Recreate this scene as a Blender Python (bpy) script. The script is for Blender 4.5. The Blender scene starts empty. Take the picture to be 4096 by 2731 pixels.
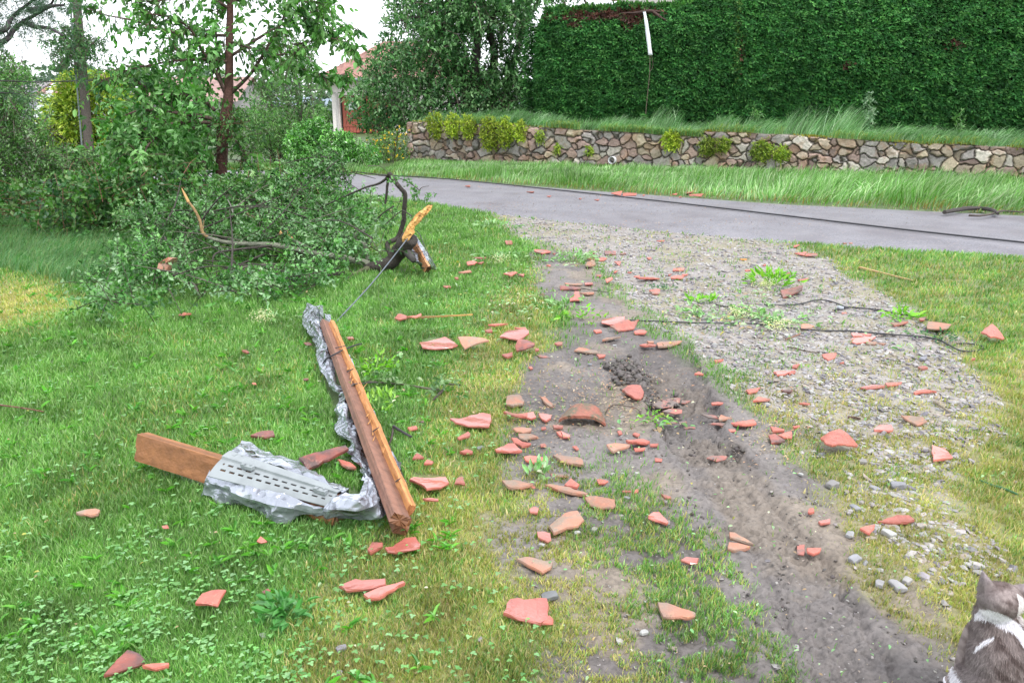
import bpy, bmesh, math, random
import numpy as np
from mathutils import Vector, Matrix
from mathutils.geometry import delaunay_2d_cdt
random.seed(7)
RNG = np.random.default_rng(11)
SC = bpy.context.scene
COL = SC.collection
R = math.radians
# ------------------------------------------------------------------ camera, sky, sun, exposure
CAM_H, PITCH = 1.6, R(16.5)
FPX, CX, CY = 3185.8, 2048.0, 1365.5
cd = bpy.data.cameras.new('camera'); cam = bpy.data.objects.new('camera', cd); COL.objects.link(cam)
cam.location = (0, 0, CAM_H); cam.rotation_euler = (math.pi/2-PITCH, 0, 0)
cd.lens = 28; cd.sensor_width = 36; cd.clip_start = 0.05; cd.clip_end = 9000
SC.camera = cam
SUN_EL, SUN_AZ = 58, 140          # azimuth clockwise from +Y : overcast sun high, behind and to the right
w = bpy.data.worlds.new('World'); SC.world = w; w.use_nodes = True
nt = w.node_tree; nt.nodes.clear()
out = nt.nodes.new('ShaderNodeOutputWorld'); bg = nt.nodes.new('ShaderNodeBackground')
sky = nt.nodes.new('ShaderNodeTexSky'); sky.sky_type = 'NISHITA'; sky.sun_disc = False
sky.sun_elevation = R(SUN_EL); sky.sun_rotation = R(SUN_AZ); sky.air_density = 1.0; sky.dust_density = 2.5
tc = nt.nodes.new('ShaderNodeTexCoord'); mp = nt.nodes.new('ShaderNodeMapping'); mp.inputs['Scale'].default_value = (1, 1, 4)
nz = nt.nodes.new('ShaderNodeTexNoise'); nz.inputs['Scale'].default_value = 2.2; nz.inputs['Detail'].default_value = 5
rp = nt.nodes.new('ShaderNodeValToRGB'); rp.color_ramp.elements[0].position = 0.25; rp.color_ramp.elements[1].position = 0.6
rp.color_ramp.elements[0].color = (0.80, 0.80, 0.80, 1); rp.color_ramp.elements[1].color = (0.97, 0.97, 0.97, 1)
mx = nt.nodes.new('ShaderNodeMixRGB'); mx.inputs[2].default_value = (11.5, 11.9, 12.6, 1)
nt.links.new(tc.outputs['Generated'], mp.inputs[0]); nt.links.new(mp.outputs[0], nz.inputs['Vector'])
nt.links.new(nz.outputs['Fac'], rp.inputs[0]); nt.links.new(rp.outputs[0], mx.inputs[0])
nt.links.new(sky.outputs[0], mx.inputs[1]); nt.links.new(mx.outputs[0], bg.inputs[0])
bg.inputs[1].default_value = 0.085
nt.links.new(bg.outputs[0], out.inputs[0])
sd = bpy.data.lights.new('sun', 'SUN'); sd.energy = 1.5; sd.angle = R(10); sd.color = (1.0, 0.97, 0.93)
sun = bpy.data.objects.new('sun', sd); COL.objects.link(sun)
sv = Vector((math.sin(R(SUN_AZ))*math.cos(R(SUN_EL)), math.cos(R(SUN_AZ))*math.cos(R(SUN_EL)), math.sin(R(SUN_EL))))
sun.rotation_euler = sv.to_track_quat('Z', 'Y').to_euler()
SC.view_settings.view_transform = 'Standard'; SC.view_settings.look = 'None'
SC.view_settings.exposure = 1.05; SC.view_settings.gamma = 1; SC.view_settings.use_curve_mapping = False
SC.cycles.max_bounces = 6; SC.cycles.diffuse_bounces = 3; SC.cycles.transparent_max_bounces = 4
SC.cycles.transmission_bounces = 3; SC.cycles.use_denoising = True

# ------------------------------------------------------------------ photo geometry helpers
CP, SP = math.cos(PITCH), math.sin(PITCH)
VIEWS = {'S': (0, 0, 1), 'D': (0, 0, 0.57422), 'V2': (1500, 900, 1.8092), 'V3': (2700, 900, 1.6848), 'V4': (1700, 1500, 1.96),
         'V5': (2800, 1700, 1.5208), 'V6': (0, 1900, 1.3835), 'V7': (1600, 2000, 1.68), 'W': (500, 1150, 1.4254),
         'T1': (0, 0, 1.68), 'T2': (1100, 0, 1.68), 'T3': (2300, 0, 1.3096), 'L1': (0, 600, 1.3067), 'B3': (1450, 680, 3.335),
         'C': (3700, 2200, 2.952)}
def spx(view, x, y):
    ox, oy, s = VIEWS[view]
    return ox+x/s, oy+y/s
def ray(view, x, y):
    u, v = spx(view, x, y)
    d = (u-CX)/FPX; e = (CY-v)/FPX
    return Vector((d, CP+e*SP, -SP+e*CP))
def gz(view, x, y, z=0.0):                # point seen at a pixel on the level z
    r = ray(view, x, y); t = (z-CAM_H)/r.z
    return Vector((r.x*t, r.y*t, z))
def gy(view, x, y, Y):                    # point seen at a pixel at distance Y
    r = ray(view, x, y); t = Y/r.y
    return Vector((r.x*t, Y, CAM_H+r.z*t))
def proj(x, y, z=0.0):                    # world -> D pixels (numpy)
    zc = y*CP-(z-CAM_H)*SP
    zc = np.where(np.abs(zc) < 0.05, 0.05, zc)
    u = CX+FPX*x/zc; v = CY-FPX*(y*SP+(z-CAM_H)*CP)/zc
    return u*0.57422, v*0.57422

def hash2(ix, iy, s=0):
    h = (ix.astype(np.int64)*374761393+iy.astype(np.int64)*668265263+s*1274126177) & 0x7fffffff
    h = ((h ^ (h >> 13))*1274126177) & 0x7fffffff
    return ((h ^ (h >> 16)) & 0xffff)/65535.0
def vnoise(x, y, s=0):
    x = np.asarray(x, float); y = np.asarray(y, float)
    ix = np.floor(x); iy = np.floor(y); fx = x-ix; fy = y-iy
    fx = fx*fx*(3-2*fx); fy = fy*fy*(3-2*fy)
    a = hash2(ix, iy, s); b = hash2(ix+1, iy, s); c = hash2(ix, iy+1, s); d = hash2(ix+1, iy+1, s)
    return (a*(1-fx)+b*fx)*(1-fy)+(c*(1-fx)+d*fx)*fy
def fbm(x, y, o=4, s=0):
    t = 0; a = 0.5; n = 0
    for i in range(o):
        t = t+a*vnoise(np.asarray(x)*2**i, np.asarray(y)*2**i, s+i*17); n += a; a *= 0.5
    return t/n
def inpoly(px, py, poly):
    ins = np.zeros(px.shape, bool); n = len(poly)
    for i in range(n):
        x1, y1 = poly[i]; x2, y2 = poly[(i+1) % n]
        if y1 == y2: continue
        c = ((y1 > py) != (y2 > py)) & (px < (x2-x1)*(py-y1)/(y2-y1)+x1)
        ins ^= c
    return ins
def sdist(px, py, poly):                   # signed: positive inside
    d = np.full(px.shape, 1e9); n = len(poly)
    for i in range(n):
        x1, y1 = poly[i]; x2, y2 = poly[(i+1) % n]
        dx, dy = x2-x1, y2-y1
        t = np.clip(((px-x1)*dx+(py-y1)*dy)/(dx*dx+dy*dy+1e-9), 0, 1)
        d = np.minimum(d, np.hypot(px-x1-t*dx, py-y1-t*dy))
    return np.where(inpoly(px, py, poly), d, -d)
def sm(x, a, b):
    t = np.clip((x-a)/(b-a), 0, 1); return t*t*(3-2*t)

# ------------------------------------------------------------------ road edges, wall line and ground height (all world metres)
FAR_E = [(-900, 384), (200, 388), (575, 391), (760, 396), (870, 402), (1050, 412), (1200, 424), (1500, 446), (1800, 467), (2150, 483), (2352, 493), (3300, 560)]
NEAR_E = [(-900, 425), (200, 428), (575, 431), (700, 437), (900, 455), (1000, 470), (1100, 487), (1300, 510), (1500, 530), (1700, 548), (2000, 572), (2352, 592), (3300, 660)]
far_w = [gz('D', *p)[:2] for p in FAR_E]; near_w = [gz('D', *p)[:2] for p in NEAR_E]
farx = np.array([p[0] for p in far_w]); fary = np.array([p[1] for p in far_w])
nearx = np.array([p[0] for p in near_w]); neary = np.array([p[1] for p in near_w])
WALL_A = Vector((-3.0, 24.0)); WALL_B = Vector((16.9, 14.94))   # front face line of the retaining wall
def road_far(x): return np.interp(x, farx, fary)
def road_near(x): return np.interp(x, nearx, neary)
TRACK = [(1535, 800), (1548, 860), (1568, 930), (1600, 1000), (1640, 1070), (1700, 1150), (1765, 1240), (1830, 1340), (1900, 1440), (1985, 1560), (2100, 1720)]
trk = np.array([gz('D', *p)[:2] for p in TRACK])
# bare soil, gravel
SOIL = [(1240, 560), (1300, 580), (1400, 650), (1480, 735), (1560, 800), (1650, 870), (1740, 960), (1860, 1110), (1950, 1250), (2090, 1420), (2230, 1580), (2400, 1750),
        (1420, 1750), (1380, 1568), (1300, 1430), (1215, 1300), (1170, 1180), (1160, 1060), (1205, 960), (1220, 860), (1240, 790), (1290, 735), (1262, 680), (1245, 610)]
GRAVEL = [(1110, 472), (1300, 492), (1500, 512), (1740, 536), (1880, 585), (1980, 640), (2110, 710), (2200, 790), (2250, 880), (2260, 1000), (2200, 1150), (2130, 1300), (2060, 1400),
          (1930, 1270), (1880, 1150), (1850, 1050), (1720, 930), (1640, 850), (1560, 790), (1480, 735), (1400, 650), (1300, 590), (1228, 560), (1170, 530)]
def track_coords(x, y):
    best = np.full(x.shape, 1e9); lat = np.zeros(x.shape); lon = np.zeros(x.shape); acc = 0
    for i in range(len(trk)-1):
        a = trk[i]; b = trk[i+1]; d = b-a; L = np.hypot(*d); d = d/L
        px, py = x-a[0], y-a[1]
        t = px*d[0]+py*d[1]; tc_ = np.clip(t, 0, L) if i else np.clip(t, -0.0, L)
        q = np.hypot(px-tc_*d[0], py-tc_*d[1]); s = px*d[1]-py*d[0]
        m = q < best
        best = np.where(m, q, best); lat = np.where(m, s, lat); lon = np.where(m, acc+t, lon)
        acc += L
    return best, lat, lon
def masks(x, y):
    x = np.asarray(x, float); y = np.asarray(y, float)
    yy = np.maximum(y, 1.0)
    u, v = proj(x, yy)
    n1 = fbm(x*1.3, y*1.3, 4, 5)-0.5; n2 = fbm(x*5, y*5, 3, 9)-0.5
    pxm = 1829/np.maximum(yy, 1.5)              # pixels per metre, keeps the ragged borders of one real size
    du = (n1*0.55+n2*0.28)*pxm; dv = (n1*0.55-n2*0.28)*pxm*np.clip(1.6/yy, 0, 0.6)
    so = sdist(u+du, v+dv, SOIL); gr = sdist(u+du, v+dv, GRAVEL)
    e = np.clip(pxm*0.10, 6, 60)
    soil = sm(so, -e, e); grav = sm(gr, -e, e)*(1-0.0*soil)
    grav = grav*(1-soil*0.92)
    return u, v, soil, grav
def Hgt(x, y, fine=False):
    x = np.asarray(x, float); y = np.asarray(y, float)
    h = (fbm(x*0.9, y*0.9, 3, 3)-0.5)*0.05*np.clip((y-0.5)/3, 0, 1)*np.clip((40-y)/10, 0, 1)
    rf = road_far(x); rn = road_near(x)
    inroad = sm(y, rn-0.5, rn+0.1)*(1-sm(y, rf-0.1, rf+0.4))
    h = h*(1-inroad)-0.05*inroad*sm(y, rn-0.05, rn+0.25)*(1-sm(y, rf-0.25, rf+0.05))
    # verge climbs gently from the far road edge up to the foot of the wall
    t = (x-WALL_A.x)/(WALL_B.x-WALL_A.x); wy = WALL_A.y+t*(WALL_B.y-WALL_A.y)
    verge = sm(y, rf+0.1, np.maximum(wy, rf+1.0))*0.07*sm(x, -6, -3)
    return h+verge
def H1(x, y):                             # ground or road surface under a point
    h = float(Hgt(np.array([x]), np.array([y]))[0]); a, b = float(road_near(x)), float(road_far(x)); t = (y-a)/(b-a)
    return max(h, 0.006+0.035*(1-(2*t-1)**2)) if 0 < t < 1 else h
def gnd(view, px, py, up=0.0):            # pixel -> point on the real ground surface
    z = 0.0
    for _ in range(3):
        p = gz(view, px, py, z+up); z = H1(p.x, p.y)
    return p

# ------------------------------------------------------------------ objects and tags
def tag(o, label=None, cat=None, group=None, kind=None):
    if label: o['label'] = label
    if cat: o['category'] = cat
    if group: o['group'] = group
    if kind: o['kind'] = kind
    return o
def empty(name, loc, label, cat, group=None, rz=0):
    o = bpy.data.objects.new(name, None); COL.objects.link(o); o.location = loc; o.rotation_euler = (0, 0, rz)
    o.empty_display_size = 0.1
    return tag(o, label, cat, group)
class Geo:
    def __init__(s): s.v = []; s.q = []; s.t = []; s.c = []; s.n = 0
    def add(s, v, quads=None, tris=None, col=(1, 1, 1)):
        v = np.asarray(v, float).reshape(-1, 3); k = len(v)
        c = np.asarray(col, float)
        if c.ndim == 1: c = np.tile(c[:3], (k, 1))
        s.v.append(v); s.c.append(c[:, :3])
        if quads is not None and len(quads): s.q.append(np.asarray(quads, np.int64)+s.n)
        if tris is not None and len(tris): s.t.append(np.asarray(tris, np.int64)+s.n)
        s.n += k
    def build(s, name, mat, parent=None, smooth=False):
        me = bpy.data.meshes.new(name)
        V = np.concatenate(s.v) if s.v else np.zeros((0, 3)); C = np.concatenate(s.c) if s.c else np.zeros((0, 3))
        if parent is not None: V = V-np.array(parent.location)
        Q = np.concatenate(s.q) if s.q else np.zeros((0, 4), np.int64); T = np.concatenate(s.t) if s.t else np.zeros((0, 3), np.int64)
        me.vertices.add(len(V)); me.vertices.foreach_set('co', V.astype(np.float32).ravel())
        nl = len(Q)*4+len(T)*3; me.loops.add(nl)
        me.loops.foreach_set('vertex_index', np.concatenate([Q.ravel(), T.ravel()]).astype(np.int32))
        me.polygons.add(len(Q)+len(T))
        st = np.concatenate([np.arange(len(Q))*4, len(Q)*4+np.arange(len(T))*3]).astype(np.int32)
        me.polygons.foreach_set('loop_start', st)
        me.polygons.foreach_set('use_smooth', np.full(len(Q)+len(T), smooth))
        a = me.attributes.new('Col', 'FLOAT_COLOR', 'POINT')
        a.data.foreach_set('color', np.concatenate([C, np.ones((len(C), 1))], 1).astype(np.float32).ravel())
        me.update(calc_edges=True); me.validate()
        me.materials.append(mat)
        o = bpy.data.objects.new(name, me); COL.objects.link(o)
        if parent is not None: o.parent = parent
        return o
def smooth_path(pts, n=4):
    P = [Vector(p) for p in pts]
    if len(P) < 3: return P
    o = []
    for i in range(len(P)-1):
        p0 = P[max(i-1, 0)]; p1 = P[i]; p2 = P[i+1]; p3 = P[min(i+2, len(P)-1)]
        for k in range(n):
            t = k/n
            o.append(0.5*((2*p1)+(p2-p0)*t+(2*p0-5*p1+4*p2-p3)*t*t+(3*p1-p0-3*p2+p3)*t**3))
    o.append(P[-1]); return o
def tube(g, pts, r, sides=6, col=(1, 1, 1), jit=0.0, cap=True):
    P = np.array([tuple(p) for p in pts], float); n = len(P)
    rr = np.interp(np.linspace(0, 1, n), np.linspace(0, 1, len(r)), r) if hasattr(r, '__len__') else np.full(n, float(r))
    T = np.gradient(P, axis=0); T /= np.linalg.norm(T, axis=1)[:, None]+1e-9
    ref = np.array([0.0, 0, 1]) if abs(T[0][2]) < 0.9 else np.array([1.0, 0, 0])
    vs = []; a = np.arange(sides)*2*np.pi/sides
    for i in range(n):
        s_ = np.cross(T[i], ref); s_ /= np.linalg.norm(s_)+1e-9; u_ = np.cross(s_, T[i]); ref = u_
        k = rr[i]*(1+(RNG.random(sides)-0.5)*jit)
        vs.append(P[i]+np.cos(a)[:, None]*s_*k[:, None]+np.sin(a)[:, None]*u_*k[:, None])
    V = np.concatenate(vs)
    i = np.arange(n-1)[:, None]*sides; j = np.arange(sides)[None]; j2 = (j+1) % sides
    Q = np.stack([i+j, i+j2, i+sides+j2, i+sides+j], -1).reshape(-1, 4)
    tris = []
    if cap:
        V = np.concatenate([V, P[:1], P[-1:]]); k0 = n*sides
        for j_ in range(sides):
            tris += [(k0, (j_+1) % sides, j_), (k0+1, (n-1)*sides+j_, (n-1)*sides+(j_+1) % sides)]
    g.add(V, Q, tris, col)
def box(g, c, sx, sy, sz, rot=None, col=(1, 1, 1)):
    v = np.array([(x, y, z) for x in (-.5, .5) for y in (-.5, .5) for z in (-.5, .5)])*np.array([sx, sy, sz])
    if rot is not None: v = v@np.array(rot.to_3x3()).T
    g.add(v+np.array(tuple(c)), [(0, 1, 3, 2), (4, 6, 7, 5), (0, 4, 5, 1), (2, 3, 7, 6), (0, 2, 6, 4), (1, 5, 7, 3)], None, col)
def norm(a): return a/(np.linalg.norm(a, axis=-1, keepdims=True)+1e-9)
def leaves(g, pos, axis, size, wid=0.45, cols=None, fold=0.25, flat=0.5, shape='oval', face=None):
    """vectorised leaves: pos (N,3), axis (N,3) growth direction, size (N,), cols (N,3)"""
    n = len(pos); ax = norm(axis)
    rnd = norm(RNG.normal(size=(n, 3))); up = np.array([0, 0, 1.0])
    nn = norm(rnd*(1-flat)+up*flat) if face is None else norm(rnd*(1-flat)+face*flat)
    side = norm(np.cross(ax, nn)); nn = norm(np.cross(side, ax))
    s = size[:, None]
    if shape == 'dia':
        V = np.stack([pos, pos+ax*s*0.45+side*s*wid*0.5+nn*s*fold*0.3, pos+ax*s, pos+ax*s*0.45-side*s*wid*0.5+nn*s*fold*0.3], 1)
        b = np.arange(n)[:, None]*4
        T = np.concatenate([b+np.array([0, 1, 2]), b+np.array([0, 2, 3])])
        k = 4; g.add(V.reshape(-1, 3), None, T, np.repeat(cols, k, 0))
    else:
        f = fold*0.35
        V = np.stack([pos, pos+ax*s*0.3+side*s*wid*0.46+nn*s*f, pos+ax*s*0.72+side*s*wid*0.36+nn*s*f*0.5, pos+ax*s-nn*s*0.12,
                      pos+ax*s*0.72-side*s*wid*0.36+nn*s*f*0.5, pos+ax*s*0.3-side*s*wid*0.46+nn*s*f, pos+ax*s*0.5], 1)
        b = np.arange(n)[:, None]*7
        T = np.concatenate([b+np.array(t) for t in ([0, 1, 6], [1, 2, 6], [2, 3, 6], [3, 4, 6], [4, 5, 6], [5, 0, 6])])
        g.add(V.reshape(-1, 3), None, T, np.repeat(cols, 7, 0))
def pal(n, cols, var=0.15, w=None):
    cols = np.array(cols, float); i = RNG.choice(len(cols), n, p=w)
    return np.clip(cols[i]*(1+(RNG.random((n, 1))-0.5)*2*var)*(1+(RNG.random((n, 3))-0.5)*var*0.5), 0.002, 1)
def strands(g, pos, length, width, lean, bend, cols, seg=4):
    """grass ribbons: pos (N,3); lean (N,2) horizontal direction; bend (N,) 0 upright .. 1 laid flat"""
    n = len(pos); h = norm(np.concatenate([lean, np.zeros((n, 1))], 1)); side = np.stack([-h[:, 1], h[:, 0], np.zeros(n)], 1)
    tw = RNG.random(n)*np.pi; side = side*np.cos(tw)[:, None]+h*np.sin(tw)[:, None]*0.8
    P = pos.copy(); rows = []; cc = []
    for k in range(seg+1):
        t = k/seg; wd = width*(1-t**1.7)*0.5+1e-4
        if k < seg: rows += [P-side*wd[:, None], P+side*wd[:, None]]
        else: rows += [P.copy()]
        a = (0.15+bend*1.35*(t**0.8))*1.0
        P = P+(h*np.sin(a)[:, None]+np.array([0, 0, 1])*np.cos(a)[:, None])*(length/seg)[:, None]
    m = 2*seg+1; V = np.stack(rows, 1); b = np.arange(n)[:, None]*m
    Q = np.concatenate([b+np.array([2*k, 2*k+1, 2*k+3, 2*k+2]) for k in range(seg-1)]) if seg > 1 else None
    T = b+np.array([2*seg-2, 2*seg-1, 2*seg])
    g.add(V.reshape(-1, 3), Q, T, np.repeat(cols, m, 0))

# ------------------------------------------------------------------ materials
def mat(name, col=None, rough=0.6, attr=False, noise=None, bump=None, metal=0.0, trans=0.0, spec=0.5, var=0.0, coat=0.0):
    m = bpy.data.materials.new(name); m.use_nodes = True; t = m.node_tree; b = t.nodes['Principled BSDF']
    b.inputs['Roughness'].default_value = rough; b.inputs['Metallic'].default_value = metal
    b.inputs['Specular IOR Level'].default_value = spec; b.inputs['Coat Weight'].default_value = coat; b.inputs['Coat Roughness'].default_value = 0.15
    co = t.nodes.new('ShaderNodeTexCoord')
    if attr:
        a = t.nodes.new('ShaderNodeAttribute'); a.attribute_name = 'Col'; src = a.outputs['Color']
    else:
        c = t.nodes.new('ShaderNodeRGB'); c.outputs[0].default_value = (*col, 1); src = c.outputs[0]
    if noise:                                # (scale, other colour, ramp lo, ramp hi)  or list of them
        for k, (sc, oc, lo, hi) in enumerate(noise if isinstance(noise, list) else [noise]):
            n_ = t.nodes.new('ShaderNodeTexNoise'); n_.inputs['Scale'].default_value = sc; n_.inputs['Detail'].default_value = 6
            n_.noise_dimensions = '4D'; oi = t.nodes.new('ShaderNodeObjectInfo'); ml = t.nodes.new('ShaderNodeMath'); ml.operation = 'MULTIPLY'; ml.inputs[1].default_value = 50+k*31
            t.links.new(oi.outputs['Random'], ml.inputs[0]); t.links.new(ml.outputs[0], n_.inputs['W'])
            t.links.new(co.outputs['Object'], n_.inputs['Vector'])
            r_ = t.nodes.new('ShaderNodeMapRange'); r_.inputs[1].default_value = lo; r_.inputs[2].default_value = hi
            mm = t.nodes.new('ShaderNodeMixRGB')
            if attr and oc is None: mm.blend_type = 'MULTIPLY'; oc = (0.6, 0.6, 0.6)
            mm.inputs[2].default_value = (*oc, 1)
            t.links.new(n_.outputs['Fac'], r_.inputs[0]); t.links.new(r_.outputs[0], mm.inputs[0]); t.links.new(src, mm.inputs[1]); src = mm.outputs[0]
    if var:
        oi = t.nodes.new('ShaderNodeObjectInfo'); hs = t.nodes.new('ShaderNodeHueSaturation'); r_ = t.nodes.new('ShaderNodeMapRange')
        r_.inputs[3].default_value = 1-var; r_.inputs[4].default_value = 1+var
        t.links.new(oi.outputs['Random'], r_.inputs[0]); t.links.new(r_.outputs[0], hs.inputs['Value']); t.links.new(src, hs.inputs['Color']); src = hs.outputs[0]
    t.links.new(src, b.inputs['Base Color'])
    if bump:
        bl = bump if isinstance(bump, list) else [bump]; prev = None
        for sc, st, di in bl:
            n_ = t.nodes.new('ShaderNodeTexNoise'); n_.inputs['Scale'].default_value = sc; n_.inputs['Detail'].default_value = 5
            t.links.new(co.outputs['Object'], n_.inputs['Vector'])
            bp = t.nodes.new('ShaderNodeBump'); bp.inputs['Strength'].default_value = st; bp.inputs['Distance'].default_value = di
            t.links.new(n_.outputs['Fac'], bp.inputs['Height'])
            if prev: t.links.new(prev.outputs[0], bp.inputs['Normal'])
            prev = bp
        t.links.new(prev.outputs[0], b.inputs['Normal'])
    if trans:
        tr = t.nodes.new('ShaderNodeBsdfTranslucent'); ms = t.nodes.new('ShaderNodeMixShader'); ms.inputs[0].default_value = trans
        hs = t.nodes.new('ShaderNodeHueSaturation'); hs.inputs['Saturation'].default_value = 1.2; hs.inputs['Value'].default_value = 1.3
        t.links.new(src, hs.inputs['Color']); t.links.new(hs.outputs[0], tr.inputs['Color'])
        t.links.new(b.outputs[0], ms.inputs[1]); t.links.new(tr.outputs[0], ms.inputs[2])
        t.links.new(ms.outputs[0], t.nodes['Material Output'].inputs[0])
    return m
M = {}
M['ground'] = mat('ground', attr=True, rough=0.62, spec=0.45, noise=[(60, None, 0.45, 0.72), (9, None, 0.5, 0.95)], bump=[(45, 0.55, 0.012), (220, 0.5, 0.004)])
M['road'] = mat('asphalt', (0.205, 0.20, 0.225), 0.55, spec=0.5, noise=[(60, (0.10, 0.095, 0.11), 0.44, 0.62), (0.9, (0.135, 0.125, 0.14), 0.42, 0.62), (30, (0.30, 0.24, 0.21), 0.60, 0.70), (2.2, (0.225, 0.215, 0.235), 0.4, 0.9)], bump=(160, 0.6, 0.006))
M['leaf'] = mat('leaf', attr=True, rough=0.42, trans=0.28, spec=0.5)
M['leafgloss'] = mat('glossy leaf', attr=True, rough=0.27, trans=0.15, spec=0.7)
M['needle'] = mat('conifer spray', attr=True, rough=0.55, trans=0.12, spec=0.4)
M['grass'] = mat('grass blade', attr=True, rough=0.45, trans=0.30, spec=0.45)
M['stone'] = mat('stone', attr=True, rough=0.6, noise=(35, None, 0.4, 0.8), bump=(60, 0.5, 0.01))
M['bark'] = mat('bark', attr=True, rough=0.8, noise=(30, None, 0.35, 0.7), bump=(45, 0.9, 0.02))
M['wood'] = mat('raw wood', attr=True, rough=0.6, noise=(25, None, 0.4, 0.8), bump=(80, 0.5, 0.006))
M['cable'] = mat('cable', (0.018, 0.018, 0.022), 0.4)
M['plain'] = mat('painted surface', attr=True, rough=0.65, noise=(14, None, 0.45, 1.1), bump=(30, 0.2, 0.01))
# ------------------------------------------------------------------ ground sheet
C_SOIL = np.array([0.182, 0.163, 0.156]); C_SOIL2 = np.array([0.105, 0.092, 0.088]); C_SAND = np.array([0.27, 0.215, 0.155])
C_LAWN = np.array([0.10, 0.155, 0.055]); C_DRY = np.array([0.24, 0.225, 0.09]); C_GRAV = np.array([0.28, 0.255, 0.235])
def yellowness(u, v, x, y):
    a = sm(sdist(u, v, [(640, 1568), (700, 1330), (880, 1230), (960, 1100), (1010, 900), (1100, 760), (1230, 640), (1300, 900), (1300, 1200), (1500, 1568), (1500, 1900), (560, 1900)]), -70, 60)
    b = sm(sdist(u, v, [(1700, 900), (1900, 830), (2120, 800), (2352, 800), (2800, 760), (2900, 1900), (2100, 1900), (1900, 1300), (1750, 1050)]), -60, 50)
    c = sm(sdist(u, v, [(-300, 600), (120, 640), (200, 700), (90, 760), (-300, 800)]), -30, 50)
    d = sm(sdist(u, v, [(1750, 560), (2352, 600), (2900, 640), (2900, 850), (2100, 820), (1950, 700)]), -40, 40)*0.45
    n = fbm(x*1.1, y*1.1, 4, 31); n2 = fbm(x*4, y*4, 3, 37)
    base = 0.10*sm(n, .5, .7)
    return np.clip(np.maximum.reduce([a*0.72, b*0.85, c*0.9, d, base])*(0.45+0.9*n2)+0.16*(n-0.5), 0, 1)
def make_ground():
    ys = [-60, -20, -6, -2, 0.3, 0.9]
    y = 1.25
    while y < 4.6: ys.append(y); y *= 1.0017
    while y < 9: ys.append(y); y *= 1.0027
    while y < 30: ys.append(y); y *= 1.008
    while y < 6000: ys.append(y); y *= 1.12
    ys = np.array(ys)
    t = np.concatenate([-np.geomspace(30, 0.82, 26), np.arange(-0.78, 0.78, 0.0028), np.geomspace(0.82, 30, 26)])
    X = t[None]*np.maximum(ys, 1.2)[:, None]; Y = np.repeat(ys[:, None], len(t), 1)
    x = X.ravel(); y = Y.ravel()
    z = Hgt(x, y)
    u, v, soil, grav = masks(x, y)
    near = (y < 12) & (y > 0.5)
    n1 = fbm(x*2.2, y*2.2, 4, 41); n2 = fbm(x*11, y*11, 4, 43); n3 = fbm(x*40, y*40, 3, 47)
    yel = yellowness(u, v, x, y)
    lawn = (C_LAWN*(1-yel[:, None])+C_DRY*yel[:, None])*(0.7+0.6*n2[:, None])
    wet = sm(n1, .38, .62)
    so = (C_SOIL*(1-wet[:, None])+C_SOIL2*wet[:, None]*1.15)
    sand = sm(fbm(x*3.1, y*3.1, 4, 53), .52, .66)*0.5
    so = so*(1-sand[:, None])+C_SAND*sand[:, None]
    so = so*(0.8+0.4*n3[:, None])
    gr = C_GRAV*(0.65+0.6*n2[:, None])
    mossy = sm(n1, .45, .7)[:, None]*0.45
    lowm = sm(v, 820, 1150)[:, None]; mossy = np.maximum(mossy, lowm*.75*sm(n1, .3, .5)[:, None]); gr = gr*(1-mossy)+np.array([0.24, 0.21, 0.09])*mossy
    col = lawn*(1-soil[:, None])+so*soil[:, None]; col = col*(1-grav[:, None])+gr*grav[:, None]
    # tyre track : rut, tread and pushed-up rims
    d, lat, lon = track_coords(x, y)
    wob = (fbm(lon*2.2, lon*0, 2, 61)-0.5)*0.07+(fbm(lon*11, np.sign(lat)*3, 3, 62)-0.5)*0.075; lat2 = lat+wob
    wid = 0.185-0.035*sm(lon, 1.2, 2.4)
    start = sm(lon, -0.10, 0.12)
    fade = 1-0.55*sm(lon, 1.5, 2.2)
    edge = (1-sm(np.abs(lat2), wid-0.03, wid+0.015))
    rut = edge*start*fade
    rim = np.exp(-((np.abs(lat2)-wid-0.02)/0.022)**2)*start*(0.4+0.9*n2)*fade
    ph = lon*2*np.pi/0.060+np.abs(lat2)*34
    tread = (np.sin(ph)*0.5+0.5)*(0.3+0.7*sm(fbm(x*6, y*6, 2, 67), .35, .6))
    lug = (np.cos(lat2*2*np.pi/0.075) > -0.35)
    z = np.where(near, z-0.036*rut+0.020*rim+0.024*sm(tread, .38, .52)*lug*rut*sm(lon, .4, .8)*(1-0.35*sm(lon, 2.3, 3.0)), z)
    # long scrape lines
    scr = (fbm(lat2*60, lon*2.0, 3, 71)-0.5)*0.034*edge*start
    z = np.where(near, z+scr+(fbm(x*55+lat*30, y*55, 3, 73)-.5)*0.016*np.maximum(edge, np.exp(-((np.abs(lat2)-wid)/0.06)**2))*start, z)
    # second softer wheel mark in the foreground on the left of the track
    lat3 = lat2-0.42; r2 = (1-sm(np.abs(lat3), .08, .13))*sm(lon, 1.3, 1.9)*(0.4+0.8*n2)
    z = np.where(near, z-0.014*r2, z)
    damp_shade = (rut*0.55+rim*0.35)[:, None]
    col = col*(1-damp_shade)+np.array([.105, .092, .090])*damp_shade  # rut and rims darkened: damp mud plus groove shade put into the colour
    # fine roughness of crumbly soil, pebbly gravel and lumpy lawn
    z = np.where(near, z+(n2-0.5)*(0.016*soil+0.020*grav+0.022*(1-soil)*(1-grav))+(n3-0.5)*(0.014*soil+0.006)+(fbm(x*110, y*110, 2, 48)-.5)*0.007*soil, z)
    far = (y > road_far(x)); col[far] = np.array([0.07, 0.11, 0.035])*(0.8+0.4*n2[far, None])
    z = np.where(y > 45, z*0, z)
    g = Geo(); nx = len(t); ny = len(ys)
    i = (np.arange(ny-1)[:, None]*nx+np.arange(nx-1)[None]).ravel()
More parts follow.
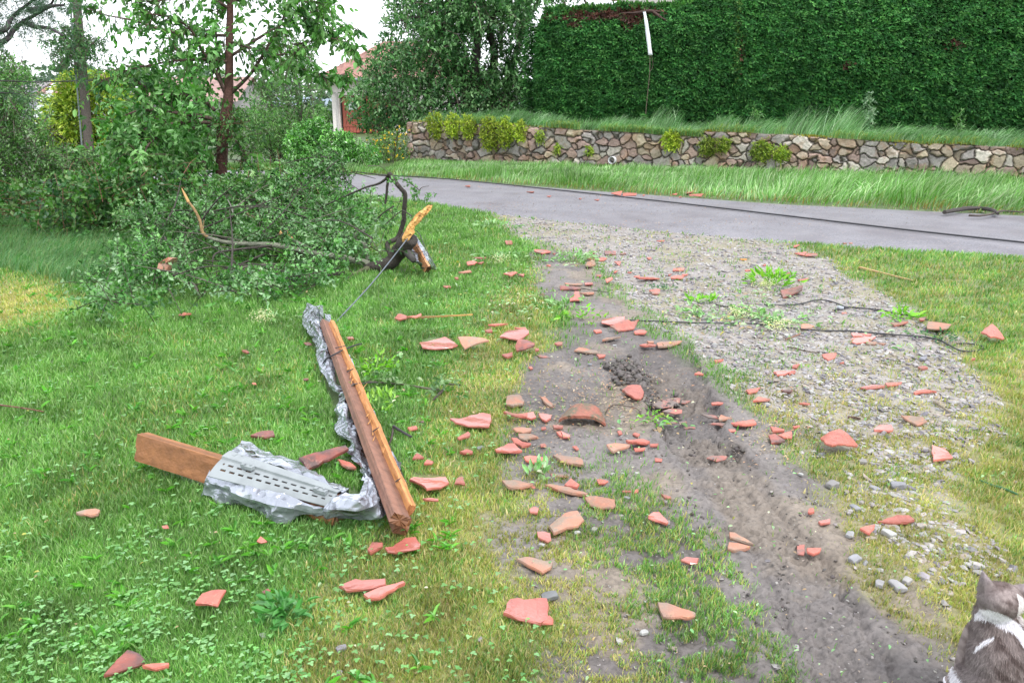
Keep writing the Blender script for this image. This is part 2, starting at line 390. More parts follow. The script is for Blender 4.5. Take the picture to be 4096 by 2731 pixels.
    g.add(np.stack([x, y, z], 1), np.stack([i, i+1, i+nx+1, i+nx], 1), None, col)
    return tag(g.build('ground', M['ground'], None, True), kind='structure')
make_ground()
def make_road():
    xs = np.arange(-30, 26, 0.12); g = Geo(); k = 15; rows = []
    for j in range(k):
        t = j/(k-1); n_ = (fbm(xs*3, xs*0+j, 3, 81)-0.5)*0.14*(1 if j in (0, k-1) else 0)
        a = road_near(xs); b = road_far(xs); yy = a+(b-a)*t+n_
        zz = 0.004+0.035*(1-(2*t-1)**2)+(-0.045 if j in (0, k-1) else 0)+(fbm(xs*.7, yy*.7, 2, 83)-.5)*0.008
        rows.append(np.stack([xs, yy, zz], 1))
    V = np.stack(rows, 0).reshape(-1, 3); nx = len(xs)
    i = (np.arange(k-1)[:, None]*nx+np.arange(nx-1)[None]).ravel()
    g.add(V, np.stack([i, i+1, i+nx+1, i+nx], 1))
    tag(g.build('road', M['road'], None, True), kind='structure')
make_road()

# ------------------------------------------------------------------ dry stone retaining wall and the raised bank behind it
WD = (WALL_B-WALL_A); WLEN = WD.length; WD = WD.normalized(); WN = Vector((WD.y, -WD.x))      # WN points towards the camera
STEP_S = 8.55      # where the wall steps up
def wall_top(s):
    # heights read off the photograph at the wall's own distance
    return np.interp(s, [-1, 0, 3.0, 5.5, 8.2, STEP_S-0.02, STEP_S, 10.5, 13, 16, 20.5, 26], [1.18, 1.16, 1.10, 0.98, 0.86, 0.84, 0.99, .93, .80, .72, .6, .5])+0.03*(vnoise(np.asarray(s)*2.3, np.asarray(s)*0, 5)-.5)
def wall_pt(s, off=0): p = WALL_A+WD*s-WN*off; return p.x, p.y
def voronoi(s, z, cw, ch, seed):
    gx = np.floor(s/cw); gy = np.floor(z/ch)
    d1 = np.full(s.shape, 9.0); d2 = np.full(s.shape, 9.0); cid = np.zeros(s.shape)
    cx1 = np.zeros(s.shape);
    for i in (-2, -1, 0, 1, 2):
        for j in (-2, -1, 0, 1, 2):
            ix = gx+i; iy = gy+j
            keep = hash2(ix, iy, seed+5) > 0.30
            px = (ix+0.5+(hash2(ix, iy, seed)-0.5)*0.95)*cw; py = (iy+0.5+(hash2(ix, iy, seed+1)-0.5)*0.9)*ch
            wgt = 0.62+0.76*hash2(ix, iy, seed+2)
            d = (np.maximum(np.abs(s-px)*0.92, 0)**1.35+(np.abs(z-py)*1.08)**1.35)**(1/1.35)*wgt
            d = np.where(keep, d, 9)
            m = d < d1
            d2 = np.where(m, d1, np.minimum(d2, d)); cid = np.where(m, ix*57.3+iy*131.7, cid); d1 = np.where(m, d, d1)
    return d1, d2, cid
def make_wall():
    root = empty('stone_wall', (WALL_A.x, WALL_A.y, 0), 'long rubble stone retaining wall below the tall hedge, stepping up halfway', 'stone wall')
    g = Geo()
    def face(s, zt, P0, D, N, seed):
        ns = len(s); nz = 74
        S = np.repeat(s[None], nz, 0); tz = np.linspace(0, 1, nz)[:, None]; Z = -0.05+(zt[None]+0.05)*tz
        sw = S+(fbm(S*4, Z*4, 4, seed)-.5)*0.20; zw = Z+(fbm(S*4+9, Z*4, 4, seed+2)-.5)*0.17
        d1, d2, cid = voronoi(sw, zw, 0.235, 0.165, seed)
        e = d2-d1; dome = np.clip(e/0.05, 0, 1)**0.6
        r1 = hash2(cid*7, cid*3, 4); r2 = hash2(cid*3, cid*11, 8); r3 = hash2(cid*5, cid*13, 12)
        tilt = (r1-0.5)*0.10*np.sin((S-Z)*7)+(r2-.5)*0.05
        prot = dome*(0.060+0.060*r3)+tilt*dome*0.4+(fbm(S*14, Z*14, 3, seed+7)-.5)*0.022
        prot = prot*np.where(tz > 0.985, 0.2, 1)
        base = np.array([[0.36, 0.29, 0.22], [0.30, 0.27, 0.255], [0.40, 0.33, 0.24], [0.27, 0.19, 0.165], [0.44, 0.40, 0.35], [0.34, 0.24, 0.20], [0.23, 0.21, 0.195]])
        col = base[(r1*6.99).astype(int)]*(0.80+0.62*r2[..., None])
        rust = sm(fbm(S*5, Z*5, 4, seed+9), .52, .68)[..., None]*0.5
        col = col*(1-rust)+np.array([0.33, 0.19, 0.11])*rust
        col = col*(0.75+0.5*fbm(S*22, Z*22, 3, seed+11)[..., None])
        mort = np.clip(1-e/0.028, 0, 1)[..., None]; col = col*(1-mort)+np.array([0.10, 0.088, 0.072])*mort
        X = P0[0]+D[0]*S+N[0]*prot; Y = P0[1]+D[1]*S+N[1]*prot
        moss = np.zeros(S.shape)
        V = np.stack([X, Y, Z], -1).reshape(-1, 3)
        i = (np.arange(nz-1)[:, None]*ns+np.arange(ns-1)[None]).ravel()
        g.add(V, np.stack([i, i+1, i+ns+1, i+ns], 1), None, col.reshape(-1, 3))
    s = np.arange(0, WLEN+0.01, 0.017)
    face(s, wall_top(s), (WALL_A.x, WALL_A.y), (WD.x, WD.y), (WN.x, WN.y), 3)
    # return of the wall at its left end
    s2 = np.arange(0, 2.2, 0.02); D2 = (-WN.x, -WN.y);
    face(s2, wall_top(s2*0)-0.0*s2, (WALL_A.x, WALL_A.y), D2, (-WD.x, -WD.y), 23)
    # coping: flat top going back
    k = 8; st = np.arange(0, WLEN+.01, 0.06); rows = []
    for j in range(k):
        off = j/(k-1)*0.42-0.03
        x, y = WALL_A.x+WD.x*st-WN.x*off, WALL_A.y+WD.y*st-WN.y*off
        rows.append(np.stack([x, y, wall_top(st)-0.012+0.03*(vnoise(st*4, st*0+j, 6)-.5)], 1))
    V = np.stack(rows).reshape(-1, 3); n = len(st); i = (np.arange(k-1)[:, None]*n+np.arange(n-1)[None]).ravel()
    g.add(V, np.stack([i, i+1, i+n+1, i+n], 1), None, (0.2, 0.18, 0.13))
    # stepped end of the higher part
    g.build('masonry', M['stone'], root, False)
    # moss along the coping of the right part
    mg = Geo(); n = 9000
    ss = RNG.uniform(0, WLEN, n); dens = sm(vnoise(ss*1.7, ss*0, 77), .35, .6)*np.where(ss > STEP_S, 1, .5); k_ = RNG.random(n) < dens; ss = ss[k_]
    off = RNG.uniform(-0.075, 0.16, len(ss)); drop = np.where(off < -0.03, RNG.random(len(ss))**2*0.16, 0)
    pos = np.stack([WALL_A.x+WD.x*ss-WN.x*off, WALL_A.y+WD.y*ss-WN.y*off, wall_top(ss)-drop+0.005], 1)
    leaves(mg, pos, RNG.normal(size=(len(ss), 3))+np.array([0, 0, .8]), RNG.uniform(.03, .06, len(ss)), 0.8, pal(len(ss), [(0.26, 0.27, 0.04), (0.34, 0.27, 0.05), (0.16, 0.20, 0.03)]), shape='dia')
    tag(mg.build('moss', M['grass'], root), 'yellow green moss along the top of the wall')
    # white drain pipe end
    pg = Geo(); c = gy('T3', 203, 838, 0)  # direction only
    sp = None
    for q in np.arange(2, 12, .02):
        x, y = wall_pt(q); u, v = proj(np.array(x), np.array(y), np.array(.2))
        if u >= (2300+203/1.3096)*0.57422: sp = q; break
    x, y = wall_pt(sp, -0.02); z = float(gy('T3', 203, 838, y).z)
    a = np.arange(20)*2*np.pi/20; ring = lambda r, o: np.stack([x+WD.x*r*np.cos(a)+WN.x*o, y+WD.y*r*np.cos(a)+WN.y*o, z+r*np.sin(a)], 1)
    V = np.concatenate([ring(.095, .02), ring(.095, .2), ring(.083, .2), ring(.083, .0)]); j = np.arange(20); j2 = (j+1) % 20
    pg.add(V, np.concatenate([np.stack([b*20+j, b*20+j2, b*20+20+j2, b*20+20+j], 1) for b in range(3)]), None, (.62, .62, .64))
    pg.add(ring(.103, .02), None, [(0, i, i+1) for i in range(1, 19)], (.03, .03, .03))
    pg.build('drain_pipe', M['plain'], root, True)
make_wall()
def bank_z(s, off): return wall_top(s)-0.03+0.16*sm(off, .2, 1.8)+0.1*(fbm(s*.8, off*.8, 3, 91)-.5)
def make_bank():
    s = np.arange(0, 30, 0.2); off = np.concatenate([np.arange(0.25, 5, 0.2), np.arange(5, 40, 3)])
    S, O = np.meshgrid(s, off); x = WALL_A.x+WD.x*S-WN.x*O; y = WALL_A.y+WD.y*S-WN.y*O
    z = bank_z(S, O); z = z-0.0*S; z = np.where(S < 0.01, 0, z)
    g = Geo(); n = len(s); m = len(off); i = (np.arange(m-1)[:, None]*n+np.arange(n-1)[None]).ravel()
    col = np.array([0.06, 0.085, 0.03])*(0.7+.6*fbm(x*4, y*4, 3, 5).ravel()[:, None])
    g.add(np.stack([x, y, z], -1).reshape(-1, 3), np.stack([i, i+1, i+n+1, i+n], 1), None, col)
    tag(g.build('raised_bank', M['ground'], None, True), kind='structure')
make_bank()
# distant hills
def make_hills():
    g = Geo(); xs = np.arange(-4200, 4200, 60.0)
    h = 16+26*fbm(xs/900, xs*0, 4, 7)+10*np.exp(-((xs+1150)/500)**2)
    rows = [np.stack([xs, 2900+0*xs+j*260, h*[0, .55, .85, 1, .8, 0][j]-1+3*vnoise(xs/130, xs*0+j, 3)*(0 < j < 5)], 1) for j in range(6)]
    n = len(xs); V = np.stack(rows).reshape(-1, 3); i = (np.arange(5)[:, None]*n+np.arange(n-1)[None]).ravel()
    g.add(V, np.stack([i, i+1, i+n+1, i+n], 1), None, (0.16, 0.22, 0.27))  # blue-grey distance haze is put into the hill colour
    tag(g.build('hills', M['plain'], None, True), kind='structure')
make_hills()

# ------------------------------------------------------------------ buildings
def quadp(g, a, b, c, d, col): g.add([tuple(a), tuple(b), tuple(c), tuple(d)], [(0, 1, 2, 3)], None, col)
def prism(g, x0, x1, y0, y1, z0, z1, col): box(g, ((x0+x1)/2, (y0+y1)/2, (z0+z1)/2), x1-x0, y1-y0, z1-z0, None, col)
def roof_slope(g, eL, eR, rL, rR, col, pitch=0.24, row=0.36):
    """tiled slope between the eave line eL-eR and the ridge line rL-rR, tiles as real corrugation"""
    eL, eR, rL, rR = map(lambda p: np.array(tuple(p), float), (eL, eR, rL, rR))
    W = np.linalg.norm(eR-eL); L = np.linalg.norm((rL+rR)/2-(eL+eR)/2)
    nx = int(W/pitch*6)+2; ny = max(2, int(L/row))*3+1
    a = np.linspace(0, 1, nx)[None, :, None]; b = np.linspace(0, 1, ny)[:, None, None]
    P = (eL*(1-a)+eR*a)*(1-b)+(rL*(1-a)+rR*a)*b
    nrm = np.cross(eR-eL, (rL+rR)/2-(eL+eR)/2); nrm /= np.linalg.norm(nrm)
    if nrm[2] < 0: nrm = -nrm
    k = (b*max(2, int(L/row))) % 1.0
    s = np.linalg.norm((P-eL)*((eR-eL)/W)**2**0.5, axis=-1, keepdims=True) if False else (((P-eL)@((eR-eL)/W))[..., None])
    h = 0.05*np.abs(np.cos(np.pi*s/pitch))+0.045*(1-k)
    V = P+nrm*h; cc = np.array(col)*(0.75+0.5*hash2(np.floor(s/pitch)[..., 0], np.floor(b*max(2, int(L/row)))[..., 0]+0*s[..., 0], 3)[..., None])
    i = (np.arange(ny-1)[:, None]*nx+np.arange(nx-1)[None]).ravel()
    g.add(V.reshape(-1, 3), np.stack([i, i+1, i+nx+1, i+nx], 1), None, cc.reshape(-1, 3))
def make_garage():
    Y = 48.0; xL = gy('T2', 383, 700, Y).x; x1 = xL+8.2; y1 = Y+7
    root = empty('garage', (xL+4, Y+3.5, 0), 'small pale garage with red doors and tiled roof, half behind the big tree', 'garage')
    ze = gy('T2', 450, 545, Y).z; dz = gy('T2', 480, 640, Y).z
    dl = gy('T2', 432, 700, Y).x; dr = dl+2.9
    wc = (0.74, 0.68, 0.66); g = Geo()
    prism(g, xL, dl, Y, y1, 0, ze, wc); prism(g, dr, x1, Y+.003, y1, 0, ze, wc); prism(g, dl, dr, Y+.006, y1, dz, ze, wc)
    prism(g, dl, dr, Y+.9, y1-.1, 0, dz, (0.03, 0.03, 0.03))
    g.build('wall', M['plain'], root)
    for i, (a, b) in enumerate([(dl+.10, (dl+dr)/2-.05), ((dl+dr)/2+.06, dr-.05)]):
        d = Geo(); n = 7
        for k in range(n): prism(d, a+(b-a)*k/n+.008, a+(b-a)*(k+1)/n-.008, Y+.30, Y+.35, .06, dz-.16, np.array((0.40, 0.105, 0.07))*(0.9+.2*random.random()))
        prism(d, a, b, Y+.27, Y+.30, .4, .52, (0.36, 0.095, 0.065)); prism(d, a, b, Y+.27, Y+.30, dz-.6, dz-.48, (0.36, 0.095, 0.065))
        do = d.build('door', M['plain'], root)
        if i == 0:
            p = Geo(); prism(p, a+.38, a+.86, Y+.25, Y+.275, 1.35, 1.78, (0.55, 0.60, 0.58)); pn = p.build('window', M['plain'], root); pn.parent = do
            pn.matrix_parent_inverse = Matrix.Identity(4)
            do.location = (0, 0, 0)
    f = Geo(); prism(f, dl+.003, dr-.003, Y+.24, Y+.38, dz-.15, dz-.01, (0.30, 0.08, 0.06)); f.build('door_frame', M['plain'], root)
    o = .75; r = Geo(); rz = ze+2.3; ym = (Y+y1)/2
    A = (xL-o, Y-o, ze+.05); B = (x1+o, Y-o, ze+.05); C_ = (x1+o, y1+o, ze+.05); D_ = (xL-o, y1+o, ze+.05); R1 = (xL+2.6, ym, rz); R2 = (x1-2.6, ym, rz)
    rc = (0.30, 0.15, 0.125)
    roof_slope(r, A, B, R1, R2, rc); roof_slope(r, B, C_, R2, R2, rc); roof_slope(r, C_, D_, R2, R1, rc); roof_slope(r, D_, A, R1, R1, rc)
    r.build('roof', M['plain'], root)
    e = Geo(); prism(e, xL-o+.04, x1+o-.04, Y-o+.04, y1+o-.04, ze-.02, ze+.045, (0.42, 0.40, 0.38)); e.build('eaves', M['plain'], root)
    gt = Geo()
    for p, q in ((A, B), (D_, A)):
        tube(gt, [Vector(p)+Vector((0, -.06, 0)), Vector(q)+Vector((0, -.06, 0))], .08, 8, (0.22, 0.25, 0.28))
    gt.build('gutter', M['plain'], root)
    dp = Geo(); tube(dp, [(xL-o+.05, Y-o-.05, ze-.02), (xL-o+.1, Y-o, ze-.15), (xL-.06, Y-.09, ze-.55), (xL+.30, Y-.08, ze-.7), (xL+.32, Y-.08, .1)], .05, 8, (0.50, 0.47, 0.46)); dp.build('downpipe', M['plain'], root)
make_garage()
def gable_house(name, label, cat, x0, x1, y0, y1, ze, zr, wc, rc, ridge='x', wins=(), lights=(), over=.4):
    root = empty(name, ((x0+x1)/2, (y0+y1)/2, 0), label, cat)
    g = Geo(); prism(g, x0, x1, y0, y1, 0, ze, wc); ym = (y0+y1)/2
    if ridge == 'x':
        for x in (x0, x1): g.add([(x, y0, ze), (x, y1, ze), (x, ym, zr-.06)], None, [(0, 1, 2)], wc)
    g.build('wall', M['plain'], root)
    r = Geo(); roof_slope(r, (x0-over, y0-over, ze-.1), (x1+over, y0-over, ze-.1), (x0-over, ym, zr), (x1+over, ym, zr), rc, .3, .45)
    roof_slope(r, (x0-over, y1+over, ze-.1), (x1+over, y1+over, ze-.1), (x0-over, ym, zr), (x1+over, ym, zr), rc, .3, .45)
    ro = r.build('roof', M['plain'], root)
    for (a, b, t0, t1) in lights:
        s = Geo(); P = lambda x, t: (x, y0-over+(ym-y0+over)*t-.1, ze-.1+(zr-ze+.1)*t+.16)
        pts = [P(a, t0), P(b, t0), P(b, t1), P(a, t1)]
        s.add(pts+[(p[0], p[1]+.08, p[2]-.16) for p in pts], [(0, 1, 2, 3), (0, 4, 5, 1), (1, 5, 6, 2), (2, 6, 7, 3), (3, 7, 4, 0)], None, (.75, .78, .8))
        s.build('roof_window', M['plain'], root)
    for (a, b, z0, z1) in wins:
        s = Geo(); prism(s, a, b, y0-.05, y0-.003, z0, z1, (.6, .6, .6)); wn = s.build('window', M['plain'], root)
        s = Geo(); prism(s, a+.1, b-.1, y0-.07, y0-.052, z0+.1, z1-.1, (.05, .06, .07)); pn = s.build('pane', M['plain'], root); pn.parent = wn
    return root
# grey barn far left, farmhouse beyond the cherry tree, house wall above the hedge
YB = 88.0
bx = lambda u, v=400: gy('S', u, v, YB).x
gable_house('barn', 'grey weathered barn with a red tiled roof and two skylights, far left', 'barn', bx(141), bx(330), YB, YB+14, gy('S', 150, 378, YB).z, gy('S', 200, 300, YB+7).z,
            (0.34, 0.34, 0.36), (0.34, 0.18, 0.15), lights=[(bx(156), bx(176), .30, .5), (bx(180), bx(204), .06, .24)], over=.15)
gable_house('barn_annex', 'long grey weatherboard annex left of the red roofed barn', 'shed', bx(-160), bx(139), YB+1, YB+10, gy('S', 80, 352, YB).z, gy('S', 80, 328, YB+5).z, (0.30, 0.31, 0.34), (0.28, 0.25, 0.26), over=.1)
YF = 75.0
fx = lambda u: gy('S', u, 400, YF).x
gable_house('farmhouse', 'pinkish farmhouse with a long tiled roof seen through the cherry tree', 'house', fx(592), fx(935), YF, YF+10, gy('S', 700, 405, YF).z, gy('S', 700, 312, YF+5).z,
            (0.32, 0.30, 0.30), (0.30, 0.19, 0.17), wins=[(fx(640), fx(656), .8, 2.0), (fx(760), fx(776), .8, 2.0)], over=.4)
YH = 42.0
hx = lambda u: gy('S', u, 10, YH).x
gable_house('house', 'pale house showing just its upper wall above the long hedge', 'house', hx(2575), hx(2850)+.4, YH, YH+9, 7.6, 10.2, (0.55, 0.50, 0.48), (0.42, 0.20, 0.16), wins=[(hx(2640), hx(2640)+1.1, 1.2, 2.4)], over=.5)
def rounded(name, label, cat, c, sx, sy, sz, col, bev=.25):
    bm = bmesh.new(); bmesh.ops.create_cube(bm, size=1)
    for v in bm.verts:
        v.co = Vector((v.co.x*sx, v.co.y*sy, (v.co.z+.5)*sz))
        if v.co.z > .5*sz: v.co.x *= .86; v.co.y *= .86
    bmesh.ops.bevel(bm, geom=bm.edges[:], offset=min(sx, sy, sz)*bev, segments=3, affect='EDGES')
    me = bpy.data.meshes.new(name); bm.to_mesh(me); bm.free(); o = bpy.data.objects.new(name, me); COL.objects.link(o); o.location = c
    me.materials.append(mat(name+' skin', col, .5)); return tag(o, label, cat)
p = gy('S', 196, 405, 60); rounded('storage_tank', 'pale upright plastic tank in front of the grey barn', 'tank', (p.x, 60, 0), 1.0, 1.0, p.z+.5, (.62, .70, .66), .12)
p = gy('S', 170, 432, 50); rounded('tarpaulin_heap', 'white humped tarpaulin heap before the pale tank and the grey barn', 'tarpaulin', (p.x, 50, 0), 1.1, 1.2, 1.75, (.68, .72, .72), .3)

# ------------------------------------------------------------------ the tall hedge on the bank
def make_hedge():
    s0, s1 = 0, 0
    A = gy('D', 1216, 262, 25.3); B = Vector((19.5, 16.0, 0)); A = Vector((A.x, A.y, 0))
    D = (B-A); L = D.length; D.normalize(); N = Vector((D.y, -D.x, 0))
    root = empty('hedge', (A.x, A.y, 1.0), 'tall dark green clipped conifer hedge above the stone wall', 'hedge')
    zt = lambda s: np.interp(s, [0, .5, 4.0, 4.8, 8, 13, 22], [3.95, 4.30, 4.22, 4.45, 4.38, 4.28, 4.0])+0.07*(fbm(s*1.5, s*0, 3, 3)-.5)
    zb = lambda s: np.interp(s, [0, 13, 22], [1.12, .95, .7])
    T = 1.5
    def surf(s, t, out=0.0):
        """s along, t 0..1 up the front face, then 1..2 across the top"""
        z0 = zb(s); z1 = zt(s); f = np.minimum(t, 1)
        bump = (fbm(s*1.3, t*4, 3, 13)-.5)*0.40+(fbm(s*4+t*6, t*16-s*1.5, 3, 14)-.5)*0.34
        z = z0+(z1-z0)*f; o = 0.10+0.22*np.sin(np.clip(f*1.15, 0, 1)*np.pi)**.5+bump*.6+out
        rnd = sm(f, .9, 1)*0.22; o = o-rnd
        # rounded left end
        e = np.clip(1-s/.55, 0, 1); o = o-e**2*0.7; ss = s
        top = np.clip(t-1, 0, 1); o = o-top*T
        z = z+np.where(t > 1, bump*.5+out*.8-0.15*top, 0)
        return np.stack([A.x+D.x*ss+N.x*o, A.y+D.y*ss+N.y*o, z], -1)
    # solid woody core, a hand's width inside the foliage
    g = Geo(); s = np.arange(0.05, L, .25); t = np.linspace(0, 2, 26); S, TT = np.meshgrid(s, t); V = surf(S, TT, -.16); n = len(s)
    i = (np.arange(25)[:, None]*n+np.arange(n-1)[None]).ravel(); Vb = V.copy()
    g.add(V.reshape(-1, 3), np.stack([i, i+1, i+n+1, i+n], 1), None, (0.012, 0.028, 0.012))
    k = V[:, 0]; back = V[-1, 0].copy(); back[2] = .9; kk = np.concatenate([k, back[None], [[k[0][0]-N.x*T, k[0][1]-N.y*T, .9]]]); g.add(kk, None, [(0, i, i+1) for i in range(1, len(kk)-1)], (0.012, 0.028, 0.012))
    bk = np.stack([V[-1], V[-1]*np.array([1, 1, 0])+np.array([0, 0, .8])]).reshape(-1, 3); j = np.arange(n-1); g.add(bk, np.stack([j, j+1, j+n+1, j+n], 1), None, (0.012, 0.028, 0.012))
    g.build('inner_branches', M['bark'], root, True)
    f = Geo()
    def sprays(n, smin, smax, tmin, tmax, size, cols, down, brown=True):
        s = RNG.uniform(smin, smax, n); t = RNG.uniform(tmin, tmax, n); dp = RNG.uniform(-.10, .04, n)
        P = surf(s, t, dp); c = pal(n, cols, .22)
        c *= (0.62+0.75*fbm(s*2.5, t*9, 3, 19))[:, None]
        if brown:
            zz = P[:, 2]; br = np.zeros(n)
            for (cs, cz, rs, rz_, a) in [(2.3, 4.05, 1.5, .13, 1.0), (3.2, 3.95, .35, .28, .9), (11.2, 3.0, .22, .10, .5), (1.5, 3.85, .25, .1, .6), (8.9, 2.55, .12, .10, .9), (6.3, 2.9, .05, .5, .6)]:
                br = np.maximum(br, a*np.exp(-(((s-cs)/rs)**2+((zz-cz)/rz_)**2)**2))
            m = RNG.random(n) < br; c[m] = pal(int(m.sum()), [(0.11, 0.045, 0.03), (0.07, 0.035, 0.025)], .3)
        for q in range(4):
            ang = (q-1.5)*0.38
            ax = np.array([D.x, D.y, 0])*(0.45+ang)+np.array([N.x, N.y, 0])*0.62+np.array([0, 0, down-ang*.5])+RNG.normal(size=(n, 3))*.28
            leaves(f, P, ax, size*RNG.uniform(.65, 1.3, n), .30, c*(0.85+.3*RNG.random((n, 1))), .2, .75, 'dia', face=np.array([N.x, N.y, .35]))
    G = [(0.032, 0.145, 0.030), (0.050, 0.195, 0.042), (0.022, 0.100, 0.024), (0.085, 0.25, 0.056)]
    sprays(38000, .02, 15.5, 0, 1.03, .125, G, -.25)
    sprays(2500, 15.5, L, 0, 1.03, .2, G, -.25)
    sprays(6500, .0, 15.5, .93, 1.75, .16, [(0.11, 0.27, 0.06), (0.08, 0.21, 0.05), (0.05, 0.15, 0.04)], .55)
    # shaggy end face
    n = 2600; t = RNG.random(n); o = RNG.uniform(-.1, 1.2, n); z = 1.1+t*2.85
    P = np.stack([A.x-D.x*(.12*np.sin(t*3.1))-N.x*o+RNG.normal(0, .05, n), A.y-D.y*.1-N.y*o, z], 1)
    leaves(f, P, RNG.normal(size=(n, 3))*.5-np.array([D.x, D.y, .2]), RNG.uniform(.1, .2, n), .3, pal(n, G, .25), shape='dia')
    # light mare's tail leaves running down the face
    s = 6.2+RNG.normal(0, .05, 260); t = RNG.uniform(.3, 1.0, 260); s = s-(t-.6)*.25
    leaves(f, surf(s, t, .06), RNG.normal(size=(260, 3)), RNG.uniform(.05, .09, 260), .5, pal(260, [(0.12, 0.22, 0.05)]), shape='dia')
    tag(f.build('foliage', M['needle'], root))
make_hedge()
# ------------------------------------------------------------------ trees and bushes
BARK = (0.10, 0.075, 0.06)
def sample_poly(poly, n, excl=()):
    P = np.array(poly); x0, y0 = P.min(0); x1, y1 = P.max(0); out = np.zeros((0, 2))
    while len(out) < n:
        q = np.stack([RNG.uniform(x0, x1, n*2), RNG.uniform(y0, y1, n*2)], 1)
        k = inpoly(q[:, 0], q[:, 1], poly)
        for e in excl: k &= ~inpoly(q[:, 0], q[:, 1], e)
        out = np.concatenate([out, q[k]])
    return out[:n]
def crown_volume(poly, Y0, Y1, n, clump, excl=(), zmin=.03, depthshape=True):
    """twig origins clumped inside a crown whose outline matches the photograph and which is as deep as it stands there"""
    K = max(6, n//26)
    c = sample_poly(poly, K, excl); yc = RNG.uniform(Y0, Y1, K)
    pts = []
    sizes = RNG.uniform(.5, 1.4, K)
    while sum(len(p) for p in pts) < n:
        i = RNG.integers(0, K, n)
        rr = np.array([gy('D', *c[j], yc[j]) for j in range(K)]) if not pts else rr
        P = rr[i]+RNG.normal(size=(n, 3))*clump*sizes[i][:, None]*np.array([1, .8, .75])
        u, v = proj(P[:, 0], P[:, 1], P[:, 2])
        k = sdist(u, v, poly) > -6-8*RNG.random(n)
        for e in excl: k &= ~inpoly(u, v, e)
        k &= P[:, 2] > zmin+Hgt(P[:, 0], P[:, 1]); pts.append(P[k])
    return np.concatenate(pts)[:n]
def twiggy(gl, gt, P, twig, per, lsize, wid, cols, droop=-.1, bias=(0, 0, 0), tcol=BARK, shape='dia', var=.22, flat=.5, every=1, clumpvar=True, tr=.004, clip=None):
    n = len(P); D = norm(RNG.normal(size=(n, 3))+np.array(bias)+np.array([0, 0, .15]))
    L = twig*RNG.uniform(.5, 1.3, n)
    base = pal(n, cols, var)
    if clumpvar: base = base*(0.72+0.6*vnoise(P[:, 0]*2.1+P[:, 2], P[:, 2]*2.1+P[:, 1], 5))[:, None]
    for k in range(per):
        t = (k+.6)/per
        pos = P+D*(L*t)[:, None]+np.array([0, 0, 1])*(droop*L*t*t)[:, None]
        ax = D*.5+RNG.normal(size=(n, 3))*.75+np.array([0, 0, droop]); kk = np.ones(n, bool)
        if clip is not None:
            u, v = proj(pos[:, 0], pos[:, 1], pos[:, 2]); kk = sdist(u, v, clip) > -7+14*(RNG.random(n)-.5)
        m = int(kk.sum()); leaves(gl, pos[kk], ax[kk], lsize*RNG.uniform(.6, 1.25, m), wid, np.clip(base[kk]*(.85+.3*RNG.random((m, 1))), 0, 1), .3, flat, shape)
    if gt is not None:
        for j in range(0, n, every):
            a = P[j]-D[j]*L[j]*.25; b = P[j]+D[j]*L[j]*.5; c = P[j]+D[j]*L[j]+np.array([0, 0, droop*L[j]])
            tube(gt, [a, b, c], [tr*1.3, tr, tr*.5], 3, tcol, cap=False)
def plant(name, label, cat, poly, Y0, Y1, n, per, lsize, cols, clump=.35, twig=.3, wid=.5, stems=6, srad=.02, scol=BARK, mat_='leaf', droop=-.15, bias=(0, 0, 0),
          every=3, excl=(), shape='dia', group=None, flat=.5, base=None, tr=.005, crown='foliage', trunkname='stems', core=None):
    P = crown_volume(poly, Y0, Y1, n, clump, excl)
    A = np.array(poly); cx = A[:, 0].mean(); Ym = (Y0+Y1)/2
    if base is None: b = gy('D', cx, 300, Ym); base = Vector((b.x, Ym, 0))
    base = Vector((base[0], base[1], H1(base[0], base[1]) if len(base) < 3 or base[2] == 0 else base[2]))
    root = empty(name, base, label, cat, group)
    gl, gt = Geo(), Geo()
    twiggy(gl, gt, P, twig, per, lsize, wid, cols, droop, bias, scol, shape, every=every, flat=flat, tr=tr, clip=poly)
    for i in range(stems):
        e = Vector(P[RNG.integers(0, len(P))]); b = base+Vector((RNG.normal()*.12*(1 if stems > 1 else 0), RNG.normal()*.1, -.03))
        if stems > 2: b.x = base.x+(e.x-base.x)*.35
        m1 = b.lerp(e, .4)+Vector((RNG.normal()*.1, RNG.normal()*.1, (e.z-b.z)*.18)); m2 = b.lerp(e, .75)+Vector((RNG.normal()*.08, 0, (e.z-b.z)*.1))
        tube(gt, smooth_path([b, m1, m2, e], 4), [srad, srad*.75, srad*.5, srad*.25], 6, scol, .15)
    gl.build(crown, M[mat_], root); gt.build(trunkname, M['bark'], root)
    return root, P
G_MID = [(0.060, 0.17, 0.030), (0.095, 0.23, 0.045), (0.035, 0.11, 0.024), (0.14, 0.29, 0.08)]
G_DARK = [(0.040, 0.125, 0.034), (0.060, 0.17, 0.045), (0.026, 0.088, 0.028), (0.10, 0.23, 0.075)]
G_PALE = [(0.11, 0.27, 0.06), (0.18, 0.35, 0.12), (0.075, 0.20, 0.04), (0.25, 0.40, 0.19)]
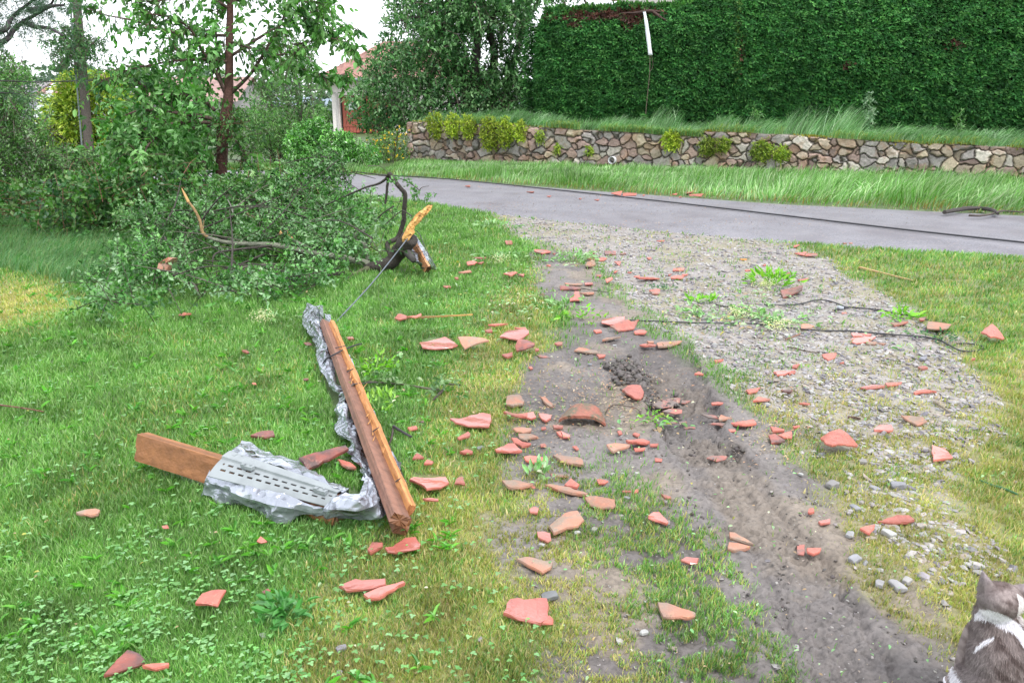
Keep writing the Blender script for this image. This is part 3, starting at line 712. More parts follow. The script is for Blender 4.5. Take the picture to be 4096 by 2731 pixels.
# far-off woods closing the horizon
def far_woods():
    g = Geo(); n = 9000
    x = RNG.uniform(-95, 95, n); y = RNG.uniform(105, 125, n); h = 3.2+4.5*fbm(x/14, x*0, 4, 5)
    z = h*RNG.random(n)**.7
    gap = (x > -26) & (x < -17); z = np.where(gap, z*.35, z)
    leaves(g, np.stack([x, y, z], 1), RNG.normal(size=(n, 3)), RNG.uniform(.7, 1.6, n), .7, pal(n, [(0.075, 0.13, 0.07), (0.055, 0.105, 0.06), (0.10, 0.16, 0.08)], .2), shape='dia')
    tag(g.build('far_woods', M['leaf'], None), 'distant low woodland beyond the buildings', 'woodland', kind='stuff')
far_woods()
plant('field_bush', 'soft green bush in the distance just left of the garage', 'bush', [(690, 272), (715, 256), (740, 250), (760, 258), (761, 290), (761, 310), (690, 310)], 52, 56, 420, 8, .22, G_MID, .8, .6, stems=4, every=9)
# big half-fallen tree in front of the garage
big_poly = [(803, 262), (796, 232), (812, 212), (834, 190), (830, 150), (850, 130), (868, 110), (885, 60), (892, 0), (905, -110), (1330, -130), (1300, -40), (1255, 5), (1222, 22), (1212, 80), (1204, 160), (1206, 262), (1150, 276), (1040, 280), (985, 272), (935, 300), (892, 300), (852, 300), (820, 284)]
gap = [(1082, 82), (1120, 70), (1130, 142), (1108, 158), (1084, 132)]
root, P = plant('big_tree', 'large storm-torn tree with several dark trunks in front of the garage', 'tree', big_poly, 25.6, 28.4, 5000, 11, .135, [(0.055, 0.165, 0.045), (0.085, 0.22, 0.060), (0.035, 0.115, 0.034), (0.13, 0.28, 0.095), (0.18, 0.33, 0.14)], .62, .62, .5, stems=0, excl=[gap, [(1225, -5), (1330, -5), (1330, 30), (1225, 30)]],
                droop=-.5, bias=(-.15, 0, -.15), every=5, base=Vector((gy('D', 1075, 270, 27).x, 27, 0)), tr=.010, crown='crown', trunkname='trunk')
g = Geo()
for pts, r in [([(1075, 300), (1068, 200), (1048, 120), (1036, 60), (1020, -60)], .17), ([(1082, 300), (1088, 220), (1093, 140), (1100, 60), (1112, -60)], .18), ([(1112, 300), (1128, 200), (1135, 120), (1126, 60), (1160, -50)], .16),
               ([(1140, 300), (1165, 200), (1185, 120), (1215, 40), (1260, -30)], .12), ([(1060, 250), (1000, 200), (950, 190), (900, 215)], .07), ([(1080, 230), (1010, 240), (940, 235), (870, 255)], .06),
               ([(1100, 270), (1150, 240), (1190, 245)], .05), ([(1130, 40), (1170, 15), (1200, 10), (1235, -2)], .08), ([(1050, 130), (1000, 60), (960, 0)], .06), ([(1040, 80), (980, 40), (915, 50)], .05)]:
    Y = RNG.uniform(26.3, 27.6); pp = [gy('D', a, b, Y+RNG.normal()*.15) for a, b in pts]
    if pts[0][1] == 300: pp[0].z = .0
    tube(g, smooth_path(pp, 5), [r, r*.85, r*.7, r*.4], 8, (0.045, 0.036, 0.032), .2)
g.build('limb', M['bark'], root, True)
# trees behind the hedge
plant('backyard_tree', 'dark tree crown rising just behind the left end of the long hedge', 'tree', [(1235, -90), (1360, -90), (1352, 6), (1320, 17), (1262, 20), (1238, 4)], 33, 35, 380, 10, .13, G_DARK, .6, .6, stems=3, srad=.09, every=5, base=Vector((5.5, 34, 1.0)), crown='crown', trunkname='trunk')
# slim bush with bare stems, left of the garage
plant('slim_poplar_bush', 'tall loose bush with bare upright stems left of the garage', 'bush', [(590, 190), (606, 120), (640, 76), (668, 68), (700, 96), (716, 140), (744, 190), (738, 232), (752, 262), (735, 300), (700, 345), (640, 362), (580, 350), (570, 260)], 23.6, 25.2, 950, 9, .085, G_MID+G_PALE, .42, .42, .5,
      stems=16, srad=.022, every=2, bias=(0, 0, .4), scol=(0.13, 0.11, 0.09), tr=.007)
plant('low_bush', 'dark low bush between the cherry trunk and the slim bush', 'bush', [(560, 250), (610, 230), (660, 260), (700, 300), (680, 365), (600, 368), (560, 340)], 21.6, 22.8, 520, 9, .07, G_MID, .35, .3, stems=6, every=4)
# cherry laurel beyond the road
plant('laurel_bush', 'glossy broad-leaved laurel bush beside the road bend', 'bush', [(655, 340), (672, 300), (705, 282), (738, 274), (752, 298), (785, 310), (825, 322), (860, 345), (872, 372), (850, 392), (760, 396), (680, 388)], 20.6, 21.9, 1150, 8, .105, [(0.08, 0.26, 0.035), (0.12, 0.34, 0.05), (0.05, 0.18, 0.03), (0.16, 0.38, 0.09)], .30, .26, .42,
      stems=7, mat_='leafgloss', shape='oval', bias=(0, -.4, .4), every=6, flat=.7)
root, P = plant('flowering_shrub', 'low green shrub with yellow flowers at the left end of the stone wall', 'shrub', [(850, 312), (900, 300), (938, 296), (936, 366), (880, 372), (845, 352)], 22.9, 24.2, 520, 8, .06, G_MID+[(0.13, 0.22, 0.04)], .30, .3, stems=5, every=4)
g = Geo(); k = P[:, 2] > .15; q = P[k][:70]+np.array([0, -.25, .02])
for _ in range(4): leaves(g, q, RNG.normal(size=(len(q), 3)), np.full(len(q), .05), .9, pal(len(q), [(.75, .52, .03)]), shape='dia')
tag(g.build('flower', M['leaf'], root), kind='stuff')
plant('field_bush', 'mid green bush row before the farmhouse, seen through the cherry tree', 'bush', [(225, 268), (300, 258), (420, 250), (520, 256), (640, 246), (700, 262), (700, 335), (225, 335)], 29, 32, 1300, 9, .13, G_MID, .55, .5, stems=6, every=6)
# golden conifer: drooping plumes
def golden():
    poly = [(112, 285), (118, 240), (140, 205), (172, 184), (228, 180), (268, 192), (296, 225), (302, 270), (292, 320), (250, 352), (170, 345), (128, 320)]
    P = crown_volume(poly, 22.6, 24.0, 2000, .26); c = gy('D', 205, 300, 23.5)
    root = empty('golden_conifer', (c.x, 23.5, 0), 'rounded golden yellow conifer behind the utility pole', 'conifer')
    g = Geo(); ctr = np.array([c.x, 23.9, 1.0]); outw = norm(P-ctr); n = len(P);
    for k in range(9):
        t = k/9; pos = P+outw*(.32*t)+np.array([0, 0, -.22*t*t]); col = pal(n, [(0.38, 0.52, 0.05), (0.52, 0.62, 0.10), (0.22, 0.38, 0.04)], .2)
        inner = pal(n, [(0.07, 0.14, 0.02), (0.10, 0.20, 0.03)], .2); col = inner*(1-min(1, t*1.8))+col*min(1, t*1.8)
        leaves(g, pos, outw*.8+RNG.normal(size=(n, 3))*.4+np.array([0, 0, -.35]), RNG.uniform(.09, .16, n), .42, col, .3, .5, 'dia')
    g.build('foliage', M['needle'], root)
    t = Geo(); tube(t, [(c.x, 23.6, -.02), (c.x+.05, 23.6, 1.2), (c.x, 23.6, 2.4)], [.11, .08, .03], 8, BARK); t.build('trunk', M['bark'], root)
golden()
# utility pole with ivy
def pole():
    Y = 21.8; b = gy('D', 205, 350, Y); t0 = gy('D', 172, -40, Y)
    b0 = Vector((b.x+(b.x-t0.x)*(b.z/(t0.z-b.z)), Y, 0)); top = b0+(t0-b0)*1.55
    root = empty('utility_pole', b0, 'weathered wooden utility pole leaning slightly left, tangled with ivy', 'utility pole')
    g = Geo(); tube(g, [b0.lerp(top, k/14) for k in range(15)], [.125, .09], 14, (0.105, 0.088, 0.072), .05); g.build('pole', M['bark'], root, True)
    g = Geo(); off = Vector((-.13, -.1, 0)); tube(g, [b0.lerp(top, k/10)+off*(1-.2*k/10) for k in range(11)], .022, 6, (0.16, 0.19, 0.19)); g.build('conduit', M['plain'], root)
    for dz in (0, .35):
        for k in range(3):
            q = b0.lerp(top, .93)+Vector((-.35+.35*k, 0, dz)); g = Geo(); tube(g, [q, q+Vector((0, 0, .18))], [.04, .03], 8, (.35, .33, .3)); g.build('insulator', M['plain'], root)
    poly = [(100, 100), (118, 72), (150, 62), (190, 60), (222, 84), (238, 120), (232, 142), (212, 128), (190, 150), (176, 168), (166, 212), (158, 150), (138, 138), (112, 126)]
    r2 = empty('ivy_clump', gy('D', 165, 110, Y), 'ragged dark ivy and twig clump caught high on the utility pole', 'ivy')
    gl, gt = Geo(), Geo(); P = crown_volume(poly, 21.2, 22.3, 420, .22)
    twiggy(gl, gt, P, .32, 10, .085, .42, G_DARK+[(0.08, 0.19, 0.05)], -.6, (0, 0, -.2), every=2, tr=.006)
    n = 130; tt = RNG.uniform(.30, .62, n); Q = np.array([b0.lerp(top, a) for a in tt])+RNG.normal(size=(n, 3))*.14
    m = np.abs(np.sin(tt*17)) > .45; twiggy(gl, None, Q[m], .18, 6, .07, .55, [(0.06, 0.17, 0.03), (0.09, 0.22, 0.05)], -.2)
    gl.build('foliage', M['leaf'], r2); gt.build('stems', M['bark'], r2)
pole()
# left-hand bushes
plant('willow_bush', 'pale small-leaved bush at the far left edge', 'bush', [(-160, 150), (-60, 135), (20, 128), (62, 158), (100, 196), (110, 250), (104, 300), (140, 350), (150, 420), (110, 470), (-160, 500)], 12.6, 14.6, 3400, 10, .060, G_PALE+G_MID, .33, .36, .40,
      stems=12, every=3, bias=(.2, 0, .1), excl=[[(60, 175), (118, 170), (118, 262), (70, 262)]])
plant('hazel_bush', 'mid green bush between the far left bush and the cherry tree', 'bush', [(96, 345), (150, 340), (230, 356), (320, 345), (340, 420), (240, 450), (120, 450)], 13.2, 15, 1300, 9, .065, G_MID+G_PALE, .32, .3, stems=8, every=3)
# bramble thicket under the cherry tree
root, P = plant('bramble_thicket', 'tangled bramble thicket with reddish stems below the cherry tree', 'bramble', [(-160, 440), (0, 430), (120, 410), (240, 396), (350, 380), (440, 395), (490, 412), (545, 412), (600, 396), (660, 400), (720, 415), (800, 440), (850, 480), (860, 540), (700, 560), (480, 560), (250, 560), (60, 545), (-160, 540)], 9.6, 11.9, 2500, 9, .068,
      G_DARK+G_MID+[(0.10, 0.25, 0.05), (0.20, 0.34, 0.13)], .22, .34, .68, stems=36, srad=.008, scol=(0.19, 0.085, 0.055), every=4, tr=.0036, shape='dia')
# ------------------------------------------------------------------ the cherry tree with its broken lower limbs
def cherry():
    Y = 11.4; base = gy('D', 511, 410, Y); base.z = 0
    root = empty('cherry_tree', base, 'young cherry tree with reddish trunk and broken drooping lower limbs', 'tree')
    T = lambda pts, dy=0: [gy('T1', a, b, Y+dy*(i/(len(pts)-1))) for i, (a, b) in enumerate(pts)]
    g = Geo(); tr = [Vector((base.x, Y, -.05)), gy('T1', 1489, 1180, Y), gy('T1', 1493, 1050, Y), gy('T1', 1497, 900, Y), gy('T1', 1515, 780, Y), gy('T1', 1534, 660, Y), gy('T1', 1540, 500, Y), gy('T1', 1541, 300, Y), gy('T1', 1546, 100, Y), gy('T1', 1548, -100, Y), gy('T1', 1540, -420, Y), gy('T1', 1550, -800, Y)]
    tube(g, smooth_path(tr, 4), [.092, .082, .078, .082, .074, .068, .056, .050, .045, .036, .025, .01], 12, (0.135, 0.062, 0.050), .07)
    g.build('trunk', M['bark'], root, True)
    B = [([(1520, 640), (1430, 450), (1350, 330), (1280, 200), (1150, 120), (960, 90)], -.7, .026), ([(1440, 740), (1385, 680), (1330, 590), (1250, 450), (1180, 330), (1130, 240)], .6, .026),
         ([(1500, 600), (1462, 450), (1450, 250), (1465, 60), (1475, -120)], .3, .024), ([(1562, 620), (1690, 490), (1790, 330), (1880, 180), (1930, 40)], -.5, .026), ([(1548, 380), (1750, 250), (1920, 150), (2060, 100), (2180, 0)], .7, .022),
         ([(1455, 810), (1330, 778), (1180, 762), (1000, 742), (880, 760), (760, 840)], -1.0, .030), ([(1455, 825), (1300, 822), (1180, 830), (1020, 850), (900, 930), (840, 1040)], -1.3, .030), ([(1420, 850), (1250, 870), (1120, 900), (1000, 970), (960, 1080)], -1.5, .024),
         ([(1400, 700), (1230, 640), (1060, 630), (930, 560), (780, 520), (680, 540)], -.4, .022), ([(1545, 420), (1400, 400), (1180, 410), (960, 450), (820, 480)], -.8, .020), ([(1900, 30), (2000, 60), (2060, 130)], -.4, .012), ([(1540, 240), (1300, 235), (1080, 200), (900, 140), (700, 100), (600, 60)], .5, .022),
         ([(1548, 280), (1700, 330), (1850, 370), (2010, 340)], -.9, .018), ([(1546, 30), (1700, -40), (1900, -30), (2080, 20), (2200, 10)], -.6, .022), ([(1546, 60), (1380, -20), (1200, -10), (1000, 10), (830, -20)], -.8, .022),
         ([(1960, 300), (2100, 280), (2200, 255), (2330, 290), (2390, 340)], -.7, .012), ([(2160, 250), (2220, 210), (2330, 180), (2400, 200)], -.4, .010), ([(2180, 520), (2270, 510), (2330, 540)], -.5, .009), ([(1900, 420), (2050, 470), (2180, 520)], -.5, .012), ([(2050, 120), (2110, 150), (2120, 200)], -.5, .008),
         ([(1500, 900), (1600, 960), (1640, 1080)], -.3, .014), ([(1500, 1000), (1380, 1080), (1200, 1130)], -.8, .015),
         ([(1548, -200), (1350, -330), (1100, -350)], .4, .022), ([(1548, -250), (1800, -380), (2000, -380)], -.5, .022), ([(1546, -120), (1700, -220), (1980, -260)], .8, .02), ([(1546, -120), (1400, -240), (1180, -200)], -.9, .02)]
    tips = []; lb = Geo()
    for pts, dy, r in B:
        pp = smooth_path(T(pts, dy), 5)
        tube(lb, pp, [r, r*.8, r*.55, r*.25], 7, (0.12, 0.075, 0.062), .12)
        m = len(pp); L = sum((pp[i+1]-pp[i]).length for i in range(m-1))
        for _ in range(int(L*24)+6):
            i = int(min(m-2, max(1, (RNG.random()**.75)*m))); tips.append((pp[i], (pp[i+1]-pp[i]).normalized(), r))
    for pts in ([(1500, 640), (1480, 600)],): pass
    n = len(tips); P = np.array([tuple(t[0]) for t in tips]); D = np.array([tuple(t[1]) for t in tips])
    D = norm(D*.6+RNG.normal(size=(n, 3))*.65+np.array([0, 0, -.05])); L = RNG.uniform(.16, .55, n)*np.where(np.array([t[2] for t in tips]) < .014, .38, 1)
    for j in range(n): tube(lb, [P[j], P[j]+D[j]*L[j]*.5, P[j]+D[j]*L[j]+np.array([0, 0, -.12*L[j]])], [.006, .004, .002], 3, (0.12, 0.08, 0.06), cap=False)
    lb.build('limb', M['bark'], root, True)
    gl = Geo(); base_c = pal(n, [(0.075, 0.22, 0.045), (0.11, 0.29, 0.055), (0.045, 0.15, 0.032), (0.19, 0.38, 0.12)], .25)
    for k in range(8):
        t = (k+1)/8; pos = P+D*(L*t)[:, None]+np.array([0, 0, 1])*(-.12*L*t*t)[:, None]+RNG.normal(size=(n, 3))*.012
        u, v = proj(pos[:, 0], pos[:, 1], pos[:, 2]); kk = (RNG.random(n) < .78) & ~((np.abs(u-(530-.048*v)) < 13) & (pos[:, 1] < Y) & (RNG.random(n) < .55)); ax = (D*.5+RNG.normal(size=(n, 3))*.55+np.array([0, 0, -.75]))[kk]
        leaves(gl, pos[kk], ax, RNG.uniform(.065, .120, n)[kk], .50, base_c[kk]*(.8+.4*RNG.random((int(kk.sum()), 1))), .35, .35, 'oval')
    # leafy fill where the photograph shows the crown dense
    for poly, m in [([(260, -60), (480, -120), (720, -110), (740, -10), (690, 20), (640, 60), (590, 110), (540, 150), (480, 200), (380, 200), (300, 190), (330, 120), (270, 60)], 150), ([(250, 190), (330, 175), (420, 215), (470, 260), (440, 330), (360, 390), (270, 400), (250, 330), (280, 260)], 330), ([(350, 290), (480, 300), (495, 350), (490, 400), (400, 410), (340, 380)], 150), ([(330, 170), (400, 180), (500, 195), (520, 250), (470, 275), (400, 250), (330, 230)], 110)]:
        Q = crown_volume(poly, Y-1.3, Y+1.2, m, .32); u, v = proj(Q[:, 0], Q[:, 1], Q[:, 2]); Q = Q[~((np.abs(u-(530-.048*v)) < 42) & (Q[:, 1] < Y))]
        twiggy(gl, None, Q, .34, 8, .092, .5, [(0.065, 0.20, 0.04), (0.10, 0.27, 0.055), (0.16, 0.34, 0.11)], -.25, shape='oval', flat=.35)
    gl.build('crown', M['leaf'], root)
    # ivy round the foot of the trunk and the torn bark above it
    r2 = empty('trunk_ivy', gy('D', 515, 290, Y-.12), 'dark ivy bunched around the cherry trunk at the break of its lower limbs', 'ivy')
    gl, gt = Geo(), Geo(); Q = crown_volume([(485, 270), (520, 262), (560, 270), (590, 300), (580, 350), (545, 380), (528, 350), (500, 300), (480, 290)], Y-.3, Y+.3, 130, .10)
    twiggy(gl, gt, Q, .2, 9, .045, .5, G_DARK+G_MID, -.3, every=2, tcol=(0.16, 0.08, 0.05)); gl.build('foliage', M['leaf'], r2); gt.build('stems', M['bark'], r2)
cherry()
# pine whose limbs reach into the top left corner, trunk just outside the picture
def pine():
    Y = 9.2; root = empty('pine_tree', (-6.6, Y+.3, H1(-6.6, Y)), 'dark pine limbs with feathery needles reaching in at the top left corner', 'tree')
    g = Geo(); tube(g, [(-6.6, Y+.3, -.1), (-6.5, Y+.3, 2), (-6.5, Y+.3, 5.5)], [.17, .14, .09], 10, BARK, .1); g.build('trunk', M['bark'], root, True)
    g = Geo(); q = []
    for pts in ([(-420, 330), (0, 215), (60, 150), (110, 90), (230, 0), (330, -60)], [(-420, 420), (0, 290), (90, 205), (160, 145), (260, 90), (330, 45), (365, -10)], [(160, 145), (230, 180), (330, 190), (420, 240)], [(200, 70), (280, 60), (360, 40), (430, 36)], [(-400, 560), (0, 545), (200, 552), (400, 548), (600, 545)], [(-300, 610), (0, 625), (120, 632), (190, 655)]):
        pp = smooth_path([gy('T1', a, b, Y+.5*math.sin(a*.01)) for a, b in pts], 5)
        r = .034 if pts[0][1] < 500 else .009
        tube(g, pp, [r, r*.8, r*.5, r*.3], 7, (0.055, 0.045, 0.05), .1); q += pp[3:]
    g.build('limb', M['bark'], root, True)
    gl = Geo(); Q = crown_volume([(-120, -60), (60, -60), (190, -30), (198, 4), (150, 44), (100, 52), (60, 62), (0, 96), (-120, 130)], Y-.5, Y+.7, 260, .20)
    Q2 = np.array([tuple(p) for p in q])[RNG.integers(0, len(q), 150)]+RNG.normal(size=(150, 3))*.07
    twiggy(gl, None, np.concatenate([Q, Q2]), .22, 22, .055, .10, [(0.055, 0.12, 0.06), (0.04, 0.09, 0.05), (0.09, 0.17, 0.09)], -.3, shape='dia')
    gl.build('needles', M['needle'], root)
pine()
# ------------------------------------------------------------------ the snapped apple tree lying across the lawn
def fallen():
    Y = 7.9; b3 = lambda a, b, y=Y: gy('B3', a, b, y); l1 = lambda a, b, y=Y: gy('L1', a, b, y)
    base = b3(420, 1290); root = empty('fallen_tree', (base.x, base.y, 0), 'snapped lichen-covered apple tree lying on the lawn with a splintered orange butt', 'fallen tree')
    DK = (0.055, 0.045, 0.038); LI = (0.20, 0.21, 0.155)
    g = Geo()
    tube(g, smooth_path([b3(640, 905, 7.75), b3(560, 1000, 7.8), b3(470, 1110), b3(380, 1230), b3(200, 1290), b3(30, 1290), l1(1950, 615)], 5), [.085, .085, .078, .072, .062, .050, .042], 12, DK, .16)
    g.build('trunk', M['bark'], root, True)
    g = Geo()
    S = [([l1(1960, 610), l1(1900, 588), l1(1780, 562), l1(1620, 535), l1(1430, 497), l1(1290, 492), l1(1180, 482), l1(1080, 455)], .040, .016, LI), ([l1(1085, 455), l1(1058, 430), l1(1045, 370), l1(1015, 310), l1(985, 272)], .017, .012, (0.34, 0.22, 0.10)),
         ([l1(1080, 455, 8), l1(1110, 445, 8.1), l1(1250, 490, 8.2)], .014, .01, DK), ([l1(1630, 520), l1(1570, 490), l1(1525, 465)], .018, .014, LI), ([l1(1940, 610), l1(1860, 650, 7.7), l1(1780, 710, 7.3), l1(1720, 765, 7.0)], .030, .018, (0.13, 0.14, 0.07)),
         ([l1(1720, 765, 7.0), l1(1600, 772, 6.95), l1(1500, 782, 6.9), l1(1340, 774, 6.95)], .012, .006, DK), ([l1(1925, 575, 8), l1(1912, 520, 8), l1(1900, 492, 8), l1(1850, 475, 8.1), l1(1860, 440, 8.1), l1(1905, 420, 8.2)], .030, .016, LI),
         ([b3(395, 1180, 8), b3(330, 990, 8.2), b3(470, 900, 8.3), b3(545, 700, 8.3), b3(553, 600, 8.3), b3(562, 450, 8.3), b3(570, 320, 8.3), b3(520, 260, 8.3), b3(430, 150, 8.3), b3(350, 35, 8.3)], .026, .022, DK),
         ([b3(350, 60, 8.35), b3(332, 200, 8.4), b3(318, 350, 8.4), b3(300, 480, 8.4), b3(320, 530, 8.4)], .016, .010, DK), ([b3(350, 60, 8.3), b3(300, 130, 8.4), b3(200, 190, 8.5), b3(0, 250, 8.7), l1(1700, 290, 9)], .016, .008, DK),
         ([b3(430, 120, 8.3), b3(520, 120, 8.3), b3(620, 170, 8.2), b3(720, 240, 8.1), b3(760, 280, 8.1)], .006, .003, DK), ([b3(760, 270, 8.1), b3(800, 230, 8.1), b3(890, 215, 8.1)], .004, .002, DK), ([b3(540, 410, 8.2), b3(480, 430, 8.1), b3(400, 425, 8.0)], .005, .003, DK),
         ([b3(420, 480, 8.0), b3(300, 560, 8.0), b3(200, 640, 8.1)], .008, .004, DK), ([b3(660, 620, 7.8), b3(560, 550, 7.9), b3(500, 560, 8.0), b3(300, 730, 8.0)], .007, .004, DK),
         ([l1(1820, 430, 8.3), l1(1650, 435, 8.4), l1(1500, 440, 8.5)], .014, .008, DK), ([l1(1830, 485, 8.1), l1(1700, 492, 8.1), l1(1600, 495, 8.2)], .013, .009, LI), ([l1(1420, 500, 7.8), l1(1240, 520, 7.6), l1(1130, 540, 7.4), l1(1110, 590, 7.3)], .012, .007, DK),
         ([l1(1380, 545, 7.8), l1(1250, 600, 7.5), l1(1100, 680, 7.2), l1(890, 745, 6.9)], .011, .005, DK), ([l1(1800, 640, 7.7), l1(1600, 655, 7.5), l1(1450, 640, 7.5), l1(1300, 700, 7.3), l1(1150, 730, 7.1)], .013, .006, DK), ([l1(860, 455, 7.9), l1(920, 560, 7.7), l1(1000, 640, 7.5)], .009, .006, DK),
         ([l1(1560, 780, 6.9), l1(1700, 660, 7.3), l1(1830, 655, 7.6)], .012, .009, DK), ([l1(680, 780, 6.9), l1(820, 720, 7.1), l1(560, 740, 7.0), l1(460, 755, 7.0)], .007, .004, (0.15, 0.08, 0.05)), ([l1(1680, 320, 9), l1(1400, 270, 9.2), l1(1250, 250, 9.3)], .009, .004, DK),
         ([l1(1220, 340, 8.6), l1(1210, 300, 8.7), l1(1190, 260, 8.8)], .008, .005, (0.2, .19, .17)), ([l1(1290, 330, 8.5), l1(1350, 360, 8.5), l1(1480, 370, 8.5)], .010, .006, (0.20, 0.16, 0.08))]
    skel = []
    for pts, r0, r1, c in S:
        pp = smooth_path(pts, 5); tube(g, pp, [r0, (r0+r1)/2, r1], 8, c, .22); skel += pp
        L = sum((pp[i+1]-pp[i]).length for i in range(len(pp)-1))
        for _ in range(int(L*3)):        # short dead spurs
            i = RNG.integers(1, len(pp)-1); d = Vector(RNG.normal(size=3)).normalized()*RNG.uniform(.05, .25); tube(g, [pp[i], pp[i]+d*.6, pp[i]+d+Vector((0, 0, .03))], [r1*.5, .003, .002], 4, c, cap=False)
    g.build('limb', M['bark'], root, True)
    # splintered butt: torn slab of fresh wood with bark on its back
    out = [(530, 975), (522, 900), (545, 850), (580, 790), (600, 740), (640, 690), (680, 640), (705, 600), (760, 560), (800, 530), (835, 500), (875, 472), (905, 474), (937, 463), (932, 490), (905, 530), (880, 560), (862, 590), (820, 625), (790, 655), (785, 680), (745, 720), (705, 760), (690, 800), (708, 830), (660, 880), (600, 970), (560, 980)]
    def slab(shrink, dy0, dy1, col, name, mt, bumps):
        A = np.array(out, float); c = A.mean(0); A = c+(A-c)*shrink; rn = random.Random(5)
        pts = [Vector((a+rn.uniform(-5, 5), b+rn.uniform(-5, 5))) for a, b in A]
        inn = [Vector((rn.uniform(520, 930), rn.uniform(460, 980))) for _ in range(900)]
        B = np.array([tuple(p) for p in inn]); ok = sdist(B[:, 0], B[:, 1], [tuple(p) for p in pts]) > 6
        allp = pts+[inn[i] for i in np.where(ok)[0]]; n = len(pts)
        vs, _, fs, *_ = delaunay_2d_cdt(allp, [(i, (i+1) % n) for i in range(n)], [], 1, 1e-6)
        ax = np.array([.60, -.80]); q = np.array([tuple(v) for v in vs]); al = q@ax; ac = q@np.array([.80, .60]); e = np.clip(sdist(q[:, 0], q[:, 1], [tuple(p) for p in pts])/35, 0, 1)
        rid = (vnoise(ac/13, al/120, 3)-.5)*bumps+(vnoise(ac/5, al/60, 5)-.5)*bumps*.5
        F = []; Bk = [];
        for i, v in enumerate(vs):
            yy = 7.72+(al[i]+200)*0.00012
            F.append(tuple(b3(v.x, v.y, yy+dy0-rid[i]-.02*e[i]))); Bk.append(tuple(b3(v.x, v.y, yy+dy1+.025*e[i])))
        n_ = len(vs); T = [tuple(f) for f in fs]; ed = {}
        for f in T:
            for i in range(3): ed[(f[i], f[(i+1) % 3])] = 1
        S_ = [(a, b, b+n_, a+n_) for a, b in ed if (b, a) not in ed]
        gg = Geo(); cc = np.array(col)*(.72+.6*vnoise(ac/9, al/90, 7))[:, None]; dk = (vnoise(ac/11, al/50, 9) > .80)[:, None]; cc = np.where(dk, cc*.35, cc)
        gg.add(F+Bk, S_, [f[::-1] for f in T]+[tuple(i+n_ for i in f) for f in T], np.concatenate([cc, cc*.9])); return gg.build(name, M[mt], root)
    slab(1.0, 0, .035, (0.66, 0.36, 0.11), 'splintered_wood', 'wood', .03); slab(1.03, .038, .07, (0.05, 0.04, 0.035), 'bark_slab', 'bark', .01)
    # broken orange tips on snapped limbs
    g = Geo()
    for pts in ([l1(985, 272), l1(968, 240), l1(950, 200)], [l1(1525, 465), l1(1510, 445), l1(1502, 415)], [l1(1470, 440, 8.1), l1(1464, 425, 8.1), l1(1468, 420, 8.1)], [l1(1340, 774, 6.95), l1(1325, 772, 6.95)]):
        g = Geo(); tube(g, pts, [.016, .013, .003], 6, (0.60, 0.34, 0.13), .4); g.build('broken_tip', M['wood'], root)
    # foliage
    poly = [(205, 700), (230, 660), (180, 650), (240, 600), (330, 560), (290, 510), (340, 470), (420, 420), (500, 430), (560, 400), (640, 395), (700, 360), (760, 345), (830, 365), (880, 385), (905, 420), (918, 470), (925, 520), (918, 560), (870, 590), (860, 620), (760, 655), (700, 665), (600, 672), (480, 672), (360, 690), (260, 705)]
    LIMB = np.array([tuple(c*.57422 for c in spx('L1', a, b)) for a, b in [(960, 225), (1050, 400), (1120, 470), (1290, 492), (1430, 500), (1620, 535), (1780, 562), (1900, 590), (1960, 615)]]); P = []
    K = 85; cc = sample_poly(poly, K); cy = RNG.random(K)
    for i in range(2500):
        j = RNG.integers(0, K); u, v = cc[j]+RNG.normal(size=2)*np.array([26, 15])
        if not inpoly(np.array([u]), np.array([v]), poly)[0]: continue
        ghit = gz('D', u, v).y if v > 320 else 40
        lv = np.interp(u, LIMB[:, 0], LIMB[:, 1]); nearlimb = LIMB[0, 0] < u < LIMB[-1, 0] and abs(v-lv) < 24
        ymax = min(ghit, 7.4+3.0*sm(600-v, 0, 220)+.8); P.append(tuple(gy('D', u, v, max(ymax-(.15+1.0*((cy[j]+RNG.random()*.4) % 1)), 8.25 if nearlimb else 0))))
    P = np.array(P)
    gl, gt = Geo(), Geo()
    twiggy(gl, gt, P, .26, 14, .044, .55, [(0.055, 0.175, 0.034), (0.095, 0.25, 0.055), (0.15, 0.33, 0.10), (0.035, 0.11, 0.024), (0.24, 0.40, 0.20)], -.1, (-.5, 0, .1), (0.075, 0.055, 0.045), 'dia', every=3, tr=.0032)
    Q = []
    for pts, k in [([(430, 120), (520, 125), (620, 170), (700, 230), (760, 290)], 26), ([(690, 330), (700, 350), (715, 370)], 6), ([(850, 370), (880, 390), (930, 385)], 8), ([(380, 500), (300, 560)], 12)]:
        for _ in range(k):
            i = RNG.integers(0, len(pts)); Q.append(tuple(b3(pts[i][0]+RNG.normal()*14, pts[i][1]+RNG.normal()*14+14, 8.15)))
    twiggy(gl, None, np.array(Q), .07, 6, .036, .6, [(0.10, 0.26, 0.06), (0.15, 0.32, 0.10)])
    lb = Geo()
    for _ in range(110):
        a = Vector(P[RNG.integers(0, len(P))]); d = Vector((RNG.normal()-.4, RNG.normal()*.5, RNG.normal()*.35)).normalized()*RNG.uniform(.5, 1.3); m_ = a+d*.5+Vector((0, 0, RNG.normal()*.06)); e = a+d
        e.z = max(e.z, .04); a.y -= .12; u, v = proj(np.array([e.x, m_.x]), np.array([e.y, m_.y]), np.array([e.z, m_.z]))
        if sdist(u, v, poly).min() < -14: continue
        r_ = RNG.uniform(.005, .012); tube(lb, smooth_path([a, m_, e], 4), [r_, r_*.8, r_*.3], 5, DK if RNG.random() < .6 else (0.14, 0.13, 0.10), .2)
    lb.build('side_branch', M['bark'], root, True)
    gl.build('foliage', M['leaf'], root); gt.build('twigs', M['bark'], root)
fallen()
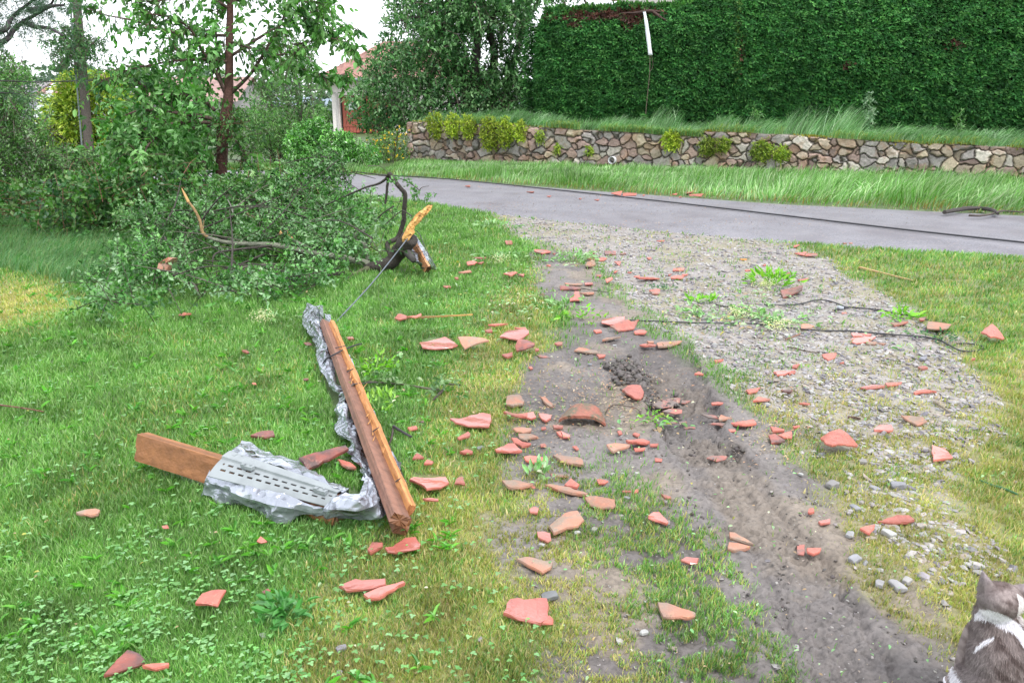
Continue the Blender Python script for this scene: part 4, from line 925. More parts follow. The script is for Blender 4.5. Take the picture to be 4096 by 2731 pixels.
# ------------------------------------------------------------------ wall plants, hedge strip, thistle
def wall_locate(ud, off=0.0):
    for q in np.arange(0, WLEN, .03):
        x, y = wall_pt(q, off); u, v = proj(np.array(x), np.array(y), np.array(.9))
        if u >= ud: return q
    return WLEN
def wall_plants():
    defs = [(1003, 286, 18, 30, 'leftmost bright yellow-green cushion hanging over the wall'), (1045, 288, 20, 26, 'second yellow-green cushion from the left on the wall'), (1080, 290, 18, 26, 'third yellow-green cushion from the left on the wall'),
            (1128, 306, 22, 38, 'longest yellow-green cushion hanging down the wall'), (1163, 303, 18, 34, 'yellow-green cushion right of the longest one on the wall'), (1195, 300, 14, 22, 'small yellow-green cushion sixth from the left on the wall'),
            (1542, 322, 22, 22, 'round yellow-green cushion alone near the middle of the wall'), (1625, 334, 18, 22, 'dull green cushion below drooping grass on the wall'), (1662, 330, 16, 16, 'narrow yellowish tuft hanging beside the dull green cushion'),
            (1750, 344, 26, 22, 'broad loose cushion left of the step in the wall'), (1795, 352, 18, 18, 'small loose cushion right at the foot of the step in the wall'),
            (1242, 312, 10, 14, 'little green tuft growing from a wall joint on the left'), (1282, 340, 8, 10, 'small mossy tuft in the wall under the overhanging grass'), (1355, 345, 8, 10, 'small mossy tuft in the wall left of the drain pipe')]
    for ud, vd, wr, hr, lb in defs:
        q = wall_locate(ud); x, y = wall_pt(q, -.10); c = gy('D', ud, vd, y); k = 80.0
        root = empty('trailing_plant', (x, y, c.z), lb, 'wall plant', 'yellow-green plants hanging over the stone wall')
        zc = y*CP; px = 1829/zc; n = int(22+wr*hr*.60)
        a = RNG.uniform(-1, 1, (n, 2)); a = a[(a**2).sum(1) < 1]
        P = np.stack([x+a[:, 0]*wr/px*1.0, y-.02-RNG.random(len(a))*.16*(1-a[:, 1]**2*.3), c.z-a[:, 1]*hr/px*1.0], 1)
        gl, gt = Geo(), Geo(); br = ud < 1210 or ud in (1542,)
        twiggy(gl, gt, P, .10, 10, .042, .6, [(0.34, 0.46, 0.04), (0.46, 0.56, 0.07), (0.24, 0.36, 0.03)] if br else [(0.26, 0.37, 0.05), (0.34, 0.44, 0.06), (0.16, 0.26, 0.03)], -.35, (0, -.5, -.2), every=3)
        gl.build('foliage', M['leaf'], root); gt.build('stems', M['bark'], root)
wall_plants()
def hedge_things():
    # white plastic strip hanging on the hedge with its string
    Y = 23.1; a = gy('D', 1480, 28, Y+.1); root = empty('plastic_strip', a, 'long white plastic strip hanging down the front of the hedge on a string', 'plastic strip')
    g = Geo(); pts = smooth_path([gy('D', 1480, 27, Y), gy('D', 1484, 50, Y-.05), gy('D', 1488, 80, Y-.05), gy('D', 1494, 127, Y-.04)], 6); n = len(pts)
    V = [];
    for i, p in enumerate(pts):
        w = .055*(.7+.5*i/n); tw = .5*math.sin(i*.5)
        for s, d in ((-1, 0), (1, 0), (1, .012), (-1, .012)): V.append((p.x+s*w*math.cos(tw), p.y+s*w*math.sin(tw)*.6+d, p.z))
    Q = [(4*i+k, 4*i+(k+1) % 4, 4*i+4+(k+1) % 4, 4*i+4+k) for i in range(n-1) for k in range(4)]+[(0, 1, 2, 3), (4*n-4, 4*n-3, 4*n-2, 4*n-1)]
    g.add(V, Q, None, (.78, .80, .86)); g.build('strip', M['plain'], root, True)
    g = Geo(); tube(g, smooth_path([gy('D', 1480, 20, Y+.1), gy('D', 1480, 29, Y)], 3), .012, 5, (.1, .06, .04))
    g.build('string', M['bark'], root); g = Geo(); tube(g, smooth_path([gy('D', 1493, 126, Y), gy('D', 1492, 170, Y-.03), gy('D', 1488, 210, Y-.05), gy('D', 1483, 262, Y-.1)], 5), .009, 5, (.16, .12, .09))
    g.build('string', M['bark'], root); g = Geo(); tube(g, smooth_path([gy('D', 1490, 110, Y), gy('D', 1498, 135, Y-.05), gy('D', 1499, 155, Y-.03), gy('D', 1492, 165, Y-.05)], 5), .005, 4, (.16, .12, .09)); g.build('string', M['bark'], root)
    # snapped branch lying in the hedge top
    root = empty('snapped_branch', gy('D', 1500, 35, 23.6), 'brown snapped branch lodged in the dead top of the hedge', 'branch')
    g = Geo(); tube(g, smooth_path([gy('D', 1425, 30, 23.9), gy('D', 1460, 30, 23.7), gy('D', 1490, 26, 23.5), gy('D', 1520, 28, 23.5)], 5), [.01, .03, .045, .02], 7, (0.07, 0.035, 0.028), .5)
    tube(g, smooth_path([gy('D', 1500, 27, 23.5), gy('D', 1520, 42, 23.3), gy('D', 1545, 56, 23.3)], 5), [.045, .03, .01], 7, (0.07, 0.035, 0.028), .5); g.build('limb', M['bark'], root, True)
    # thistle and leafy weeds on the bank
    for (ud, vt, vb, nm, lb, k, cols) in [(1998, 216, 305, 'thistle', 'tall grey-green thistle standing in front of the hedge', 70, [(0.22, 0.36, 0.20), (0.30, 0.44, 0.28)]), (1740, 258, 300, 'leafy_weed', 'leafy weed clump on the bank in front of the hedge middle', 26, G_PALE), (2205, 262, 310, 'leafy_weed', 'leafy weed clump on the bank towards the right edge', 26, G_PALE)]:
        q = wall_locate(ud, .9); x, y = wall_pt(q, .9); b = gy('D', ud, vb, y); t = gy('D', ud-3, vt, y)
        root = empty(nm, b, lb, 'plant'); g = Geo(); st = [b-Vector((0, 0, .1)), b.lerp(t, .5)+Vector((.03, 0, 0)), t]; tube(g, smooth_path(st, 4), [.012, .006], 5, (0.12, 0.22, 0.08)); g.build('stem', M['leaf'], root)
        gl = Geo(); P = np.array([tuple(b.lerp(t, RNG.random()**.8)) for _ in range(k)])+RNG.normal(size=(k, 3))*.04; twiggy(gl, None, P, .12, 7, .08, .35, cols, -.1); gl.build('foliage', M['leaf'], root)
hedge_things()
def lay(view, pts, up, n=5): return smooth_path([gnd(view, a, b, up) for a, b in pts], n)
def cables():
    def cab(name, label, pts, r, parent=None):
        g = Geo(); tube(g, pts, r, 7); o = g.build(name, M['cable'], None, True); c = pts[len(pts)//2]
        o.data.transform(Matrix.Translation(-Vector(c))); o.location = c; return tag(o, label, 'cable')
    g0 = [gnd('D', a, b, .03) for a, b in [(520, 366), (700, 380), (860, 400), (1000, 409)]]+[gnd('D', a, b, .02) for a, b in [(1180, 426), (1500, 460), (1800, 495), (2100, 530), (2352, 557), (2800, 606)]]
    cab('fallen_cable', 'thin straight cable fallen slantwise across the road', smooth_path(g0, 4), .012)
    cab('black_cable', 'long black cable running from bare soil across the gravel to a loop', lay('V3', [(-310, 640), (-200, 645), (0, 653), (200, 660), (420, 661), (560, 668), (700, 685), (850, 700), (1000, 711), (1200, 715), (1400, 733), (1600, 747), (1700, 757), (1780, 775), (1860, 815), (1920, 845), (2000, 850), (2060, 838), (2075, 822), (2030, 805), (1960, 797), (1900, 800)], .016, 4), .0055)
    cab('bent_cable', 'shorter arched black cable above the long one on the gravel', lay('V3', [(600, 536), (700, 540), (800, 538), (870, 525), (930, 509), (990, 505), (1050, 514), (1110, 535), (1160, 552), (1280, 562), (1400, 576), (1500, 597), (1600, 615), (1640, 622), (1700, 640)], .014, 4), .0055)
    p = gnd('V3', 1115, 560, .012); root = empty('cable_clamp', p, 'grey metal clamp with a black tail lying at the bent cable', 'clamp')
    g = Geo(); a, b = gnd('V3', 1090, 556, .02), gnd('V3', 1138, 560, .02); tube(g, [a, a.lerp(b, .3), b], [.012, .018, .012], 8, (.35, .38, .42)); g.build('clamp_body', M['plain'], root)
    g = Geo(); a, b = gnd('V3', 1075, 576, .01), gnd('V3', 1100, 566, .014); tube(g, [a, b], [.007, .012], 6, (.03, .03, .035)); tube(g, [gnd('V3', 1138, 560, .018), gnd('V3', 1180, 552, .02)], [.010, .006], 6, (.03, .03, .035)); g.build('clamp_tail', M['plain'], root)
    # wire from the long beam up to the splintered butt
    a = gy('W', 1158, 243, 5.75); b = gy('B3', 600, 915, 7.60); m = a.lerp(b, .5)-Vector((0, 0, .03))
    g = Geo(); tube(g, smooth_path([a, m, b], 8), .006, 7, (.16, .18, .22)); o = g.build('steel_wire', mat('steel wire', (.17, .19, .23), .35, metal=.6), None, True); o.data.transform(Matrix.Translation(-a)); o.location = a
    tag(o, 'taut grey wire from the long beam up to the splintered trunk', 'wire')
    # overhead line on the left
    a = gy('S', -300, 318, 16); b = gy('S', 372, 322, 21.7); m = a.lerp(b, .5)-Vector((0, 0, .05)); cab('overhead_line', 'dark overhead line from the left edge to the utility pole', smooth_path([a, m, b], 8), .014)
cables()
def sticks():
    def stick(name, label, cat, pts, r, col, sides=6, m='bark', leaf=None):
        c = pts[0].copy(); root = empty(name, c, label, cat) if leaf else None
        g = Geo(); tube(g, pts, r, sides, col, .2); o = g.build('stick' if leaf else name, M[m], root, False)
        if leaf:
            gl = Geo(); P = np.array([tuple(pts[i]) for i in RNG.integers(0, len(pts), leaf[0])])+RNG.normal(size=(leaf[0], 3))*np.array([.05, .05, .012])+np.array([0, 0, .02]); P[:, 2] = np.maximum(P[:, 2], .012); twiggy(gl, None, P, .07, 6, leaf[1], .55, leaf[2], 0, shape='oval'); gl.build('leaves', M['leaf'], root)
        else: o.data.transform(Matrix.Translation(-c)); o.location = c; tag(o, label, cat)
    def lathp(name, label, a, b, w, h, col):
        g = Geo(); d = (b-a); L = d.length; n = 10; V = []; yaw = math.atan2(d.y, d.x); sx, sy = -math.sin(yaw), math.cos(yaw)
        for i in range(n+1):
            t = i/n; p = a.lerp(b, t); ww = w*(1-.55*t)*(.85+.3*RNG.random());
            for s, z in ((-1, 0), (1, 0), (1, h), (-1, h)): V.append((p.x+sx*s*ww/2, p.y+sy*s*ww/2, p.z+z*(1-.4*t)))
        Q = [(4*i+k, 4*i+(k+1) % 4, 4*i+4+(k+1) % 4, 4*i+4+k) for i in range(n) for k in range(4)]+[(0, 1, 2, 3), (4*n, 4*n+1, 4*n+2, 4*n+3)]
        cc = np.repeat(np.array([np.array(col[0])*(1-i/n)+np.array(col[1])*i/n for i in range(n+1)]), 4, 0)
        g.add(V, Q, None, cc); o = g.build(name, M['wood'], None); o.data.transform(Matrix.Translation(-a)); o.location = a; tag(o, label, 'wooden lath')
    lathp('wooden_lath', 'thin lath on the lawn, dark at the left and orange at its torn right end', gnd('V2', 205, 682, .022), gnd('V2', 708, 652, .035), .022, .014, ((0.16, 0.07, 0.04), (0.60, 0.33, 0.10)))
    lathp('wooden_lath', 'pale orange lath lying at the border of gravel and far grass', gnd('V3', 1245, 290, .02), gnd('V3', 1600, 376, .02), .030, .014, ((0.48, 0.30, 0.14), (0.56, 0.38, 0.18)))
    stick('dead_branch', 'dark curved branch lying at the far road edge on the right', 'branch', lay('T3', [(1935, 1112), (1990, 1102), (2060, 1092), (2130, 1092), (2190, 1102), (2215, 1120)], .06), [.030, .034, .03, .02], (0.06, 0.05, 0.045), 7)
    stick('bare_stick', 'slim bare stick below the dark curved branch on the road edge', 'branch', lay('T3', [(2062, 1128), (2120, 1130), (2180, 1122), (2230, 1106), (2300, 1108), (2380, 1114)], .05), [.018, .014, .01], (0.10, 0.08, 0.07))
    stick('leafy_twig', 'leafy broken twig on the lawn right of the long beam', 'twig', lay('V2', [(-90, 1130), (0, 1135), (120, 1145), (250, 1160), (400, 1185), (470, 1190)], .04), [.007, .005, .008], (0.13, 0.12, 0.08), leaf=(30, .040, G_PALE))
    stick('twig', 'short dark twig right of the leafy twig on the lawn', 'twig', lay('V2', [(490, 1143), (560, 1152), (618, 1156)], .03), [.004, .006], (0.07, 0.06, 0.05))
    stick('twig', 'forked knotty twig end at the tip of the leafy twig', 'twig', lay('V2', [(420, 1265), (460, 1225), (490, 1195), (500, 1165)], .035), [.004, .009, .005], (0.08, 0.06, 0.05))
    stick('twig', 'thin brown arched twig on the bare soil above the track', 'twig', lay('V4', [(1420, 292), (1440, 255), (1490, 232), (1560, 240), (1660, 262), (1700, 320)], .014), [.004, .003, .002], (0.10, 0.07, 0.055))
    stick('twig', 'long thin twig lying on bare soil beside the tile cluster', 'twig', lay('V2', [(1490, 458), (1560, 470), (1640, 482), (1725, 492)], .014), [.005, .003], (0.06, 0.05, 0.045))
    stick('twig', 'reddish short stick on the gravel below the long cable', 'twig', lay('V3', [(745, 770), (790, 755), (845, 733)], .018), [.005, .006], (0.24, 0.12, 0.08))
    stick('twig', 'brown twig leading to the shield-shaped tile piece', 'twig', lay('V3', [(755, 822), (820, 832), (880, 850), (975, 862)], .016), [.005, .004], (0.12, 0.09, 0.06))
    stick('twig', 'dark twig on the gravel left of the torn leaves', 'twig', lay('V3', [(272, 535), (310, 545), (360, 553)], .018), [.007, .005], (0.06, 0.05, 0.045))
    stick('twig', 'pale brown stick lying in the right-hand gravel', 'twig', lay('V3', [(1745, 1190), (1800, 1225), (1855, 1260)], .018), [.007, .006], (0.26, 0.22, 0.16))
    stick('twig', 'dark reddish bark strip in yellow grass', 'twig', lay('V3', [(1165, 1292), (1210, 1296), (1250, 1306)], .014), [.006, .005], (0.10, 0.05, 0.04))
    stick('green_stick', 'long dark green plant stalk near the right edge', 'plant stalk', lay('V5', [(1705, 335), (1780, 365), (1860, 390), (1935, 422)], .02), [.003, .007, .004], (0.05, 0.15, 0.05), m='leaf')
    stick('green_stick', 'bent bright green stem standing beside the fanned tiles', 'plant stalk', [gnd('V3', 790, 1470, .01), gnd('V3', 800, 1420, .06), gnd('V3', 812, 1385, .07), gnd('V3', 838, 1362, .03)], [.003, .002], (0.25, 0.45, 0.10), m='leaf')
    stick('twig', 'reddish brown stem lying at the left edge of the lawn', 'twig', lay('D', [(-60, 925), (0, 930), (60, 938), (100, 945)], .035), [.005, .003], (0.20, 0.08, 0.06))
    stick('twig', 'dark twig right of the long beam in the lawn', 'twig', lay('W', [(1530, 790), (1570, 815), (1632, 850)], .04), [.008, .006], (0.06, 0.055, 0.06))
sticks()
def sprigs():
    def sprig(label, view, x, y, n, spread, size, cols, h=.1, flower=None, shape='oval'):
        size *= .62; spread *= .85; h *= .6; c = gnd(view, x, y); root = empty('leafy_sprig', c, label, 'leafy sprig'); g = Geo(); P = np.array([tuple(c)]*n)+RNG.normal(size=(n, 3))*np.array([spread, spread*.7, 0]); P[:, 2] += RNG.random(n)*h+.02
        st = Geo()
        D = norm(P-np.array(tuple(c))+np.array([0, 0, h*.3])+RNG.normal(size=(n, 3))*.02)
        for k in range(3): leaves(g, P+RNG.normal(size=(n, 3))*.015, D+RNG.normal(size=(n, 3))*.5, RNG.uniform(.7, 1.2, n)*size, .40, pal(n, cols, .2), .4, .45, shape)
        for j in range(0, n, 3): tube(st, [c+Vector((0, 0, .01)), Vector(P[j])], [.004, .002], 4, (0.25, 0.38, 0.12))
        g.build('leaves', M['leaf'], root); st.build('stem', M['leaf'], root)
        if flower:
            f = Geo(); fc = gnd(view, *flower, .05); m = 260; Q = np.array([tuple(fc)]*m)+RNG.normal(size=(m, 3))*np.array([.05, .04, .03]); leaves(f, Q, RNG.normal(size=(m, 3)), np.full(m, .011), .9, pal(m, [(0.72, 0.72, 0.45), (0.62, 0.64, 0.32)]), shape='dia'); f.build('blossom', M['leaf'], root)
    BR = [(0.20, 0.50, 0.04), (0.28, 0.58, 0.07), (0.15, 0.40, 0.04)]; PL = [(0.28, 0.48, 0.20), (0.38, 0.56, 0.30), (0.20, 0.40, 0.12)]
    sprig('bright green elder sprig with cream blossom standing on the gravel', 'V3', 640, 415, 40, .11, .11, BR, .20, (610, 395))
    sprig('pale elder leaves with cream blossom lying on the gravel by the long cable', 'V3', 560, 605, 26, .16, .10, PL, .03, (420, 590))
    sprig('torn pale leaves with blossom touching the long cable', 'V3', 720, 665, 22, .13, .09, PL, .03, (700, 672))
    sprig('small green sprig left of the long cable on gravel', 'V3', 170, 530, 14, .08, .09, BR, .05)
    sprig('green leaves beside the upper torn leaves on gravel', 'V3', 150, 612, 12, .08, .09, PL, .03)
    sprig('yellow-green leaves behind the red slice near the right grass', 'V3', 1500, 630, 16, .11, .10, BR, .04)
    sprig('pale green leaves behind the far tile cluster', 'V2', 1450, 265, 26, .14, .11, PL, .10)
    sprig('drooping leafy sprig in the far lawn', 'V2', 850, 18, 26, .20, .12, PL, .05)
    sprig('sprig with pale blossom in the far lawn right of the small bundle', 'V2', 900, 250, 20, .16, .10, PL, .05, (905, 250))
    sprig('green leaf bunch lying on the soil by the lawn edge', 'V2', 1370, 590, 16, .10, .10, PL, .04)
    sprig('leaves scattered above the broad flat pink tile', 'V2', 1500, 685, 14, .10, .08, BR, .03)
    sprig('fallen green leaf with curled pale edges between the brown shards', 'V4', 890, 800, 8, .035, .075, [(0.24, 0.46, 0.16), (0.34, 0.54, 0.28)], .05)
    sprig('small sprig on bare soil right of the arched tile', 'V4', 1760, 385, 12, .06, .05, BR, .03)
    sprig('large pale leaf standing up at the tip of the fallen branches', 'L1', 1525, 735, 6, .03, .17, [(0.26, 0.46, 0.26)], .12)
    sprig('cream blossom cluster on the lawn near the metal tip', 'W', 900, 185, 10, .08, .07, PL, .03, (785, 170))
    sprig('bright green leaves resting on the middle of the long beam', 'W', 1440, 715, 14, .07, .075, [(0.26, 0.52, 0.08), (0.34, 0.60, 0.12)], .14)
    sprig('leafy weed behind the middle of the long beam', 'W', 1430, 480, 26, .11, .075, BR, .09)
    sprig('broad-leaved dock rosette in the near lawn', 'V6', 1585, 800, 26, .05, .085, [(0.08, 0.26, 0.06), (0.12, 0.32, 0.10)], .03)
    sprig('dark feathery weed on gravel beside the red block', 'V2', 2090, 475, 14, .06, .05, [(0.07, 0.18, 0.08)], .05)
    sprig('dark feathery weed at the cable loop', 'V3', 1800, 775, 22, .10, .05, [(0.07, 0.19, 0.08)], .05)
sprigs()
def stones():
    rows = [('V7', 1000, 664, .040, (.30, .31, .32), 'smooth blue-grey stone under the corner of the grooved tile'), ('V6', 1460, 905, .022, (.38, .36, .38), 'grey lumpy stone in the near lawn left of centre'), ('V6', 1890, 970, .024, (.38, .36, .40), 'grey stone in the near yellow-green grass'),
            ('V6', 1875, 1115, .02, (.42, .40, .40), 'pale stone at the bottom edge of the lawn'), ('V7', 1190, 230, .018, (.62, .62, .60), 'white pebble right of the pinkish weathered tile'), ('V7', 1305, 213, .022, (.55, .54, .50), 'flat cream pebble further right of the pinkish tile'),
            ('V7', 953, 315, .016, (.64, .63, .60), 'white pebble below the glossy red chip'), ('V7', 540, 950, .017, (.45, .42, .44), 'angular grey pebble in the near grass'), ('V7', 1640, 905, .020, (.66, .66, .64), 'white flower-like pebble near the bottom'),
            ('V5', 1195, 995, .042, (.52, .51, .52), 'largest pale stone by the cat, middle of three'), ('V5', 1090, 980, .030, (.50, .49, .50), 'pale flat stone, left of three by the cat'), ('V5', 1258, 963, .028, (.55, .53, .52), 'pale stone, right of three by the cat'),
            ('V5', 1145, 680, .036, (.62, .62, .60), 'white slanted stone in the right gravel'), ('V5', 1345, 625, .028, (.64, .58, .54), 'cream stone below the two-toned shard'), ('V5', 940, 830, .036, (.50, .50, .54), 'blue-white stone at the gravel edge by the soil'), ('V5', 910, 680, .030, (.52, .52, .53), 'flat pale stone left of the white slanted one'),
            ('V5', 805, 378, .045, (.42, .40, .40), 'large flat grey stone left in the right gravel'), ('V5', 1200, 385, .045, (.40, .40, .44), 'long flat grey stone in the middle of the right gravel'), ('V5', 1060, 398, .032, (.48, .48, .50), 'pale grey stone between the two large flat ones'), ('V5', 940, 518, .032, (.45, .46, .50), 'blue-grey oval stone above the red triangle'),
            ('V5', 990, 236, .026, (.46, .43, .42), 'round pale stone right of the largest square tile'), ('V5', 612, 310, .016, (.66, .66, .64), 'small white pebble at the soil edge'), ('V4', 1470, 790, .016, (.60, .58, .54), 'cream pebble, left of three pale pebbles on soil'), ('V4', 1553, 783, .012, (.68, .68, .66), 'tiny white pebble, middle of three on soil'), ('V4', 1664, 780, .015, (.66, .66, .64), 'white pebble, right of three on soil'),
            ('V4', 1585, 975, .018, (.44, .43, .46), 'grey pebble on soil below the dark thin sliver'), ('V4', 430, 590, .030, (.36, .38, .38), 'grey stone sunk in the lawn beside the folded red chip'), ('V2', 1555, 1020, .022, (.40, .41, .45), 'blue-grey pebble on soil left of the mud clods'), ('V2', 1735, 880, .018, (.58, .60, .60), 'pale pebble with a white leaf above the mud clods'), ('V3', 1670, 912, .040, (.42, .42, .48), 'blue-grey stone above the lone red lozenge')]
    for vw, x, y, s, col, lb in rows:
        s *= .80; col = tuple(k*.56 for k in col)
        c = gnd(vw, x, y); bm = bmesh.new(); bmesh.ops.create_icosphere(bm, subdivisions=3, radius=1); sd_ = RNG.random(3)*50
        from mathutils import noise as mn
        fl = RNG.uniform(.40, .6)
        for v in bm.verts:
            q = v.co.copy(); k = 1+.30*mn.noise(q*.9+Vector(sd_))+.10*mn.noise(q*3+Vector(sd_)); q = q*k
            q.x = max(-.72+.2*q.y, min(.78, q.x)); q.y = max(-.7, min(.66-.25*q.x, q.y)); q.z = min(.62+.2*q.x, q.z); v.co = Vector((q.x*s*RNG.choice([1.0, 1.0])*1.15, q.y*s*.8, q.z*s*fl))
        rot = Matrix.Rotation(RNG.random()*6, 3, 'Z'); bmesh.ops.rotate(bm, verts=bm.verts, matrix=rot)
        me = bpy.data.meshes.new('stone'); bm.to_mesh(me); bm.free(); a = me.attributes.new('Col', 'FLOAT_COLOR', 'POINT'); a.data.foreach_set('color', np.tile(np.array([*col, 1]), len(me.vertices)).astype(np.float32)); me.polygons.foreach_set('use_smooth', [True]*len(me.polygons))
        o = bpy.data.objects.new('stone', me); COL.objects.link(o); o.location = c+Vector((0, 0, s*fl*.45+.006)); me.materials.append(M['stone']); tag(o, lb, 'stone', 'loose stones lying on the ground')
stones()
# ------------------------------------------------------------------ brick-red block among the branches
def chunk():
    pts = [(820, 628), (828, 592), (850, 575), (880, 560), (905, 565), (893, 598), (862, 630)]; Y = 6.75; F = [gy('L1', a, b, Y+.05*i % .1) for i, (a, b) in enumerate(pts)]; n = len(F); g = Geo()
    V = [tuple(p) for p in F]+[tuple(p+Vector((.02, .05, -.01))) for p in F]; C1 = sum(F, Vector())/n; V += [tuple(C1), tuple(C1+Vector((.02, .05, 0)))]
    T = [(2*n, (i+1) % n, i) for i in range(n)]+[(2*n+1, n+i, n+(i+1) % n) for i in range(n)]; Q = [(i, (i+1) % n, n+(i+1) % n, n+i) for i in range(n)]
    g.add(V, Q, T); o = g.build('ridge_tile_piece', TM['w'], None); o.data.transform(Matrix.Translation(-C1)); o.location = C1; tag(o, 'upright brown red tile chunk stuck in the fallen branches', 'tile piece')
# ------------------------------------------------------------------ torn-off roof edge: two beams, zinc flashing, perforated strip
MZ = mat('crumpled zinc flashing', (0.31, 0.33, 0.38), 0.26, metal=.55, noise=[(7, (0.50, 0.53, 0.61), .45, .62), (8, (0.055, 0.035, 0.045), .575, .64)], bump=[(70, .4, .003)])
nt_ = MZ.node_tree; vo = nt_.nodes.new('ShaderNodeTexVoronoi'); vo.inputs['Scale'].default_value = 20; bp_ = nt_.nodes.new('ShaderNodeBump'); bp_.inputs['Strength'].default_value = .9; bp_.inputs['Distance'].default_value = .018
co_ = [n for n in nt_.nodes if n.type == 'TEX_COORD'][0]; nt_.links.new(co_.outputs['Object'], vo.inputs['Vector']); nt_.links.new(vo.outputs['Distance'], bp_.inputs['Height'])
nt_.links.new([n for n in nt_.nodes if n.type == 'BUMP' and n != bp_][0].outputs[0], bp_.inputs['Normal']); nt_.links.new(bp_.outputs[0], nt_.nodes['Principled BSDF'].inputs['Normal'])
MP = mat('grey perforated strip', (0.25, 0.275, 0.285), 0.35, noise=(18, (0.20, 0.22, 0.23), .4, .7), bump=(20, .15, .01))
MK = mat('slot shade black', (0.012, 0.012, 0.014), .8)  # near-black for painted shade in the slots, assigned to no mesh
def beam_geo(g, a, b, w, h, roll, col, colend, n=26, taper=0, rough=.002):
    d = (b-a); L = d.length; d.normalize(); up = Vector((0, 0, 1)); s = d.cross(up).normalized(); u = s.cross(d).normalized()
    rm = Matrix.Rotation(roll, 3, d); s = rm@s; u = rm@u; V = []; C = []; m6 = [-.5, -.4, -.25, -.08, .08, .25, .4]
    ring = [(a_, -.5) for a_ in m6]+[(.5, a_) for a_ in m6]+[(-a_, .5) for a_ in m6]+[(-.5, -a_) for a_ in m6]; ends = RNG.normal(size=(len(ring), 2))*.004
    for i in range(n+1):
        t = i/n; p = a+d*L*t
        for r_, (x, z) in enumerate(ring):
            q_ = float(vnoise(np.array(t*7.), np.array(r_*1.7), int(w*1000)))-.5; j = RNG.normal(size=3)*rough*.5; e = (ends[r_, 0 if i == 0 else 1] if i in (0, n) else 0)
            if abs(x) == .5 and abs(z) == .5: x *= .975; z *= .975
            V.append(tuple(p+s*(x*w+x*q_*rough*3)+u*(z*h+z*q_*rough*3)+Vector(j)+d*e)); C.append(np.array(col)*(.62+.55*vnoise(np.array(t*2.2), np.array(r_*2.3), 3)+.22*vnoise(np.array(t*16.), np.array(r_*1.1), 8)))
    k = len(ring); Q = [(k*i+j, k*i+(j+1) % k, k*(i+1)+(j+1) % k, k*(i+1)+j) for i in range(n) for j in range(k)]
    m = len(V); g.add(V, Q, None, np.array(C))
    for e, p, sg in ((0, a, -1), (n, b, 1)):
        R_ = [V[k*e+j] for j in range(k)]; c = tuple(np.mean(np.array(R_), 0)); T = [(k, j, (j+1) % k) if sg < 0 else (k, (j+1) % k, j) for j in range(k)]
        g.add(R_+[c], None, T, colend)
    return s, u, d
def sheet(g, rows, cr, seed, sub=6, thick=.0015, ragged=0.0, col=(1, 1, 1)):
    """rows: lists of equal length of 3D points -> crumpled double-sided sheet"""
    A = np.array([[tuple(p) for p in smooth_path(r, sub)] for r in rows]); m = A.shape[0]
    t = np.linspace(0, m-1, (m-1)*sub+1); i0 = np.minimum(t.astype(int), m-2); f = (t-i0)[:, None, None]; B = A[i0]*(1-f)+A[i0+1]*f
    ny, nx = B.shape[:2]; gu = np.gradient(B, axis=1); gv = np.gradient(B, axis=0); N = norm(np.cross(gu, gv))
    U = np.cumsum(np.linalg.norm(gu, axis=2), 1); W_ = np.cumsum(np.linalg.norm(gv, axis=2), 0)
    h = (np.abs(vnoise(U*11, W_*11, seed)-.5)*2)*cr*1.5+(np.abs(vnoise(U*24+W_*9, W_*24-U*9, seed+1)-.5)*2)*cr*.55+(vnoise(U*7, W_*5, seed+2)-.5)*cr*2.0
    B = B+N*(h-cr)[..., None]
    if ragged:
        for e in (0, -1):
            d = (vnoise(U[e]*22, U[e]*0, seed+5)-.5)*ragged; inn = norm(B[1 if e == 0 else -2]-B[e]); B[e] = B[e]+inn*d[:, None]
    B[..., 2] = np.maximum(B[..., 2], .012)
    V = np.concatenate([B.reshape(-1, 3), (B-N*thick).reshape(-1, 3)]); i = (np.arange(ny-1)[:, None]*nx+np.arange(nx-1)[None]).ravel(); q = np.stack([i, i+1, i+nx+1, i+nx], 1); k = ny*nx
    per = list(range(nx))+[r*nx+nx-1 for r in range(1, ny)]+[(ny-1)*nx+c for c in range(nx-2, -1, -1)]+[r*nx for r in range(ny-2, 0, -1)]
    side = [(per[j], per[(j+1) % len(per)], per[(j+1) % len(per)]+k, per[j]+k) for j in range(len(per))]
    g.add(V, np.concatenate([q, q[:, ::-1]+k, np.array(side)]), None, col)
